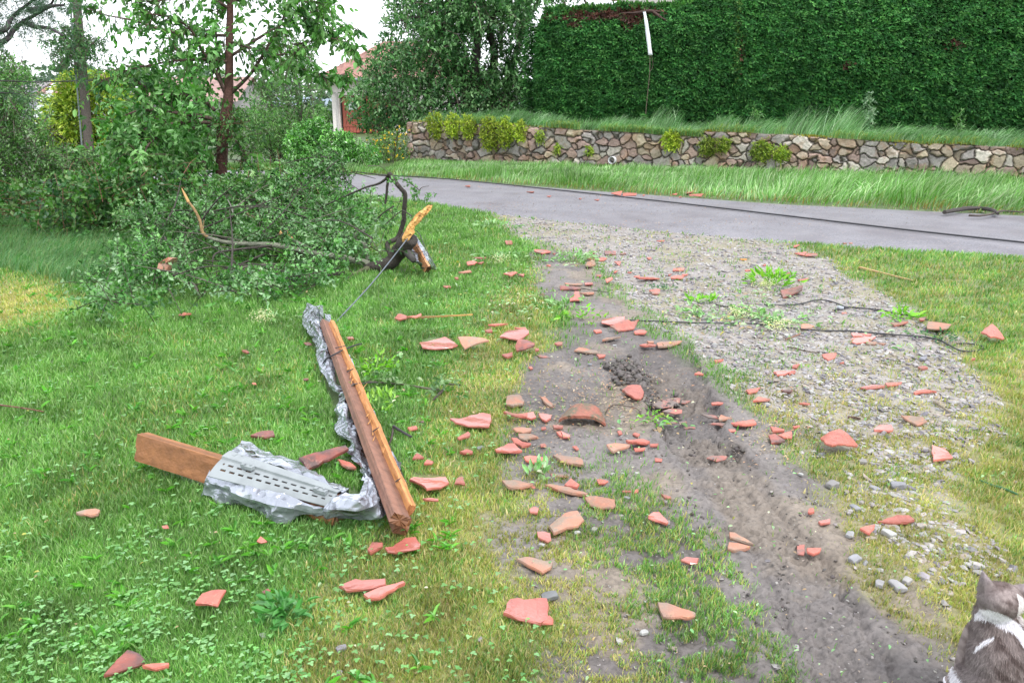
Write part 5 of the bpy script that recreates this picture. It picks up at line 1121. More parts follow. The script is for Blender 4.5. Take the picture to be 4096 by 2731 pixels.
def wreck():
    w = lambda a, b, z: gz('W', a, b, z)
    root = empty('torn_roof_edge', w(1500, 1330, 0), 'torn-off roof edge of two wooden beams wrapped in crumpled grey metal, lying on the lawn', 'roof debris')
    BR, OR, EN = (0.22, 0.105, 0.070), (0.50, 0.225, 0.075), (0.20, 0.085, 0.04)
    # long pair
    n0 = w(1566, 1325, .120); f0 = w(1143, 205, .15)
    g = Geo(); s, u, d = beam_geo(g, n0, f0, .070, .045, R(30), BR, EN, 40, rough=.0010); g.build('beam', M['wood'], root)
    g = Geo(); off = -s*0.0; sh = Vector((1, 0, 0)); beam_geo(g, w(1612, 1302, .100), w(1168, 222, .145), .026, .095, R(26), OR, (0.42, 0.18, 0.07), 40, rough=.0026); tag(g.build('beam', M['wood'], root), 'orange inner beam with split grain')
    g = Geo(); beam_geo(g, w(1578, 1358, .050), w(1350, 800, .06), .060, .07, R(20), (0.16, 0.075, 0.045), EN, 14); tag(g.build('beam', M['wood'], root), 'dark lower beam underneath')
    # splinters along the crack
    g = Geo()
    for k in range(11):
        t = RNG.uniform(.05, .95); a = w(1600, 1280, .140).lerp(w(1158, 212, .180), t)+Vector((RNG.normal()*.008, 0, .0)); b = a+Vector((RNG.normal()*.012, RNG.uniform(.05, .16), RNG.uniform(-.01, .008))); tube(g, [a, b], [.0035, .001], 4, (0.56, 0.28, 0.10), .3)
    g.build('splinters', M['wood'], root)
    # short beam
    a = w(95, 905, .115); b = w(1225, 1262, .060)
    g = Geo(); beam_geo(g, a, b, .062, .125, R(-14), (0.27, 0.115, 0.045), (0.20, 0.08, 0.035), 28, rough=.001); tag(g.build('beam', M['wood'], root), 'short brown beam sticking out to the left')
    g = Geo(); tube(g, [w(100, 895, .07), w(60, 905, .065), w(25, 915, .06)][:2], [.012, .002], 5, (0.5, 0.25, .09), .3); g.build('splinter', M['wood'], root)
    # perforated strip: real slots cut as gaps between bars
    C00, C10, C11, C01 = w(600, 938, .185), w(1245, 1160, .135), w(1150, 1245, .095), w(470, 1072, .150)
    nrm = (C10-C00).cross(C01-C00).normalized(); nrm = nrm if nrm.z > 0 else -nrm
    def pp(a, b, o=0.0): return C00.lerp(C10, a).lerp(C01.lerp(C11, a), b)+nrm*(o+.012*math.sin(b*3.1)+ (.010 if b < .35 else 0))
    g = Geo(); na, nb = 64, 30; slots = set()
    for i in range(na):
        for j in range(nb):
            a, b = (i+.5)/na, (j+.5)/nb
            if (i % 5 in (1, 2, 3)) and j in (15, 16) and .04 < a < .98: slots.add((i, j))
            if ((i+2) % 5 in (1, 2, 3)) and j in (21, 22) and .06 < a < .96: slots.add((i, j))
    V = [tuple(pp(i/na, j/nb, o)) for o in (0, -.004) for j in range(nb+1) for i in range(na+1)]; st = (na+1)*(nb+1); Q = []
    for i in range(na):
        for j in range(nb):
            if (i, j) in slots: continue
            q = [j*(na+1)+i, j*(na+1)+i+1, (j+1)*(na+1)+i+1, (j+1)*(na+1)+i]; Q += [tuple(q), tuple(x+st for x in q[::-1])]
            for (di, dj, e) in ((1, 0, (1, 2)), (-1, 0, (3, 0)), (0, 1, (2, 3)), (0, -1, (0, 1))):
                ni, nj = i+di, j+dj
                if (ni, nj) in slots or not (0 <= ni < na and 0 <= nj < nb): x, y = q[e[0]], q[e[1]]; Q.append((x, x+st, y+st, y))
    g.add(V, Q); g.build('perforated_strip', MP, root)
    g = Geo()
    for (x, y) in ((655, 985), (705, 1038), (1065, 1132), (1120, 1175)):
        c = w(x, y, .165 if x < 900 else .125)+nrm*.014; rot = Matrix.Rotation(math.atan2((C10-C00).y, (C10-C00).x), 4, 'Z');
        gg = Geo(); box(gg, c, .055, .022, .014, rot, (1, 1, 1)); box(gg, c+Vector((-.02, .004, .008)), .016, .018, .012, rot, (1, 1, 1)); tube(gg, [c+Vector((.012, 0, .006)), c+Vector((.012, 0, .012))], .005, 8); gg.build('fixing_clip', MP, root)
    # flashing round the short beam
    g = Geo()
    top = [(640, 905, .14), (700, 915, .15), (760, 965, .14), (850, 985, .15), (950, 1020, .14), (1040, 1075, .15), (1130, 1110, .15), (1200, 1140, .15), (1260, 1158, .14)]
    edge = [(600, 938, .165), (680, 965, .165), (760, 995, .16), (850, 1022, .155), (940, 1052, .15), (1030, 1084, .14), (1100, 1110, .135), (1180, 1140, .13), (1245, 1160, .12)]
    back0 = [(660, 885, .05), (720, 905, .03), (790, 950, .03), (880, 975, .04), (980, 1015, .03), (1060, 1062, .04), (1150, 1105, .06), (1225, 1135, .08), (1285, 1160, .11)]
    sheet(g, [[w(*p) for p in back0], [w(*p) for p in top], [w(*p) for p in edge]], .016, 3, 7, ragged=.05)
    e2 = [(462, 1062, .14), (560, 1090, .135), (650, 1112, .13), (740, 1140, .12), (830, 1165, .115), (920, 1190, .105), (1000, 1212, .10), (1080, 1235, .09), (1150, 1252, .08)]
    s1 = [(452, 1100, .11), (550, 1135, .10), (640, 1170, .10), (740, 1195, .095), (820, 1225, .09), (900, 1250, .085), (980, 1250, .08), (1070, 1268, .065), (1160, 1275, .06)]
    s2 = [(444, 1172, .03), (520, 1200, .03), (610, 1222, .025), (720, 1262, .02), (800, 1292, .02), (885, 1335, .02), (955, 1312, .02), (1010, 1272, .03), (1130, 1300, .02)]
    sheet(g, [[w(*p) for p in e2], [w(*p) for p in s1], [w(*p) for p in s2]], .015, 13, 8, ragged=.05)
    # twisted corner with its flowing folds
    r0 = [(1245, 1158, .135), (1290, 1165, .15), (1345, 1150, .16), (1365, 1090, .14), (1345, 1030, .12)]
    r1 = [(1180, 1215, .115), (1270, 1215, .15), (1360, 1215, .15), (1410, 1160, .13), (1400, 1090, .10)]
    r2 = [(1140, 1255, .085), (1240, 1262, .12), (1350, 1262, .12), (1430, 1230, .11), (1440, 1170, .08)]
    r3 = [(1120, 1300, .025), (1220, 1308, .03), (1340, 1308, .03), (1455, 1312, .05), (1485, 1290, .05)]
    sheet(g, [[w(*p) for p in r] for r in (r0, r1, r2, r3)], .013, 23, 9)
    # long flashing left of the long beam
    L = [(1036, 84, .14), (1008, 150, .10), (1014, 215, .09), (1056, 285, .08), (1096, 345, .08), (1088, 405, .09), (1126, 500, .08), (1180, 588, .06), (1222, 622, .08), (1192, 682, .08), (1214, 742, .07), (1200, 828, .06), (1264, 880, .08), (1262, 932, .08), (1310, 1000, .08), (1345, 1060, .09), (1372, 1130, .12)]
    Mi = [(1075, 90, .17), (1075, 150, .17), (1080, 215, .17), (1115, 285, .15), (1140, 330, .15), (1148, 405, .15), (1175, 500, .13), (1222, 588, .12), (1256, 622, .12), (1240, 690, .12), (1262, 755, .12), (1275, 828, .11), (1310, 890, .11), (1322, 945, .11), (1362, 1010, .11), (1390, 1070, .11), (1420, 1130, .12)]
    Ri = [(1108, 100, .10), (1135, 165, .10), (1140, 225, .12), (1160, 290, .12), (1172, 330, .12), (1185, 405, .10), (1212, 500, .09), (1248, 588, .09), (1272, 622, .09), (1286, 690, .08), (1306, 755, .08), (1335, 828, .07), (1362, 890, .07), (1380, 945, .07), (1408, 1010, .07), (1432, 1070, .07), (1460, 1130, .07)]
    sheet(g, [[w(*p) for p in L], [w(*p) for p in Mi], [w(*p) for p in Ri]], .015, 33, 6, ragged=.045)
    # ribs at the far tip
    for (x0, x1) in ((1108, 1128), (1140, 1172)):
        sheet(g, [[w(x0, 95+(x0-1108)*1.6, .15), w(x0+4, 150+(x0-1108)*1.2, .15), w(x0+16, 215, .14)], [w(x1, 100+(x0-1108)*1.6, .12), w(x1+4, 155+(x0-1108)*1.2, .12), w(x1+14, 220, .12)]], .004, 43, 6)
    # dark torn strip showing on the right of the beam
    Rr = [(1168, 190, .12), (1200, 255, .10), (1232, 330, .08), (1275, 400, .07), (1312, 490, .06), (1352, 600, .05), (1410, 720, .05), (1460, 840, .04), (1520, 960, .04), (1570, 1080, .04), (1600, 1190, .04)]
    Ro = [(1195, 185, .08), (1228, 250, .05), (1232, 330, .03), (1300, 405, .05), (1332, 490, .03), (1362, 600, .03), (1432, 720, .03), (1462, 842, .02), (1548, 965, .04), (1575, 1080, .02), (1622, 1235, .02)]
    sheet(g, [[w(*p) for p in Rr], [w(*p) for p in Ro]], .012, 53, 7, ragged=.04)
    g.build('metal_flashing', MZ, root)
    # nails and loops of wire
    for pts in ([(1195, 345, .17), (1265, 330, .19)], [(1265, 481, .16), (1302, 462, .18)], [(1410, 822, .15), (1447, 796, .18)], [(1543, 1106, .14), (1570, 1086, .16)], [(1312, 818, .15), (1318, 806, .17)], [(1300, 550, .16), (1340, 545, .17)]):
        g = Geo(); tube(g, [w(*p) for p in pts], [.0035, .0025], 6, (.06, .055, .06)); g.build('nail', M['plain'], root)
    g = Geo(); tube(g, smooth_path([w(1128, 435, .10), (w(1150, 405, .15)), w(1200, 378, .18), w(1250, 352, .17), w(1310, 330, .13), w(1348, 320, .10)], 5), .005, 6, (.03, .03, .035)); g.build('wire_loop', M['plain'], root)
    g = Geo(); tube(g, smooth_path([w(1276, 585, .12), w(1300, 555, .16), w(1360, 545, .10), w(1440, 540, .06)], 5), .0045, 6, (.05, .045, .04)); g.build('wire_loop', M['plain'], root)
    g = Geo(); tube(g, smooth_path([w(1528, 800, .04), w(1522, 850, .06), w(1510, 880, .05), w(1495, 908, .03)], 5), .005, 6, (.05, .03, .03)); g.build('wire_loop', M['plain'], root)
    # smaller bundle by the tree butt
    b = lambda a_, b_, z: gz('B3', a_, b_, z)
    root = empty('small_beam_bundle', b(880, 1350, 0), 'small orange beam piece in torn metal leaning by the splintered trunk', 'roof debris')
    Yb = 7.55; p3 = lambda a_, b_, y: gy('B3', a_, b_, y)
    g = Geo(); beam_geo(g, b(880, 1330, .05), p3(665, 965, 8.0), .055, .085, R(15), (0.50, 0.24, 0.11), (0.10, 0.04, 0.02), 14, rough=.002); g.build('beam', M['wood'], root)
    g = Geo(); sheet(g, [[p3(690, 860, 8.05), p3(760, 950, 7.95), p3(830, 1060, 7.75), p3(900, 1180, 7.45), b(985, 1320, .02)], [p3(720, 900, 8.0), p3(740, 1000, 7.85), p3(800, 1100, 7.65), p3(870, 1220, 7.3), b(930, 1325, .03)]], .008, 5, 6, ragged=.03)
    sheet(g, [[p3(640, 960, 8.0), p3(650, 1060, 7.9), p3(690, 1140, 7.75), p3(710, 1220, 7.5), b(790, 1315, .03)], [p3(660, 980, 8.0), p3(700, 1060, 7.9), p3(735, 1140, 7.7), p3(760, 1220, 7.5), b(840, 1330, .05)]], .016, 15, 6, ragged=.05); g.build('metal_flashing', MZ, root)
    for (x0, y0, x1, y1, y) in ((700, 1050, 775, 1010, 7.8), (750, 1110, 830, 1080, 7.6), (800, 1200, 860, 1130, 7.5)):
        g = Geo(); tube(g, [p3(x0, y0, y), p3(x1, y1, y-.03)], [.003, .002], 5, (.05, .04, .04)); g.build('nail', M['plain'], root)
    g = Geo(); tube(g, smooth_path([p3(700, 800, 7.8), p3(760, 850, 7.8), p3(800, 950, 7.7), p3(860, 1080, 7.5), p3(980, 1300, 7.15)], 6), .004, 6, (.05, .05, .06)); g.build('wire', M['plain'], root)
    g = Geo(); tube(g, smooth_path([p3(560, 1010, 7.9), p3(600, 1100, 7.75), p3(680, 1200, 7.4)], 5), [.045, .04, .03], 9, (0.06, 0.055, 0.05), .2); o = g.build('log', M['bark'], None, True)
    tag(o, 'short dark log end lying beside the small metal bundle', 'log')

wreck()
# ------------------------------------------------------------------ the cat, seen from behind at the bottom right corner
def cat():
    hd = gy('C', 905, 560, 1.80)                     # centre of the head
    bx, by = hd.x+.022, hd.y-.010
    root = empty('cat', (bx, by, H1(bx, by)), 'grey brown and white cat sitting with its back turned at the bottom right corner', 'cat')
    bm = bmesh.new(); loops = []
    def ell(cx, cy, cz, rx, ry, rz, sub=4, rot=None):
        m = bmesh.new(); bmesh.ops.create_icosphere(m, subdivisions=sub, radius=1)
        for v in m.verts:
            q = Vector((v.co.x*rx, v.co.y*ry, v.co.z*rz))
            if rot: q = rot@q
            v.co = q+Vector((cx, cy, cz))
        me_ = bpy.data.meshes.new('t'); m.to_mesh(me_); m.free(); bm.from_mesh(me_); bpy.data.meshes.remove(me_)
    zh = hd.z
    RX = lambda a: Matrix.Rotation(R(a), 3, 'X'); RZ = lambda a: Matrix.Rotation(R(a), 3, 'Z')
    ell(bx, by-.015, .105, .084, .092, .108)                     # haunches
    ell(bx, by+.000, .190, .076, .078, .108)                   # belly and back
    ell(bx-.003, by+.025, .252, .062, .064, .080)              # shoulders
    ell(bx-.010, by+.035, .296, .050, .052, .050)             # neck
    ell(hd.x, hd.y, zh-.004, .053, .052, .042); ell(hd.x, hd.y+.01, zh-.03, .047, .045, .04)                       # skull
    ell(hd.x+.006, hd.y+.045, zh-.014, .025, .028, .020)        # muzzle
    ell(hd.x-.022, hd.y+.018, zh-.016, .026, .03, .024); ell(hd.x+.026, hd.y+.018, zh-.016, .026, .03, .024)
    for s in (-1, 1):
        ell(bx+s*.056, by+.02, .070, .034, .080, .064); ell(bx+s*.048, by+.095, .022, .020, .042, .018)       # thighs and hind paws
        ell(bx+s*.035, by+.085, .13, .024, .026, .12); ell(bx+s*.035, by+.105, .018, .022, .034, .018)        # forelegs and paws
    for i in range(16):                                                    # tail round the right side
        a = R(-90+i*9.5); ell(bx+.100*math.cos(a)+.03, by-.02+.100*math.sin(a), .026, .020, .020, .020, 2)
    me = bpy.data.meshes.new('cat_body'); bm.to_mesh(me); bm.free(); o = bpy.data.objects.new('cat_body', me); COL.objects.link(o)
    # ears: tapered shells
    eb = bmesh.new()
    for (tip, ca, cb, cm) in ((('C', 684, 240), ('C', 672, 500), ('C', 850, 400), None), (('C', 1262, 392), ('C', 1050, 440), ('C', 1170, 600), None)):
        P = [gy(*tip, hd.y+.012), gy(*ca, hd.y+.010), gy(*cb, hd.y+.012)]
        bk = [P[0]+Vector((0, .006, 0)), P[1]+Vector((0, .028, -.010)), P[2]+Vector((0, .028, -.010))]; fr = [P[0]+Vector((0, -.003, 0)), P[1]+Vector((0, -.016, -.012)), P[2]+Vector((0, -.016, -.012))]
        v = [eb.verts.new(p) for p in fr+bk]; eb.faces.new(v[:3]); eb.faces.new(v[3:][::-1]);
        for a, b in ((0, 1), (1, 2), (2, 0)): eb.faces.new((v[a], v[a+3], v[b+3], v[b]))
    bmesh.ops.recalc_face_normals(eb, faces=eb.faces); bmesh.ops.subdivide_edges(eb, edges=eb.edges[:], cuts=3, use_grid_fill=True)
    me2 = bpy.data.meshes.new('e'); eb.to_mesh(me2); eb.free(); b2 = bmesh.new(); b2.from_mesh(me); b2.from_mesh(me2); b2.to_mesh(me); b2.free(); bpy.data.meshes.remove(me2)
    md = o.modifiers.new('r', 'REMESH'); md.mode = 'VOXEL'; md.voxel_size = .0028; ms = o.modifiers.new('s', 'SMOOTH'); ms.iterations = 6; ms.factor = .6
    dg = bpy.context.evaluated_depsgraph_get(); ev = o.evaluated_get(dg); nm = bpy.data.meshes.new_from_object(ev); o.modifiers.clear(); bpy.data.objects.remove(o)
    V = np.zeros(len(nm.vertices)*3, np.float32); nm.vertices.foreach_get('co', V); V = V.reshape(-1, 3).astype(float); N = np.zeros(len(nm.vertices)*3, np.float32); nm.vertices.foreach_get('normal', N); N = N.reshape(-1, 3).astype(float)
    V0 = V.copy()
    def coat(V):
        n = len(V); x = V[:, 0]-bx; y = V[:, 1]-by; z = V[:, 2]
        br = np.array([0.125, 0.092, 0.086]); lt = np.array([0.29, 0.24, 0.23]); dk = np.array([0.06, 0.042, 0.038]); wh = np.array([0.78, 0.76, 0.80])
        st = sm(fbm(x*70+z*45, z*40-x*20+y*30, 4, 3), .25, .80)[:, None]; c = br*(1-st)+lt*st*1.05
        d = np.clip(1-(np.hypot(x*.9, (z-zh+.02)*1.0)/.045), 0, 1)[:, None]*(y > -0.1)[:, None]; c = c*(1-d*.55)+dk*d*.55
        # lighter flank on the left
        fl = sm(-x, .035, .085)[:, None]*.55; c = c*(1-fl)+np.array([0.30, 0.265, 0.27])*fl
        u, v = proj(V[:, 0], V[:, 1], V[:, 2]); u = (u/.57422-3700)*2.952; v = (v/.57422-2200)*2.952
        jit = (vnoise(x*300, z*300, 5)-.5)*16
        band = inpoly(u+jit, v+jit, [(590, 760), (640, 690), (760, 700), (900, 745), (1000, 790), (1100, 860), (1260, 1060), (1300, 1290), (1180, 1180), (1040, 960), (940, 925), (800, 845), (660, 800), (590, 800)]) & (y < .10)
        spot = inpoly(u+jit*.5, v+jit*.5, [(575, 1190), (640, 1100), (760, 1020), (830, 1010), (800, 1060), (700, 1120), (620, 1185)]) & (y < .0)
        bib = (y > .080) & (np.abs(x) < .04) & (z < zh-.03); foot = z < .030; low = (u < 455) & (v > 1450+(u-380)*1.5) & (y < .12) & (u > 300)
        wm = band | spot | bib | foot | low
        c = np.where(wm[:, None], wh, c); cheek = inpoly(u, v, [(1080, 500), (1160, 560), (1180, 700), (1130, 880), (1085, 800), (1110, 640)]); c = np.where(cheek[:, None], np.array([.62, .58, .57]), c)
        eL = gy('C', 684, 240, hd.y+.012); eR = gy('C', 1262, 392, hd.y+.012); ed = np.minimum(np.linalg.norm(V-np.array(tuple(eL)), axis=1), np.linalg.norm(V-np.array(tuple(eR)), axis=1)); k_ = (1-sm(ed, .012, .042))[:, None]; c = c*(1-k_)+np.array([.30, .25, .265])*k_
        return c
    c = coat(V); at = nm.attributes.new('Col', 'FLOAT_COLOR', 'POINT'); at.data.foreach_set('color', np.concatenate([c, np.ones((len(c), 1))], 1).astype(np.float32).ravel())
    L = np.array(root.location); nm.vertices.foreach_set('co', (V-L).astype(np.float32).ravel()); nm.update(); nm.polygons.foreach_set('use_smooth', [True]*len(nm.polygons))
    MF = mat('cat fur', attr=True, rough=.85, spec=.2, bump=(300, .5, .002)); nm.materials.clear(); nm.materials.append(MF); nm.name = 'body'; b = bpy.data.objects.new('body', nm); COL.objects.link(b); b.parent = root
    # short fur lying down along the body
    g = Geo(); n = 90000; i = RNG.integers(0, len(V), n); k = (V[i, 1] < hd.y+.06); i = i[k]; n = len(i); P = V[i]+RNG.normal(size=(n, 3))*.0012
    down = np.array([.05, -.12, -1.0]); Nn = N[i]; t = down-(Nn@down)[:, None]*Nn; isear = P[:, 2] > zh+.056; Lh = RNG.uniform(.007, .015, n)*np.where(P[:, 2] > zh-.05, .55, 1)
    ax = norm(norm(t)*.9+Nn*.38+RNG.normal(size=(n, 3))*.14); ax[isear] = norm(np.array([0, 0, 1.0])+Nn[isear]*.4); Lh = np.where(isear, .004, Lh)
    leaves(g, P-Nn*.0006, ax, Lh, .085, np.clip(coat(P)*(.75+.5*RNG.random((n, 1))), 0, 1), .1, .8, 'dia', face=Nn)
    g.build('fur', MF, root)
    # face on the far side: eyes, nose, inner ears
    for s in (-1, 1):
        g = Geo(); bm = bmesh.new(); bmesh.ops.create_uvsphere(bm, u_segments=12, v_segments=8, radius=.009); e = np.array([tuple(v.co) for v in bm.verts])+np.array([hd.x+s*.020, hd.y+.046, zh+.004]); f3 = [tuple(v.index for v in f.verts) for f in bm.faces if len(f.verts) == 3]; f4 = [tuple(v.index for v in f.verts) for f in bm.faces if len(f.verts) == 4]; bm.free()
        g.add(e, f4, f3, (0.25, 0.28, 0.05)); g.build('eye', M['leafgloss'], root, True)
    g = Geo(); box(g, (hd.x+.006, hd.y+.073, zh-.008), .010, .008, .007, None, (0.45, 0.2, 0.2)); g.build('nose', M['plain'], root)
cat()
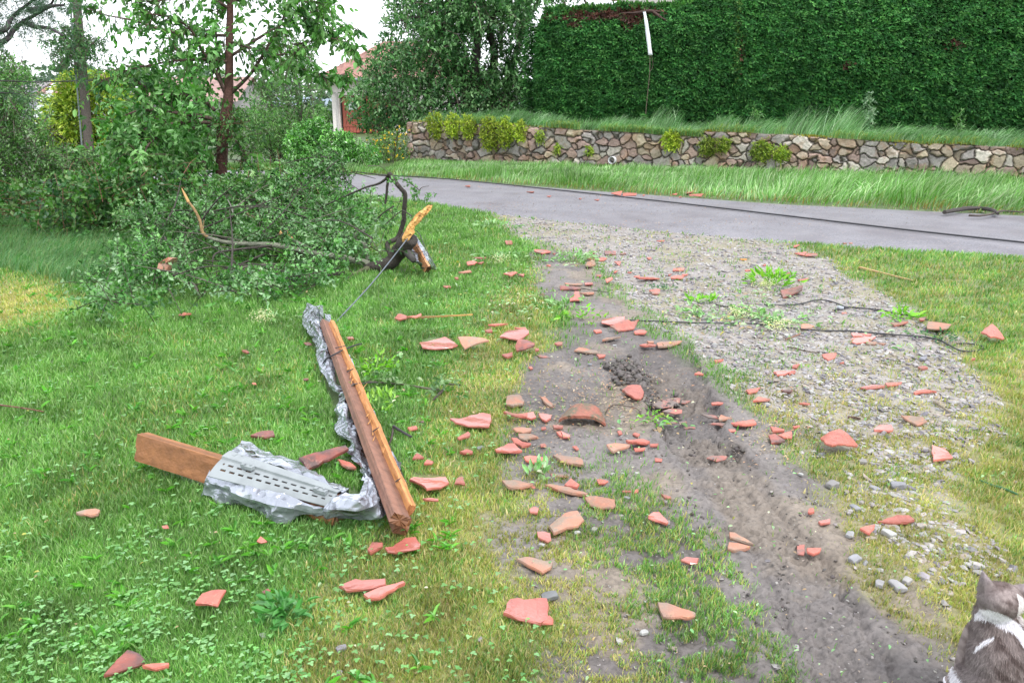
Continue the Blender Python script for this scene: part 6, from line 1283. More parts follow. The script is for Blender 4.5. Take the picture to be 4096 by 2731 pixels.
# ------------------------------------------------------------------ terracotta pieces: outlines seen in the photograph, laid on the ground
# view | outline | kind (r red, p red with wet sheen, w weathered, m pressed into mud, d dark) + bend 0-9 | label
TILES = """
V4|198,335 290,335 360,300 450,290 515,305 520,345 500,410 340,400 240,370|p6|large wavy red tile piece with a pointed left tip on the lawn
V4|640,150 740,140 778,190 765,220 690,255 635,240|w2|grey weathered tile piece with a red lower rim at the lawn edge
V4|905,170 935,165 1000,220 1000,250 975,240|w1|narrow brown tile sliver lying slantwise above the big arched tile
V4|618,270 640,268 690,292 800,285 800,320 700,325 650,310|r3|long low red tile strip just below the grey weathered piece
V4|803,290 850,280 870,320 830,342 795,330|p1|squarish red chip broken off the end of the long red strip
V4|890,290 990,300 985,330 950,358 915,335|p1|pale red five-sided chip to the left of the big arched tile
V4|1055,370 1060,330 1120,265 1270,253 1340,285 1415,365 1410,388 1300,365 1240,360 1160,395|w7|big brown mossy arch-shaped tile piece standing hollow on the bare soil
V4|1000,372 1080,392 1078,415 1010,405|r1|small red block touching the left foot of the big arched tile
V4|910,400 945,395 950,420 915,425|r0|tiny red cube in grass below the pale five-sided chip
V4|1060,420 1135,465 1135,485 1080,480|p1|shiny pale triangular chip just under the big arched tile
V4|1030,432 1058,424 1076,478 1050,462|r0|thin red sliver left of the shiny triangular chip
V4|690,420 735,403 835,415 830,435 770,447 720,440|w3|mossy brown tile piece, upper of two stacked brown pieces on the lawn edge
V4|730,457 830,450 885,485 780,502 740,490|w2|mossy brown tile piece, lower of two stacked brown pieces on the lawn edge
V4|678,487 720,492 760,525 830,545 810,558 760,555 700,520|r3|curved red strip lying slantwise below the two brown pieces
V4|550,575 650,547 700,548 760,590 740,600 620,612 560,600|p4|almond-shaped red piece humped up on bare soil by the lawn
V4|775,645 820,630 950,645 940,660 850,682 790,670|r3|pointed red piece in short grass right of the almond-shaped one
V4|1000,605 1060,612 1225,650 1245,710 1215,705 1070,665|w1|long brown weathered slab with square right end at the grass edge
V4|985,755 1150,765 1165,790 1090,800 990,790|m1|grey muddy slab half sunk in soil behind the fallen green leaf
V4|885,740 915,710 945,750 900,762|p1|white-shining small triangle above the fallen green leaf
V4|605,820 700,810 845,835 840,850 680,903 655,890|w2|broad brown triangular tile piece pointing right at the fallen green leaf
V4|1095,845 1140,790 1205,850 1190,880 1110,860|r1|upright red pentagon chip behind the long orange shard
V4|940,830 980,822 1130,860 1275,925 1260,937 1150,930 1050,890|w2|long orange and brown shard lying slantwise below the red pentagon
V4|1345,810 1370,803 1430,815 1410,840 1360,850|r1|small lone red chip on soil beside three pale pebbles
V4|1250,960 1290,948 1485,965 1490,1040 1470,1052 1370,1040 1300,1010|w4|large grey lichen-speckled tile piece with dark red left edge
V4|1420,535 1480,528 1600,548 1590,562 1480,595 1460,585|w1|brown triangular slab on bare soil left of the stacked red pieces
V4|1570,497 1620,490 1700,480 1755,500 1710,550 1660,555 1590,530|r5|curved red piece topping the small pile on bare soil
V4|1635,562 1720,557 1715,580 1650,587|r0|orange red chip under the small pile on bare soil
V4|1760,535 1825,532 1828,552 1765,555|r1|red oblong chip on the right end of the small pile on soil
V4|1505,430 1530,422 1545,450 1520,460|r0|tiny red lump on soil, left one of a pair above the small pile
V4|1625,450 1640,437 1680,455 1670,477|r0|small red lump on soil, right one of a pair above the small pile
V4|1155,548 1185,543 1205,570 1190,582|r0|tiny pale red lump alone on bare soil below the arched tile
V4|1540,115 1580,85 1680,82 1715,130 1690,185 1640,190 1570,150|r3|large muddy red piece resting against the dark mud clods
V4|2010,185 2080,190 2040,220 2010,215|m1|little bright red triangle at the right end of the crushed tile
V4|1780,200 1850,190 1920,160 1995,160 1990,200 1940,240 1850,260 1790,240|m1|wide red tile crushed flat into the tyre track
V4|1860,275 1910,250 2010,260 2010,290 1960,298|m0|greyish muddy slab pressed into the track under the crushed tile
V4|2240,205 2290,200 2335,210 2330,228 2250,225|r1|flat red chip in a grass tuft right of the tyre track
V4|1860,360 1960,350 1975,362 1870,376|m0|thin red sliver pressed in the track left of a dark wet clod
V4|1985,360 2040,350 2050,364 1995,374|m0|thin red sliver pressed in the track beside a longer sliver
V4|2022,402 2110,395 2112,412 2030,418|m0|short red strip pressed in the track above the tread marks
V4|820,1035 855,1020 888,1035 882,1080 825,1065|p1|small shiny red square on grass left of the big speckled tile
V4|975,1165 1090,1065 1190,1060 1240,1120 1200,1170 1110,1200 1010,1250|w3|big pinkish weathered tile piece with orange lichen spot
V4|880,1215 930,1208 980,1225 988,1290 960,1298 885,1260|p1|glossy red chip with white glare below the pinkish weathered piece
V4|720,1435 790,1412 1000,1455 985,1500 920,1540 860,1510|w1|flat orange brown wedge tile piece on sparse yellow grass
V4|1745,1105 1785,1055 1830,1060 1905,1145 1895,1160 1840,1140 1750,1135|p3|half-moon red piece with wet sheen standing in sparse grass
V4|2005,1440 2040,1407 2140,1430 2130,1465 2080,1470|p2|small rounded red block on sparse grass below the half-moon piece
V4|1800,640 1855,645 1855,670 1805,670|r0|small red cube just left of the tread marks
V4|1548,905 1608,895 1612,903 1555,918|d0|thin dark brown tile sliver on soil beside a red crumb
V4|1645,892 1668,888 1670,915 1642,918|r0|red crumb on soil right of the thin dark sliver
V4|1845,912 1862,918 1925,945 1930,960 1880,958|r1|forked thin red sliver stuck in a grass tuft
V4|275,590 330,560 375,590 370,612 300,610|r2|small folded red chip on green lawn beside a grey stone
V4|255,485 340,435 357,450 350,470 270,495|r1|narrow pinkish shard on lawn under the large wavy piece
V4|235,845 260,790 300,780 315,848|r2|small red triangle beside the tip of the wavy two-pointed tile
V4|835,865 862,862 865,885 845,888|r0|orange crumb left of the fallen green leaf stem
V4|900,532 935,525 950,548 910,558|r0|small pale red crumb in grass above the pointed red piece
W|1625,1080 1650,1062 1700,1070 1830,1070 1847,1110 1800,1150 1720,1160 1690,1125|p5|wavy two-pointed red tile piece to the right of the beam end
W|1700,1200 1740,1187 1785,1195 1785,1208 1710,1212|p1|small flat shiny chip under the wavy two-pointed tile
W|1640,972 1668,935 1703,970|r1|small red triangle on lawn, left of a pair right of the beam
W|1705,1000 1725,968 1757,985 1750,1000|r0|small orange chip on lawn, right of a pair right of the beam
W|1385,1490 1415,1435 1475,1445 1470,1460 1400,1507|r1|red wedge on clover just below the beam end
W|1485,1475 1530,1470 1600,1415 1660,1410 1685,1455 1680,1480 1540,1512 1500,1500|p1|thick flat tile piece with whitish glare below the beam end
W|310,150 345,135 385,148 320,158|r1|small orange red flake in the lawn below the fallen branches
W|675,350 700,345 710,365 690,370|d0|dark red crumb deep in the lawn left of the metal sheet
W|720,835 790,810 855,810 855,840 800,850|d1|dark purplish tile piece half hidden in the lawn between the two beams
W|1615,790 1665,780 1668,800 1622,808|r1|pink chip in lawn right of the long beam
W|1265,275 1305,270 1305,290 1270,290|p0|pinkish white crumb in lawn right of the metal tip
W|755,1445 780,1415 810,1440 775,1450|r0|tiny bright red triangle in lawn below the perforated panel
W|225,1358 245,1350 248,1368 235,1372|r0|tiny red crumb in lawn left of the red triangle chip
W|1000,1005 1160,960 1270,930 1285,952 1200,985 1040,1038|d6|long dark red half-round ridge tile piece behind the metal corner
W|1222,960 1290,985 1320,1020 1270,1035 1235,992|r4|bright red curved piece tucked against the metal corner
W|1025,312 1060,305 1068,320 1035,325|d0|dark red crumb left of the metal tip in the lawn
W|1020,515 1045,510 1048,525 1025,528|d0|dark red crumb beside the middle of the crumpled metal
W|728,538 748,535 750,548 732,550|r0|pink crumb in the open lawn left of the long beam
V6|432,195 490,183 545,177 565,190 545,215 500,220|w2|orange brown humped piece alone on the left lawn
V6|1085,725 1130,660 1180,642 1262,640 1205,712 1150,715|r4|bright orange curved wedge on the near left lawn
V6|575,1105 720,950 745,960 810,1010 800,1020 700,1060|d2|dark red pointed tile piece at the bottom left of the lawn
V6|795,1045 850,1030 945,1025 940,1040 860,1065|r2|orange sliver right beside the dark red pointed piece
V6|1880,600 1975,563 2010,572 2135,565 2135,600 2060,625 1920,640|p2|large pink red piece, left of two leaning together in front
V6|2015,650 2100,615 2235,580 2245,590 2150,640 2100,685 2040,680|p2|long tapering red piece, right of two leaning together in front
V6|900,280 930,272 935,290 905,292|r0|small faded red crumb in the near lawn left of centre
V6|1455,638 1485,625 1500,636 1465,650|d0|brown earthy crumb in the near lawn by the clover
V7|695,765 740,645 985,680 1000,790 945,828 800,800|p7|big curved red tile with three grooves, leaning on a grey stone
V7|1002,765 1027,792 1025,820 958,828|r1|small broken red corner at the right end of the grooved tile
V7|1725,680 1790,685 1980,765 1975,795 1930,805 1770,775 1745,740|w3|brown grey weathered slab with pointed left end near the bottom
V5|170,640 200,640 270,680 325,718 240,692 178,672|w1|upper half of a cracked brown tile beside the tyre track
V5|168,697 230,705 300,725 270,745 210,760 168,750|w1|lower half of a cracked brown tile beside the tyre track
V5|585,715 630,712 636,760 632,785 590,775|m0|crumbled muddy red tile patch beside a bright red block
V5|642,735 725,730 722,760 690,782 650,770|r2|bright red block at the gravel edge on a crumbled patch
V5|715,575 780,560 788,590 735,595|p1|small red oblong in a grass tuft left of the red triangle
V5|655,500 680,492 692,520 670,532 655,525|r1|small orange nugget standing on soil by the gravel
V5|1075,572 1180,535 1250,540 1293,575 1255,605 1160,590|r3|long two-toned red and black shard on the right gravel
V5|965,612 1050,597 1050,620 1030,655|r1|red triangle pointing down among grey stones
V5|715,95 820,58 945,110 900,145 795,185 755,165|r6|largest square curved red tile on the right gravel
V5|1385,112 1470,125 1530,200 1420,215|p2|salmon four-sided tile piece alone near the right edge
V5|40,190 70,175 160,180 150,200 100,215|m0|broken red tile bits pressed into the tread marks
V3|1335,1375 1350,1335 1435,1335 1463,1370 1460,1382 1345,1387|p2|trapezoid tile piece with strong white glare on yellow grass
V3|790,135 825,130 820,143 800,145|r0|tiny red crumb at the near road edge
V3|795,190 870,180 870,206|r1|left half of a pale split tile near the road edge
V3|874,182 945,190 960,205 878,208|r1|right half of a pale split tile near the road edge
V3|430,225 475,222 470,235|o0|orange flake on the gravel towards the road
V3|585,265 600,252 607,275|r0|tiny red and black nugget on gravel above the leafy sprig
V3|465,298 485,290 508,300 480,308|r0|small red flake on gravel up left of the leafy sprig
V3|820,362 890,350 885,372 840,372|r1|light red wedge on gravel right of the leafy sprig
V3|750,318 770,314 772,324 755,326|r0|red crumb just above right of the leafy sprig
V3|697,443 835,418 843,455 730,485|d2|dark brown red squared slab just below the leafy sprig
V3|835,665 850,660 925,680 920,695 850,695|w1|brown chip with dark left end touching the long black cable
V3|1435,650 1545,645 1540,665 1480,678|r2|red slice half under torn leaves on the right gravel
V3|1115,585 1148,580 1150,592 1125,596|r0|red crumb under the cable joint
V3|1630,620 1670,612 1675,638 1650,640|d0|dark red crumb against the corner of the brown slab
V3|1680,640 1740,640 1840,655 1825,718 1690,700|w2|mossy brown rectangular slab at the right grass edge
V3|2035,735 2090,698 2205,755 2195,772 2120,792|r6|curved red tile piece in grass nearest the right edge
V3|1170,720 1310,720 1312,736 1200,750|p1|pale red slice behind the wedge-shaped one touching the cable
V3|1170,765 1200,752 1330,743 1300,775 1220,797 1190,790|p2|thick wedge-shaped red slice in front of the pale slice by the cable
V3|1280,777 1345,777 1348,798 1285,800|w0|brown flat chip right of the thick wedge-shaped slice
V3|1352,788 1415,793 1400,803|w0|small brown point at the end of the row by the cable
V3|975,865 1070,862 1070,885 1035,907 990,885|r2|red shield-shaped piece on mossy gravel at a twig end
V3|1110,925 1130,915 1140,928|r0|tiny red crumb right below the shield-shaped piece
V3|785,940 825,930 820,955 790,955|r1|small dark red cube above the shiny flat piece
V3|655,978 775,970 740,995 690,1005|p1|shiny flat red slice at the border of grass and gravel
V3|762,978 795,967 802,992 770,1000|r1|red nugget at the right end of the shiny flat slice
V3|258,900 318,897 310,915 270,918|r1|small red chip at the upper end of the tyre track
V3|130,995 150,978 193,1003|r1|flat red triangle on soil beside the tyre track
V3|1625,950 1660,937 1690,950 1655,970|r1|red lozenge alone on the far right gravel
V3|1990,885 2015,890 2000,905|r0|tiny red crumb below the cable loop
V3|1240,1085 1320,1062 1400,1068 1400,1085 1290,1103|p2|left pink half of a long two-part shard on yellow grass
V3|1405,1060 1510,1040 1510,1065 1430,1082|r1|right orange half of a long two-part shard on yellow grass
V3|1600,1125 1640,1107 1740,1105 1690,1130 1620,1137|r2|ragged long red strip at the right edge of the gravel
V3|470,1105 560,1092 550,1115 500,1130|r1|flat red chip in grass, upper one of two left of the gravel
V3|525,1185 550,1143 635,1165 620,1180|r2|red wedge with a raised peak, lower one of two left of the gravel
V3|705,1095 785,1110 780,1125 735,1118|d1|dark crumbly red strip in yellow grass
V3|830,1190 860,1183 905,1200 890,1210|r1|small red bar lying slantwise in yellow grass
V3|1505,1280 1560,1265 1650,1290 1690,1330 1630,1350 1530,1300|w3|brown four-sided weathered slab on the right yellow grass
V3|365,1315 510,1298 540,1330 450,1365 400,1340|r3|bright red tile piece smeared with mud right of the tyre track
V3|220,1330 300,1318 335,1325 320,1352 290,1338|m1|thin red strip in mud under the greyish slab
V3|300,1265 380,1295 300,1312 290,1290|w1|greyish brown slab on the right rim of the tyre track
V3|175,1262 270,1275 290,1300 220,1290|m1|muddy brown strip half buried on the right rim of the tyre track
V3|355,1370 400,1365 405,1380 370,1390|r0|small red crumb under the mud-smeared red piece
V3|630,1345 730,1370 735,1385 660,1385|r2|top one of three red pieces fanned out at the grass edge
V3|688,1402 770,1380 785,1430 730,1430|r2|bright front one of three red pieces fanned out at the grass edge
V3|620,1405 660,1395 735,1455 650,1467|d1|dark muddy one of three pieces fanned out at the grass edge
V3|790,1350 830,1335 838,1355 800,1362|r0|small red chip beside a bent green stem
V2|2150,308 2235,308 2232,325 2155,328|r2|upper red oblong of a trio on the light gravel
V2|2135,368 2180,360 2230,370 2225,385 2140,382|r2|lower red oblong of a trio on the light gravel
V2|2215,350 2258,345 2255,362 2225,362|r1|small right-hand chip of a trio on the light gravel
V2|940,115 990,110 995,135 950,137|r1|lone red block where lawn meets the far gravel
V2|1150,180 1260,178 1270,195 1210,205 1155,192|r2|flat red piece on bare ground far up the drive
V2|1285,200 1305,198 1300,210|r0|tiny red crumb beside the flat piece far up the drive
V2|720,232 805,228 800,240 730,240|r1|thin red strip in the far lawn behind two joined pieces
V2|665,270 720,262 740,270 720,290 670,288|r2|red piece in far lawn, left of two joined pieces
V2|738,268 790,255 770,282|r1|pointed red piece in far lawn, right of two joined pieces
V2|605,345 690,320 700,330 640,345|w2|brown orange slice in lawn right of the small beam bundle
V2|575,372 605,370 605,385 585,385|r0|orange nugget in lawn right below the small beam bundle
V2|495,440 545,430 550,445 510,452|r0|small pink flake in lawn below the small beam bundle
V2|930,355 1010,335 1030,345 990,368|r2|red peak-shaped piece among leaf litter at the lawn edge
V2|1035,350 1080,350 1075,370|r0|small red chip right of the peak-shaped piece
V2|1240,288 1270,283 1270,297|r0|red crumb on bare ground at the end of a twig
V2|1525,245 1590,228 1600,240 1560,258|r2|dark red slice behind the round one in the far tile cluster
V2|1605,238 1640,228 1675,245 1650,258 1612,255|r2|long red slice on the right of the far tile cluster
V2|1520,290 1530,258 1580,255 1595,280 1550,302|w2|rounded brownish piece in front of the far tile cluster
V2|1545,198 1590,195 1590,208|d0|dark red chip above the far tile cluster
V2|1655,185 1735,190 1740,208 1665,212|d1|broken dark red patch on far gravel
V2|1770,205 1800,195 1812,200 1790,213|r0|small red flake right of the broken dark red patch
V2|1725,265 1770,262 1770,292|r1|red triangle pointing down on far gravel
V2|1960,230 1990,225 2000,240 1980,245|r0|faded red crumb on far gravel left of a grass tuft
V2|2035,110 2090,107 2085,117|r0|red flake on gravel closest to the road edge
V2|1600,358 1635,355 1632,370 1605,368|r0|small red oblong alone on far bare soil
V2|1870,368 1910,360 1912,380|r1|small red chip touching the left end of the flat gravel slab
V2|1905,380 2000,362 2055,380 2040,395 1910,398|r2|long flat red slab on pale gravel
V2|2120,355 2140,347 2133,362|r0|red crumb left of the trio on the light gravel
V2|1730,325 1750,322 1745,340 1730,340|r0|tiny dark red nugget on soil under the red triangle
V2|1825,335 1855,335 1850,345|r0|tiny red flake on soil at the pale gravel edge
V2|1370,412 1500,420 1490,432 1385,430|w1|long thin brownish strip at the back of the soil cluster
V2|1510,408 1570,408 1575,430 1520,425|p1|pink oblong right of the long thin strip in the soil cluster
V2|1335,440 1480,450 1490,468 1340,460|d3|thick dark red roll in the soil cluster
V2|1480,478 1580,475 1580,492 1535,502|w1|brown lens-shaped slab right below the dark red roll
V2|1440,490 1475,490 1475,525 1500,540 1500,555 1410,545 1408,530 1435,525|r2|red piece shaped like an upturned letter T on soil
V2|1665,395 1710,380 1715,395 1680,415|r1|mud-flecked red chip near a tuft on far soil
V2|1975,465 2050,460 2060,492 2005,500|r2|red block on gravel with a dark weed at its right
V2|1635,680 1800,672 1800,712 1700,728 1640,722|p3|broad flat pink red tile just below the long black cable
V2|1700,752 1810,710 1845,725 1897,712 1870,745 1760,765|r6|curled red tile leaning on the broad flat pink one
V2|1578,752 1625,747 1640,765 1600,775|r1|small red chip left of the curled tile
V2|1870,765 1905,750 1960,765 1955,780 1880,782|r2|small red loaf-shaped piece right below the curled tile
V2|1645,815 1670,802 1770,800 1765,812 1680,833 1645,832|w2|flat brown tongue-shaped piece on smooth soil
V2|1910,855 1950,848 2030,865 2028,880 1950,880|r1|left pointed piece of a broken tile row above the tyre track
V2|1965,835 2010,828 2015,845 1980,850|w0|small brown chip on top of the broken tile row above the track
V2|2035,850 2060,835 2210,822 2205,840 2140,875 2050,878|w1|right long slab of a broken tile row above the tyre track
V2|1300,850 1330,838 1355,840 1355,860 1320,863|r1|small lone red nugget on soil left of the tongue-shaped piece
V2|1440,905 1470,880 1600,900 1617,925 1540,922|w1|flat pinkish brown slab with a small hole on soil
V2|1600,927 1665,935 1660,952 1620,955|r1|red tip lying against the slab with a hole
V2|1110,1020 1130,1010 1140,1030 1125,1037|r0|tiny round red lump alone on soil by the grass edge
V2|145,665 180,643 235,660 230,680 180,690|r3|folded red chip at the left end of the thin lath on the lawn
V2|235,665 300,655 340,628 335,650 290,670|r2|upswept red chip lying over the thin lath on the lawn
V2|820,712 890,703 960,700 870,725|r1|slender red wedge in lawn above the angular red tile
V2|795,755 840,745 850,765 810,770|r1|small red lump in lawn left of the angular red tile
V2|905,810 965,757 1110,775 1113,795 1040,832|p2|angular red tile piece straddling the lawn edge
V2|1010,735 1090,730 1100,765 1065,755|r1|faded red slice right behind the angular tile
V2|1015,885 1040,858 1125,862 1155,880 1150,915 1080,917 1025,905|d6|ribbed wet dark red rounded tile piece at the lawn edge
V2|1158,880 1185,885 1185,900 1160,905|r0|red crumb at the right end of the ribbed rounded piece
V2|920,930 995,910 995,940 960,955|r1|red triangle in grass left below the ribbed rounded piece
V2|325,835 510,805 575,840 600,870 560,895 430,905 345,890|p6|big shiny red trough-shaped tile on the lawn, left of a touching pair
V2|605,848 760,838 825,875 650,895 620,870|w7|brown curled tile with orange tip, right of a touching pair on the lawn
V2|1170,935 1215,925 1275,960 1190,950|m1|wet grey slab lying flush with the soil below the ribbed piece
V2|320,1415 355,1412 350,1427|d0|tiny brown crumb in the grass left of the large wavy piece
T3|185,1015 240,1007 240,1022|r1|left bit of the left tile group on the far lane of the road
T3|245,1010 320,1015 318,1022 250,1023|r1|right bit of the left tile group on the far lane of the road
T3|555,1003 620,1000 640,1010 580,1012|r2|back piece of the right tile group on the road
T3|590,1020 660,1015 660,1026 600,1026|r2|front piece of the right tile group on the road
T3|540,1025 555,1028 545,1033|r0|tiny red crumb left of the right tile group on the road
T3|505,1015 530,1014 532,1018|r0|flat red crumb at the verge between two tile groups on the road
T3|350,1020 362,1019 358,1025|r0|tiny red crumb right of the left tile group on the road
T3|100,1043 125,1042 120,1048|r0|small red crumb on the road just below the fallen cable, right one
T3|18,1038 32,1037 28,1043|r0|small red crumb on the road just below the fallen cable, left one
T2|1280,1247 1315,1244 1310,1254|r1|red chip on the road above the fallen cable towards the left
T2|1690,1284 1740,1281 1735,1292|r1|red chip on the road just above the middle of the fallen cable
T2|1825,1315 1855,1314 1845,1322|r1|red chip on the road just under the fallen cable near the middle
T3|1395,1270 1415,1268 1412,1278|r0|left red crumb of two at the near road edge by the tufts
T3|1428,1270 1446,1268 1444,1277|r0|right red crumb of two at the near road edge by the tufts
"""
TL = []
for ln in TILES.strip().split('\n'):
    vw, pt, kd, lb = ln.split('|')
    TL.append((vw, [tuple(float(a) for a in p.split(',')) for p in pt.split()], kd[0], int(kd[1]), lb))
tile_polys_D = []
for vw, pts, kd, bd, lb in TL:
    tile_polys_D.append([tuple(c*0.57422 for c in spx(vw, *p)) for p in pts])
# pieces that lie on the beams' footprint also keep grass off
FOOT_W = [[(80, 850), (520, 960), (1000, 1080), (1350, 1180), (1500, 1320), (1400, 1330), (900, 1320), (450, 1170), (100, 960)],
          [(1040, 100), (1180, 170), (1300, 420), (1420, 700), (1620, 1200), (1620, 1400), (1520, 1380), (1350, 1080), (1220, 800), (1100, 420)]]
for f in FOOT_W: tile_polys_D.append([tuple(c*0.57422 for c in spx('W', *p)) for p in f])
def keep_off(x, y, grow=1.0):
    u, v = proj(x, y); ok = np.ones(x.shape, bool)
    for P in tile_polys_D:
        A = np.array(P); c = A.mean(0); A = c+(A-c)*np.array([.94, .80])*grow+np.array([0, 1.5])
        x0, y0 = A.min(0); x1, y1 = A.max(0)
        m = np.where((u > x0) & (u < x1) & (v > y0) & (v < y1+2))[0]
        if len(m): ok[m[inpoly(u[m], v[m], A)]] = False
    return ok
TM = {'r': mat('red terracotta', (0.44, 0.128, 0.094), 0.42, noise=[(16, (0.32, 0.088, 0.066), 0.45, 0.7), (70, (0.58, 0.21, 0.15), 0.55, 0.8), (6, (0.24, 0.14, 0.11), 0.55, 0.66)], bump=[(90, 0.6, 0.006), (14, 0.5, 0.014)], var=0.26, coat=0.15),
      'p': mat('wet red terracotta', (0.47, 0.145, 0.115), 0.24, noise=[(12, (0.37, 0.105, 0.082), 0.45, 0.7)], bump=[(60, 0.3, 0.003), (10, 0.4, 0.012)], var=0.16, spec=0.7, coat=0.5),
      'w': mat('weathered terracotta', (0.40, 0.175, 0.115), 0.55, noise=[(14, (0.26, 0.19, 0.145), 0.42, 0.6), (40, (0.50, 0.23, 0.14), 0.56, 0.7), (6, (0.22, 0.17, 0.14), 0.52, 0.72)], bump=[(120, 0.5, 0.005), (20, 0.35, 0.01)], var=0.16),
      'm': mat('muddy terracotta', (0.34, 0.125, 0.10), 0.5, noise=[(18, (0.17, 0.13, 0.115), 0.42, 0.55)], bump=[(60, 0.5, 0.006)], var=0.12),
      'd': mat('dark wet terracotta', (0.27, 0.075, 0.055), 0.38, noise=[(14, (0.10, 0.05, 0.045), 0.42, 0.62), (50, (0.36, 0.11, 0.07), 0.58, 0.75)], bump=[(90, 0.5, 0.005)], var=0.14, coat=0.2),
      'o': mat('orange splinter', (0.62, 0.27, 0.06), 0.5, noise=(30, (0.45, 0.16, 0.05), 0.45, 0.7), bump=(60, 0.4, 0.004))}
def make_tile(vw, pts, kd, bd, lb, k):
    rn = random.Random(k*7+3)
    c0 = [sum(p[0] for p in pts)/len(pts), sum(p[1] for p in pts)/len(pts)]
    g0 = gnd(vw, *c0)
    _, _, so, gr = masks(np.array([g0.x]), np.array([g0.y]))
    onroad = road_near(g0.x) < g0.y < road_far(g0.x)
    lawn = 0 if onroad else float(1-max(so[0], gr[0]))
    th = 0.0115+0.0035*rn.random()
    if kd == 'm': th = 0.008
    lift = (0.004 if kd != 'm' else -0.004)+0.022*lawn
    P = [gnd(vw, *p, up=lift+th) for p in pts]
    C = sum(P, Vector())/len(P)
    L = [Vector((p.x-C.x, p.y-C.y)) for p in P]
    ext = max(p.length for p in L)
    th = min(th, 0.30*ext)
    # the traced outline includes the visible thickness and the bulge: take those off the depth of the footprint
    ang = math.atan2(CAM_H, C.y); ys_ = [p.y for p in L]; ey = max(ys_)-min(ys_); am0 = bd/9.0*min(0.5*ext, 0.06)
    sy = max(0.55, 1-(th+0.18*am0+0.03*ext)/math.tan(ang)/max(ey, 1e-3)*0.85); y0_ = min(ys_)
    wavy = kd == 'p' and bd >= 4; sy = max(sy, .86) if wavy else sy
    L = [Vector((p.x, y0_+(p.y-y0_)*sy)) for p in L]
    # jagged outline
    out = []
    for i in range(len(L)):
        a = L[i]; b = L[(i+1) % len(L)]; ln = (b-a).length; n = max(1, min(7, int(ln/0.022)))
        for j in range(n):
            q = a.lerp(b, j/n)
            if j: q = q+Vector((rn.uniform(-1, 1), rn.uniform(-1, 1)))*min(0.0035, ln*0.05)
            out.append(q)
    # longest axis for the bend
    ax = max(((p-q) for p in L for q in L), key=lambda v: v.length).normalized(); pr = Vector((-ax.y, ax.x))
    wd = max(abs(p.dot(pr)) for p in L)+1e-4
    if wd < ext*0.35: pr, ax = ax, pr; wd = max(abs(p.dot(pr)) for p in L)
    sgn = 1 if rn.random() < 0.6 or bd > 6 else -1
    amp = bd/9.0*min(0.75*wd, 0.075)*1.0
    tx, ty = rn.uniform(-1, 1)*0.08, rn.uniform(-0.02, 0.10)
    if kd == 'm': tx = ty = 0; amp *= 0.2
    if wavy: amp = min(amp, .016); ty = .06; tx = .03; sgn = -1
    if ext < 0.03: tx *= 2; ty *= 2
    grooved = 'grooves' in lb
    def zf(q):
        s = q.dot(pr)/wd
        f = 0.55*s*s+0.42*math.sin(2.6*s) if (kd == 'p' and bd in (5, 6)) else ((1-s*s) if sgn > 0 else s*s)
        if grooved: return amp*f+q.x*tx+q.y*ty+0.01-0.0028*sum(math.exp(-((q.x-g_)/0.0045)**2) for g_ in (-.055, -.012, .028))*(q.y > -.03)
        return amp*f+q.x*tx+q.y*ty+ext*0.10*ty
    inner = []
    st = 0.006 if grooved else max(ext/6, 0.009)
    xs = np.arange(-ext, ext, st)
    for x in xs:
        for y in xs: inner.append(Vector((x+rn.uniform(-.2, .2)*st, y+rn.uniform(-.2, .2)*st)))
    A = np.array([tuple(q) for q in inner]); ok = sdist(A[:, 0], A[:, 1], [tuple(o) for o in out]) > st*0.45
    allp = out+[inner[i] for i in np.where(ok)[0]]
    n = len(out)
    vs, es, fs, ov, *_ = delaunay_2d_cdt([Vector(q) for q in allp], [(i, (i+1) % n) for i in range(n)], [], 1, 1e-6)
    vs = [Vector(q) for q in vs]
    lowest = min(zf(q) for q in vs); z0 = -lowest
    g = Geo()
    rad = lambda q: 0
    # bevelled slab: top inset, wall, bottom
    top = [(q.x, q.y, zf(q)+z0+th+rn.uniform(-1, 1)*0.0008) for q in vs]; bot = [(q.x, q.y, zf(q)+z0) for q in vs]
    gtop = Geo()
    base = Vector((C.x, C.y, C.z-th))
    cen = np.array([tuple((vs[f[0]]+vs[f[1]]+vs[f[2]])/3) for f in fs]); okf = inpoly(cen[:, 0], cen[:, 1], [tuple(o) for o in out])
    T = [tuple(f) for f, k_ in zip(fs, okf) if len(f) == 3 and k_]
    # orient
    def area(f): a, b, c = (vs[i] for i in f); return (b-a).cross(c-a)
    T = [f if area(f) > 0 else f[::-1] for f in T]
    from collections import Counter
    ec = Counter();
    for f in T:
        for i in range(3): ec[(f[i], f[(i+1) % 3])] += 1
    bd_e = [e for e in ec if (e[1], e[0]) not in ec]
    m = len(top); V = top+bot; tr = T+[(f[0]+m, f[2]+m, f[1]+m) for f in T]
    # side wall with a rough mid line
    side = {}; V2 = []
    idx0 = 2*m
    for a, b in bd_e:
        for i in (a, b):
            if i not in side:
                k0 = idx0+len(V2); q = vs[i]; o_ = q.normalized()*0.0025*rn.uniform(0.3, 1.4) if q.length > 0 else Vector((0, 0))
                tq = Vector(top[i]); bq = Vector(bot[i])
                V2 += [tuple(tq), tuple(tq.lerp(bq, rn.uniform(.3, .6))+Vector((o_.x, o_.y, 0))), tuple(bq)]
                side[i] = k0
    Q = []
    for a, b in bd_e:
        A0, B0 = side[a], side[b]
        Q += [(A0, A0+1, B0+1, B0), (A0+1, A0+2, B0+2, B0+1)]
    g.add(np.array(V+V2)+np.array(tuple(base)), Q, tr, (1, 1, 1))
    o = g.build('tile_piece' if kd != 'o' else 'wood_flake', TM[kd], None, smooth=False)
    me = o.data
    me.transform(Matrix.Translation(-base)); o.location = base
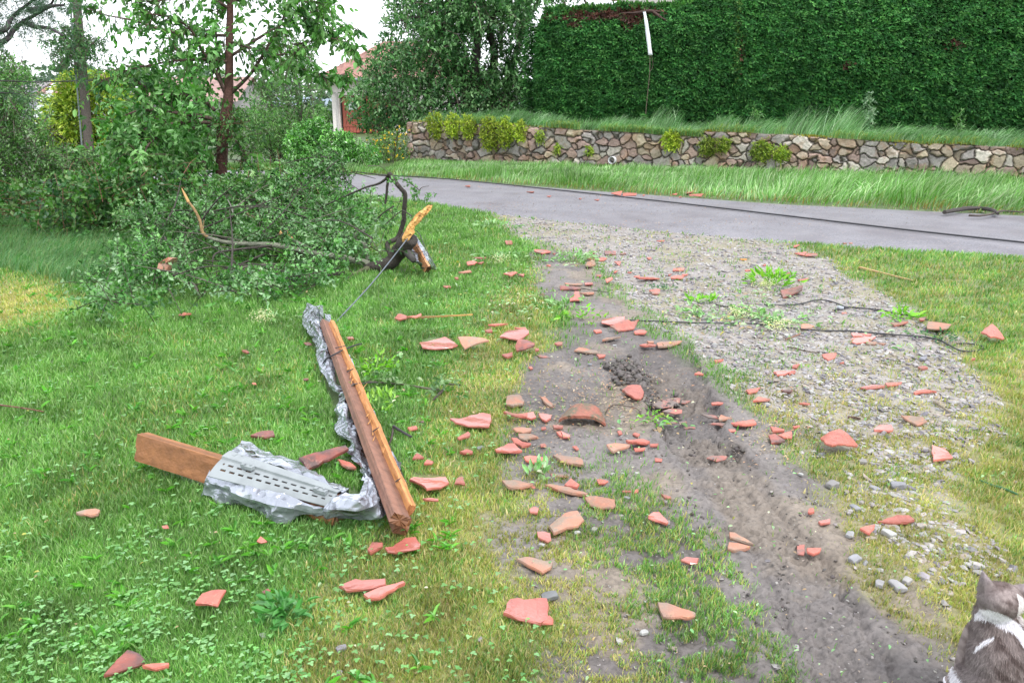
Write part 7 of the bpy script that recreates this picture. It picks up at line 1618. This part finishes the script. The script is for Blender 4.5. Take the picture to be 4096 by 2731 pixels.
    if kd == 'o': tag(o, 'orange wood flake on the gravel towards the road', 'wood flake')
    else: tag(o, lb, 'tile piece', 'broken roof tile pieces strewn over the drive and lawn')
for k, t in enumerate(TL):
    if 'arch-shaped' not in t[4]: make_tile(*t, k)
def arched_tile(t):
    a = gnd('V4', 1050, 388, 0.0); b = gnd('V4', 1413, 392, 0.0); C = (a+b)/2; W = (b-a).length; D = .12; g = Geo(); nx, ny = 34, 12; rn = random.Random(4); th = .016
    rows = []
    for o in (0, 1):
        for j in range(ny+1):
            for i in range(nx+1):
                s = -1+2*i/nx; v = j/ny; w_ = W/2*(1-.28*v)+(.004*vnoise(np.array(j*.9), np.array(i*.2), 3))
                edge = (.012*vnoise(np.array(i*.55), np.array(1.0), 5) if j == 0 else 0)
                h = .046*(1-abs(s+.08)**3.0/1.2)+.014*v; x = s*w_+.02*v; y = D*v-edge-.02*(1-s*s)*(1-v)
                rows.append((x, y, max(0.002, h+(th if o == 0 else 0)-.004*abs(s))+.002*rn.random()))
    n = (nx+1)*(ny+1); Q = []
    for j in range(ny):
        for i in range(nx): q = (j*(nx+1)+i, j*(nx+1)+i+1, (j+1)*(nx+1)+i+1, (j+1)*(nx+1)+i); Q += [q, tuple(k+n for k in q[::-1])]
    per = list(range(nx+1))+[r*(nx+1)+nx for r in range(1, ny+1)]+[ny*(nx+1)+c for c in range(nx-1, -1, -1)]+[r*(nx+1) for r in range(ny-1, 0, -1)]
    Q += [(per[j], per[j]+n, per[(j+1) % len(per)]+n, per[(j+1) % len(per)]) for j in range(len(per))]
    g.add(np.array(rows), Q); o = g.build('tile_piece', mat('mossy dark terracotta', (0.27, 0.095, 0.065), .55, noise=[(11, (0.12, 0.095, 0.06), .44, .56), (45, (0.36, 0.13, 0.08), .55, .7)], bump=[(90, .6, .006), (18, .4, .012)]), None, False); o.location = C; o.rotation_euler = (0, 0, -.08)
    tag(o, t[4], 'tile piece', 'broken roof tile pieces strewn over the drive and lawn')
arched_tile([t for t in TL if 'arch-shaped' in t[4]][0])
chunk()
# ------------------------------------------------------------------ ground cover (nobody could count it)
GREENS = [(0.15, 0.33, 0.065), (0.21, 0.39, 0.10), (0.095, 0.25, 0.05), (0.28, 0.45, 0.16)]
YELLOW = [(0.36, 0.40, 0.10), (0.45, 0.43, 0.15), (0.27, 0.37, 0.08), (0.54, 0.46, 0.22)]
def scatter(n, y0, y1, t=0.86, power=0.0):
    q = RNG.random(n); y = y0*(y1/y0)**q
    return RNG.uniform(-t, t, n)*y, y
def lawn():
    g = Geo(); n = 900000
    x, y = scatter(n, 1.45, 17)
    u, v, soil, grav = masks(x, y)
    tuft = fbm(x*12, y*12, 3, 101); tuft2 = fbm(x*30, y*30, 2, 103)
    d_lawn = 1.0-0.0*tuft
    lowright = sm(sdist(u, v, [(1150, 1090), (1400, 1080), (1640, 1240), (1760, 1400), (1840, 1568), (2000, 2000), (1100, 2000)]), -60, 60)
    dist_tr, lat, lon = track_coords(x, y)
    off_track = sm(dist_tr, .12, .24)
    tufty = sm(tuft, .50, .60)*sm(tuft2, .35, .6)
    d_soil = (0.018+lowright*1.0*sm(tuft, .30, .50)*sm(tuft2, .15, .5))*(0.12+0.88*off_track)
    lowgrav = sm(v, 780, 1150)
    d_grav = 0.05*tufty+lowgrav*(0.30+0.70*sm(tuft, .30, .50)*sm(tuft2, .12, .45))+(0.14+.16*lowgrav)*sm(tuft, .54, .62)
    dens = d_lawn*(1-soil)*(1-grav)+d_soil*soil+d_grav*grav
    dens = dens*(y < road_near(x)+0.08)
    right = (u > 1700) & (soil < .5)
    dens = np.where(right & (grav < .5), dens*(0.35+0.75*sm(tuft, .38, .55)), dens)
    k = (RNG.random(n) < dens) & keep_off(x, y, 1.03)
    x, y, u, v, soil, grav, tuft, tuft2, lowright = (a[k] for a in (x, y, u, v, soil, grav, tuft, tuft2, lowright))
    n = len(x); ye = yellowness(u, v, x, y); ye = np.clip(ye+0.25*(soil+grav)*lowright+0.2*grav, 0, 1)
    cl = pal(n, GREENS, .22); cy = pal(n, YELLOW, .2)
    pick = RNG.random(n) < ye*1.05
    c = np.where(pick[:, None], cy, cl); c = c*(0.45+1.05*fbm(x*4, y*4, 4, 107))[:, None]
    # cooler, darker wet green towards the left foreground
    pos = np.stack([x, y, Hgt(x, y)-0.004], 1)
    sc = (y/2.4); short = np.clip(1-0.32*ye-0.22*(soil+grav), .55, 1)
    L = RNG.uniform(.024, .050, n)*(0.75+0.6*tuft)*sc**0.28*short
    W = RNG.uniform(.0022, .0042, n)*sc**0.8*np.where(RNG.random(n) < .06, 2.4, 1)
    strands(g, pos, L, W, RNG.normal(size=(n, 2))+np.array([.25, -.1]), np.clip(RNG.beta(2, 2.2, n)+.12, 0, 1), c, 3)
    tag(g.build('lawn_grass', M['grass'], None), 'short wet green lawn grass turning yellow towards the drive', 'grass', kind='stuff')
    print('lawn blades', n)
lawn()
def clover():
    g = Geo(); n = 60000
    x, y = scatter(n, 1.45, 8)
    u, v, soil, grav = masks(x, y)
    patch = fbm(x*4.2, y*4.2, 4, 111)
    area = np.maximum(sm(sdist(u, v, [(-200, 1250), (300, 1200), (700, 1120), (960, 1200), (800, 1350), (720, 1568), (760, 2000), (-300, 2000)]), -60, 80), .18)
    dens = .48*sm(patch, .46, .62)*area*(1-soil)*(1-grav)*(u < 1250)
    dens = np.maximum(dens, .05*(1-soil)*(1-grav)*(u < 1200))
    k = (RNG.random(n) < dens) & keep_off(x, y, 1.02); x, y = x[k], y[k]; n = len(x)
    z = Hgt(x, y)+RNG.uniform(.022, .045, n)
    c = pal(n, [(0.16, 0.37, 0.10), (0.12, 0.30, 0.075), (0.22, 0.42, 0.17)], .25); a0 = RNG.random(n)*6.28
    s = RNG.uniform(.006, .013, n)*(y/2.4)**.5
    for q in range(3):
        a = a0+q*2.09; ax = np.stack([np.cos(a), np.sin(a), RNG.uniform(-.1, .35, n)], 1)
        leaves(g, np.stack([x, y, z], 1), ax, s, .95, c, .2, .92, 'oval')
    # broad dandelion and plantain leaves in loose rosettes
    m = 1500; x, y = scatter(m, 1.5, 8.5); u, v, soil, grav = masks(x, y)
    k = (u < 1050) & (RNG.random(m) < .20+.9*sm(fbm(x*1.8, y*1.8, 3, 113), .45, .6)) & (soil < .3); x, y = x[k], y[k]
    for q in range(7):
        a = RNG.random(len(x))*6.28
        ax = np.stack([np.cos(a), np.sin(a), RNG.uniform(.25, 1.1, len(x))], 1)
        kk = keep_off(x, y, 1.05) & (RNG.random(len(x)) < .75)
        leaves(g, np.stack([x, y, Hgt(x, y)+.008], 1)[kk], ax[kk], (RNG.uniform(.028, .062, len(x))*(y/2.5)**.3)[kk], .30, pal(int(kk.sum()), [(0.10, 0.34, 0.03), (0.15, 0.42, 0.05), (0.08, 0.26, 0.04)], .2), .4, .6, 'oval')
    tag(g.build('clover_and_weeds', M['leaf'], None), 'clover and broad-leaved weeds spread through the lawn', 'ground cover', kind='stuff')
clover()
ICO_V = None
def pebbles(g, x, y, z, s, cols, flat=.55):
    global ICO_V
    if ICO_V is None:
        bm = bmesh.new(); bmesh.ops.create_icosphere(bm, subdivisions=1, radius=1)
        ICO_V = (np.array([tuple(v.co) for v in bm.verts]), np.array([[v.index for v in f.verts] for f in bm.faces])); bm.free()
    V0, F0 = ICO_V; n = len(x); a = RNG.random(n)*6.28
    V = V0[None]*(1+(RNG.random((n, 12, 1))-.5)*.62)
    V = V*np.stack([s*RNG.uniform(.7, 1.35, n), s*RNG.uniform(.6, 1.0, n), s*flat*RNG.uniform(.6, 1.2, n)], 1)[:, None]
    ca, sa = np.cos(a)[:, None], np.sin(a)[:, None]; tl = RNG.normal(0, .25, n)[:, None]
    X = V[..., 0]*ca-V[..., 1]*sa; Yv = V[..., 0]*sa+V[..., 1]*ca; Z = V[..., 2]+X*tl
    P = np.stack([X+x[:, None], Yv+y[:, None], Z+z[:, None]], -1)
    F = F0[None]+(np.arange(n)*12)[:, None, None]
    g.add(P.reshape(-1, 3), None, F.reshape(-1, 3), np.repeat(cols, 12, 0))
def gravel():
    g = Geo(); n = 130000
    x, y = scatter(n, 1.5, 12.5, .84); u, v, soil, grav = masks(x, y)
    cl = fbm(x*3.3, y*3.3, 3, 121)
    low = sm(v, 800, 1150)
    dens = grav*(1-.66*low)*(0.75+.65*sm(cl, .35, .6))+0.16*low*(u > 1900)*(1-soil)*sm(cl, .45, .62)+0.075*soil+0.006*(1-soil)*(1-grav)
    dens = dens*(y < road_near(x)+.10)
    strip = np.exp(-((y-road_near(x)+.05)/.12)**2)*0.35; dens = np.maximum(dens, strip*(u > 1050))
    dt, lat, lon = track_coords(x, y); dens = np.where(dt < .2, dens*.35, dens)
    k = (RNG.random(n) < dens) & keep_off(x, y, 1.0); x, y, soil, grav, low = (a[k] for a in (x, y, soil, grav, low)); n = len(x)
    s = RNG.lognormal(0, .48, n)*.0085*(y/3.2)**.42*(1+.15*low)
    s = np.where(grav < .4, s*.42, s); s = np.clip(s, .003, .022)
    c = pal(n, [(0.33, 0.315, 0.315), (0.27, 0.25, 0.25), (0.37, 0.355, 0.35), (0.28, 0.265, 0.28), (0.31, 0.26, 0.22), (0.16, 0.15, 0.17), (0.39, 0.375, 0.36)], .14)
    m = grav < .3; c[m] = c[m]*.75+np.array([.17, .13, .10])*.25
    pebbles(g, x, y, Hgt(x, y)+s*.15, s, c)
    tag(g.build('gravel', M['stone'], None), 'pale grey crushed gravel of the drive', 'gravel', kind='stuff'); print('pebbles', n)
    # torn-up dark clods beside the start of the tyre track
    g = Geo(); P = []
    for (px, py, sx, sy, n_, sz) in [(1428, 842, 16, 8, 60, .018), (1448, 866, 16, 12, 150, .021), (1470, 895, 10, 12, 120, .020), (1488, 922, 7, 7, 50, .015), (1530, 930, 14, 10, 22, .012), (1590, 1060, 10, 40, 20, .008), (1620, 1010, 60, 60, 26, .007), (1420, 845, 14, 8, 26, .013), (1690, 1035, 6, 8, 12, .013), (1860, 1190, 20, 40, 30, .006), (1795, 1380, 10, 60, 30, .005)]:
        for _ in range(n_): P.append((px+random.gauss(0, sx), py+random.gauss(0, sy), sz*random.uniform(.35, 1.3)))
    W_ = [(gz('D', a, b), s) for a, b, s in P]
    for i in range(len(trk)-1):
        for _ in range(45):
            q = trk[i].lerp(trk[i+1], random.random()) if hasattr(trk[i], 'lerp') else trk[i]+(trk[i+1]-trk[i])*random.random(); sd_ = random.choice((-1, 1)); W_.append((Vector((q[0]+sd_*random.gauss(.19, .05), q[1]+random.gauss(0, .04), 0)), random.choice((.003, .004, .006, .009))*random.uniform(.5, 1.1)))
    x = np.array([p.x for p, s in W_]); y = np.array([p.y for p, s in W_]); s = np.array([s for p, s in W_])
    hp = 0.035*np.exp(-((x-np.mean(x[:200]))**2+(y-np.mean(y[:200]))**2)/.03)
    pebbles(g, x, y, Hgt(x, y)+hp*RNG.random(len(x))+s*.2, s, pal(len(x), [(0.080, 0.068, 0.062), (0.115, 0.098, 0.09), (0.055, 0.047, 0.043)], .2), .75)
    # low mound under the clods
    tag(g.build('mud_clods', mat('clod', attr=True, rough=.55, noise=(50, None, .4, .8), bump=(80, .8, .01)), None, True), 'dark torn-up mud clods along the tyre track', 'mud', kind='stuff')
gravel()
def litter():
    """torn leaves, petals and chaff lying about"""
    g = Geo(); n = 9000; x, y = scatter(n, 1.5, 12, .84); u, v, soil, grav = masks(x, y)
    k = (RNG.random(n) < .25) & (y < road_near(x)); x, y, u, v = x[k], y[k], u[k], v[k]
    ex = []
    for (cx, cy, sx, sy, m) in [(1200, 590, 50, 20, 90), (1320, 603, 25, 10, 40), (1170, 690, 40, 30, 70), (1235, 705, 50, 16, 70), (1690, 735, 70, 14, 110), (1620, 720, 30, 10, 36), (1150, 515, 25, 8, 30), (1050, 660, 70, 30, 50), (1245, 1090, 16, 10, 14), (640, 640, 90, 30, 50), (880, 860, 60, 30, 60), (1010, 540, 50, 20, 30), (1750, 690, 60, 14, 40), (1500, 975, 40, 14, 24), (2060, 775, 60, 20, 30)]:
        for _ in range(m):
            p = gz('D', random.gauss(cx, sx), random.gauss(cy, sy)); ex.append((p.x, p.y))
    e = np.array(ex); x = np.concatenate([x, e[:, 0]]); y = np.concatenate([y, e[:, 1]]); n = len(x); isx = np.arange(n) >= n-len(e)
    c = pal(n, [(0.20, 0.42, 0.16), (0.34, 0.50, 0.26), (0.14, 0.30, 0.08), (0.38, 0.28, 0.16), (0.55, 0.56, 0.40), (0.42, 0.40, 0.10)], .2, [.28, .22, .18, .14, .08, .10])
    s = np.where(isx, RNG.uniform(.02, .06, n), RNG.uniform(.006, .02, n)*(y/2.4)**.4)
    leaves(g, np.stack([x, y, Hgt(x, y)+RNG.uniform(.012, .035, n)], 1), RNG.normal(size=(n, 3))*np.array([1, 1, .22]), s, .55, c, .4, .7, 'oval')
    tag(g.build('leaf_litter', M['leaf'], None), 'torn leaves scattered over the lawn and gravel', 'leaf litter', kind='stuff')
    g = Geo(); P = []
    for (cx, cy, sx, sy, m) in [(1020, 590, 60, 60, 0), (1160, 690, 26, 18, 900), (1150, 640, 50, 14, 500), (1090, 900, 40, 40, 500), (1130, 590, 40, 20, 250), (1080, 760, 50, 30, 300), (1400, 900, 90, 40, 900), (1250, 960, 50, 50, 250), (1790, 990, 60, 40, 350), (1500, 520, 250, 8, 500), (1150, 480, 60, 6, 160), (1500, 480, 420, 22, 900), (1300, 436, 150, 4, 300), (1600, 456, 170, 4, 400), (1950, 476, 170, 4, 400), (1050, 414, 90, 3, 200), (2250, 488, 80, 4, 200)]:
        for _ in range(m): p = gz('D', random.gauss(cx, sx), random.gauss(cy, sy)); P.append((p.x, p.y))
    e = np.array(P); n = len(e); x, y = e[:, 0], e[:, 1]
    zz = np.array([H1(a, b) for a, b in zip(x, y)])
    leaves(g, np.stack([x, y, zz+RNG.uniform(.005, .016, n)], 1), RNG.normal(size=(n, 3))*np.array([1, 1, .2]), RNG.uniform(.006, .022, n)*(y/3)**.4, .4, pal(n, [(0.36, 0.27, 0.17), (0.46, 0.36, 0.25), (0.24, 0.16, 0.10), (0.42, 0.22, 0.12)], .25), .3, .8, 'dia')
    tag(g.build('wood_chaff', M['wood'], None), 'pale wood chips and chaff on the lawn edge', 'wood chips', kind='stuff')
litter()
def tall_grass():
    # verge between the road and the wall: bent over by the wind
    g = Geo(); n = 60000
    x = RNG.uniform(-11, 16, n); rf = road_far(x); wy = np.where(x > -3.2, WALL_A.y+(x-WALL_A.x)/(WALL_B.x-WALL_A.x)*(WALL_B.y-WALL_A.y)-.1, rf+1.6)
    q = RNG.random(n); y = rf-.06+(wy-rf)*q; cl = fbm(x*1.6, y*2.2, 3, 131); c2 = fbm(x*.8+3, y*2.6, 4, 133); c3 = fbm(x*1.3, y*1.9, 3, 135); dr = (fbm(x*.9, y*1.4, 3, 137)-.5)*6.5-.2
    edge = sm(q, .0, .16); hgt = np.interp(x, [-11, -3, 1, 4, 9, 14], [.14, .18, .18, .25, .36, .36])
    L = hgt*(1-.62*q)*(0.35+0.65*edge)*np.clip(.15+1.9*cl, .2, 1.7)*RNG.uniform(.55, 1.3, n)*1.3
    c = pal(n, [(0.15, 0.34, 0.08), (0.25, 0.43, 0.15), (0.11, 0.27, 0.05), (0.38, 0.52, 0.27)], .28)*(.30+1.4*c2)[:, None]
    lowyel = (1-edge)*(RNG.random(n) < .4); c = np.where(lowyel[:, None] > .5, pal(n, [(0.30, 0.24, 0.08), (0.16, 0.24, 0.05)]), c)
    strands(g, np.stack([x, y, Hgt(x, y)], 1), L, RNG.uniform(.010, .020, n), np.stack([np.cos(dr), np.sin(dr)], 1)+RNG.normal(size=(n, 2))*.38, np.clip(.80+2.6*(c3-.5)+RNG.normal(0, .2, n), .1, 1.5), c, 4)
    tag(g.build('verge_grass', M['grass'], None), 'long wind-flattened grass on the verge below the stone wall', 'grass', kind='stuff')
    # top of the wall
    g = Geo(); n = 34000
    s = RNG.uniform(.1, WLEN, n); off = RNG.uniform(-.02, 1.5, n)
    clm = fbm(s*1.2, off*1.2, 3, 141)
    thin = np.where((s > STEP_S) & (off < .35), .18, 1)*np.where(s < 1.5, .25, 1)
    k = RNG.random(n) < thin*sm(clm, .25, .5); s, off, clm = s[k], off[k], clm[k]; n = len(s)
    x = WALL_A.x+WD.x*s-WN.x*off; y = WALL_A.y+WD.y*s-WN.y*off
    L = (.16+.34*clm)*RNG.uniform(.5, 1.3, n)
    big = (np.abs(s-7.3) < .35) | (np.abs(s-11.2) < .9); L = np.where(big & (RNG.random(n) < .4), L*1.9, L)
    c = pal(n, [(0.17, 0.36, 0.13), (0.26, 0.45, 0.22), (0.11, 0.26, 0.07), (0.38, 0.54, 0.32)], .25)*(.3+1.4*fbm(s*2, off*3, 3, 147))[:, None]
    bend = np.clip(.85+.5*clm+RNG.normal(0, .2, n), 0, 1.4); bend = np.where(big, bend*.6, bend); bend = np.where(off < .1, 1.35, bend)
    strands(g, np.stack([x, y, bank_z(s, np.maximum(off, 0))+.0], 1), L, RNG.uniform(.009, .018, n), np.array([[WD.x, WD.y]])*1.0+np.array([[WN.x, WN.y]])*(3.2*(fbm(s*1.4, off*1.6, 3, 145)-.42))[:, None]+RNG.normal(size=(n, 2))*.5, bend, c, 4)
    m = 9000; s = RNG.uniform(1.0, WLEN, m); cl = fbm(s*1.6, s*0, 3, 143); k = (RNG.random(m) < sm(cl, .36, .54)*np.where(s > STEP_S, .5, 1)); s = s[k]; cl = cl[k]; m = len(s); off = RNG.uniform(-.10, .04, m)
    strands(g, np.stack([WALL_A.x+WD.x*s-WN.x*off, WALL_A.y+WD.y*s-WN.y*off, wall_top(s)+.0*s], 1), RNG.uniform(.18, .46, m), RNG.uniform(.009, .018, m), np.array([[WN.x, WN.y]])*1.0+np.array([[WD.x, WD.y]])*.5+RNG.normal(size=(m, 2))*.35, RNG.uniform(1.15, 1.9, m), pal(m, [(0.17, 0.36, 0.12), (0.28, 0.46, 0.2), (0.36, 0.42, 0.12)], .25), 5)
    tag(g.build('bank_grass', M['grass'], None), 'long drooping grass along the top of the stone wall', 'grass', kind='stuff')
    # flattened meadow grass left, beside the fallen branches
    g = Geo(); P = []
    poly = [(-250, 520), (60, 505), (180, 540), (300, 560), (480, 570), (420, 640), (330, 660), (160, 655), (0, 620), (-250, 640)]
    while len(P) < 13000:
        a, b = random.uniform(-250, 520), random.uniform(500, 670)
        if inpoly(np.array([a]), np.array([b]), poly)[0]: p = gz('D', a, b); P.append((p.x, p.y))
    e = np.array(P); x, y = e[:, 0], e[:, 1]; n = len(x); cl = fbm(x*1.7, y*1.7, 3, 151)
    c = pal(n, [(0.15, 0.32, 0.12), (0.24, 0.42, 0.22), (0.09, 0.24, 0.07), (0.30, 0.40, 0.20)], .3)*(.5+1.0*cl)[:, None]
    strands(g, np.stack([x, y, Hgt(x, y)], 1), RNG.uniform(.12, .36, n), RNG.uniform(.004, .008, n), np.stack([.9+0*x, -.55+0*x], 1)+RNG.normal(size=(n, 2))*.4, np.clip(.9+.5*cl+RNG.normal(0, .15, n), 0, 1.4), c, 5)
    tag(g.build('meadow_grass', M['grass'], None), 'long grass flattened by the wind left of the fallen branches', 'grass', kind='stuff')
    # strip of grass beyond the road on the left, under the laurel
tall_grass()
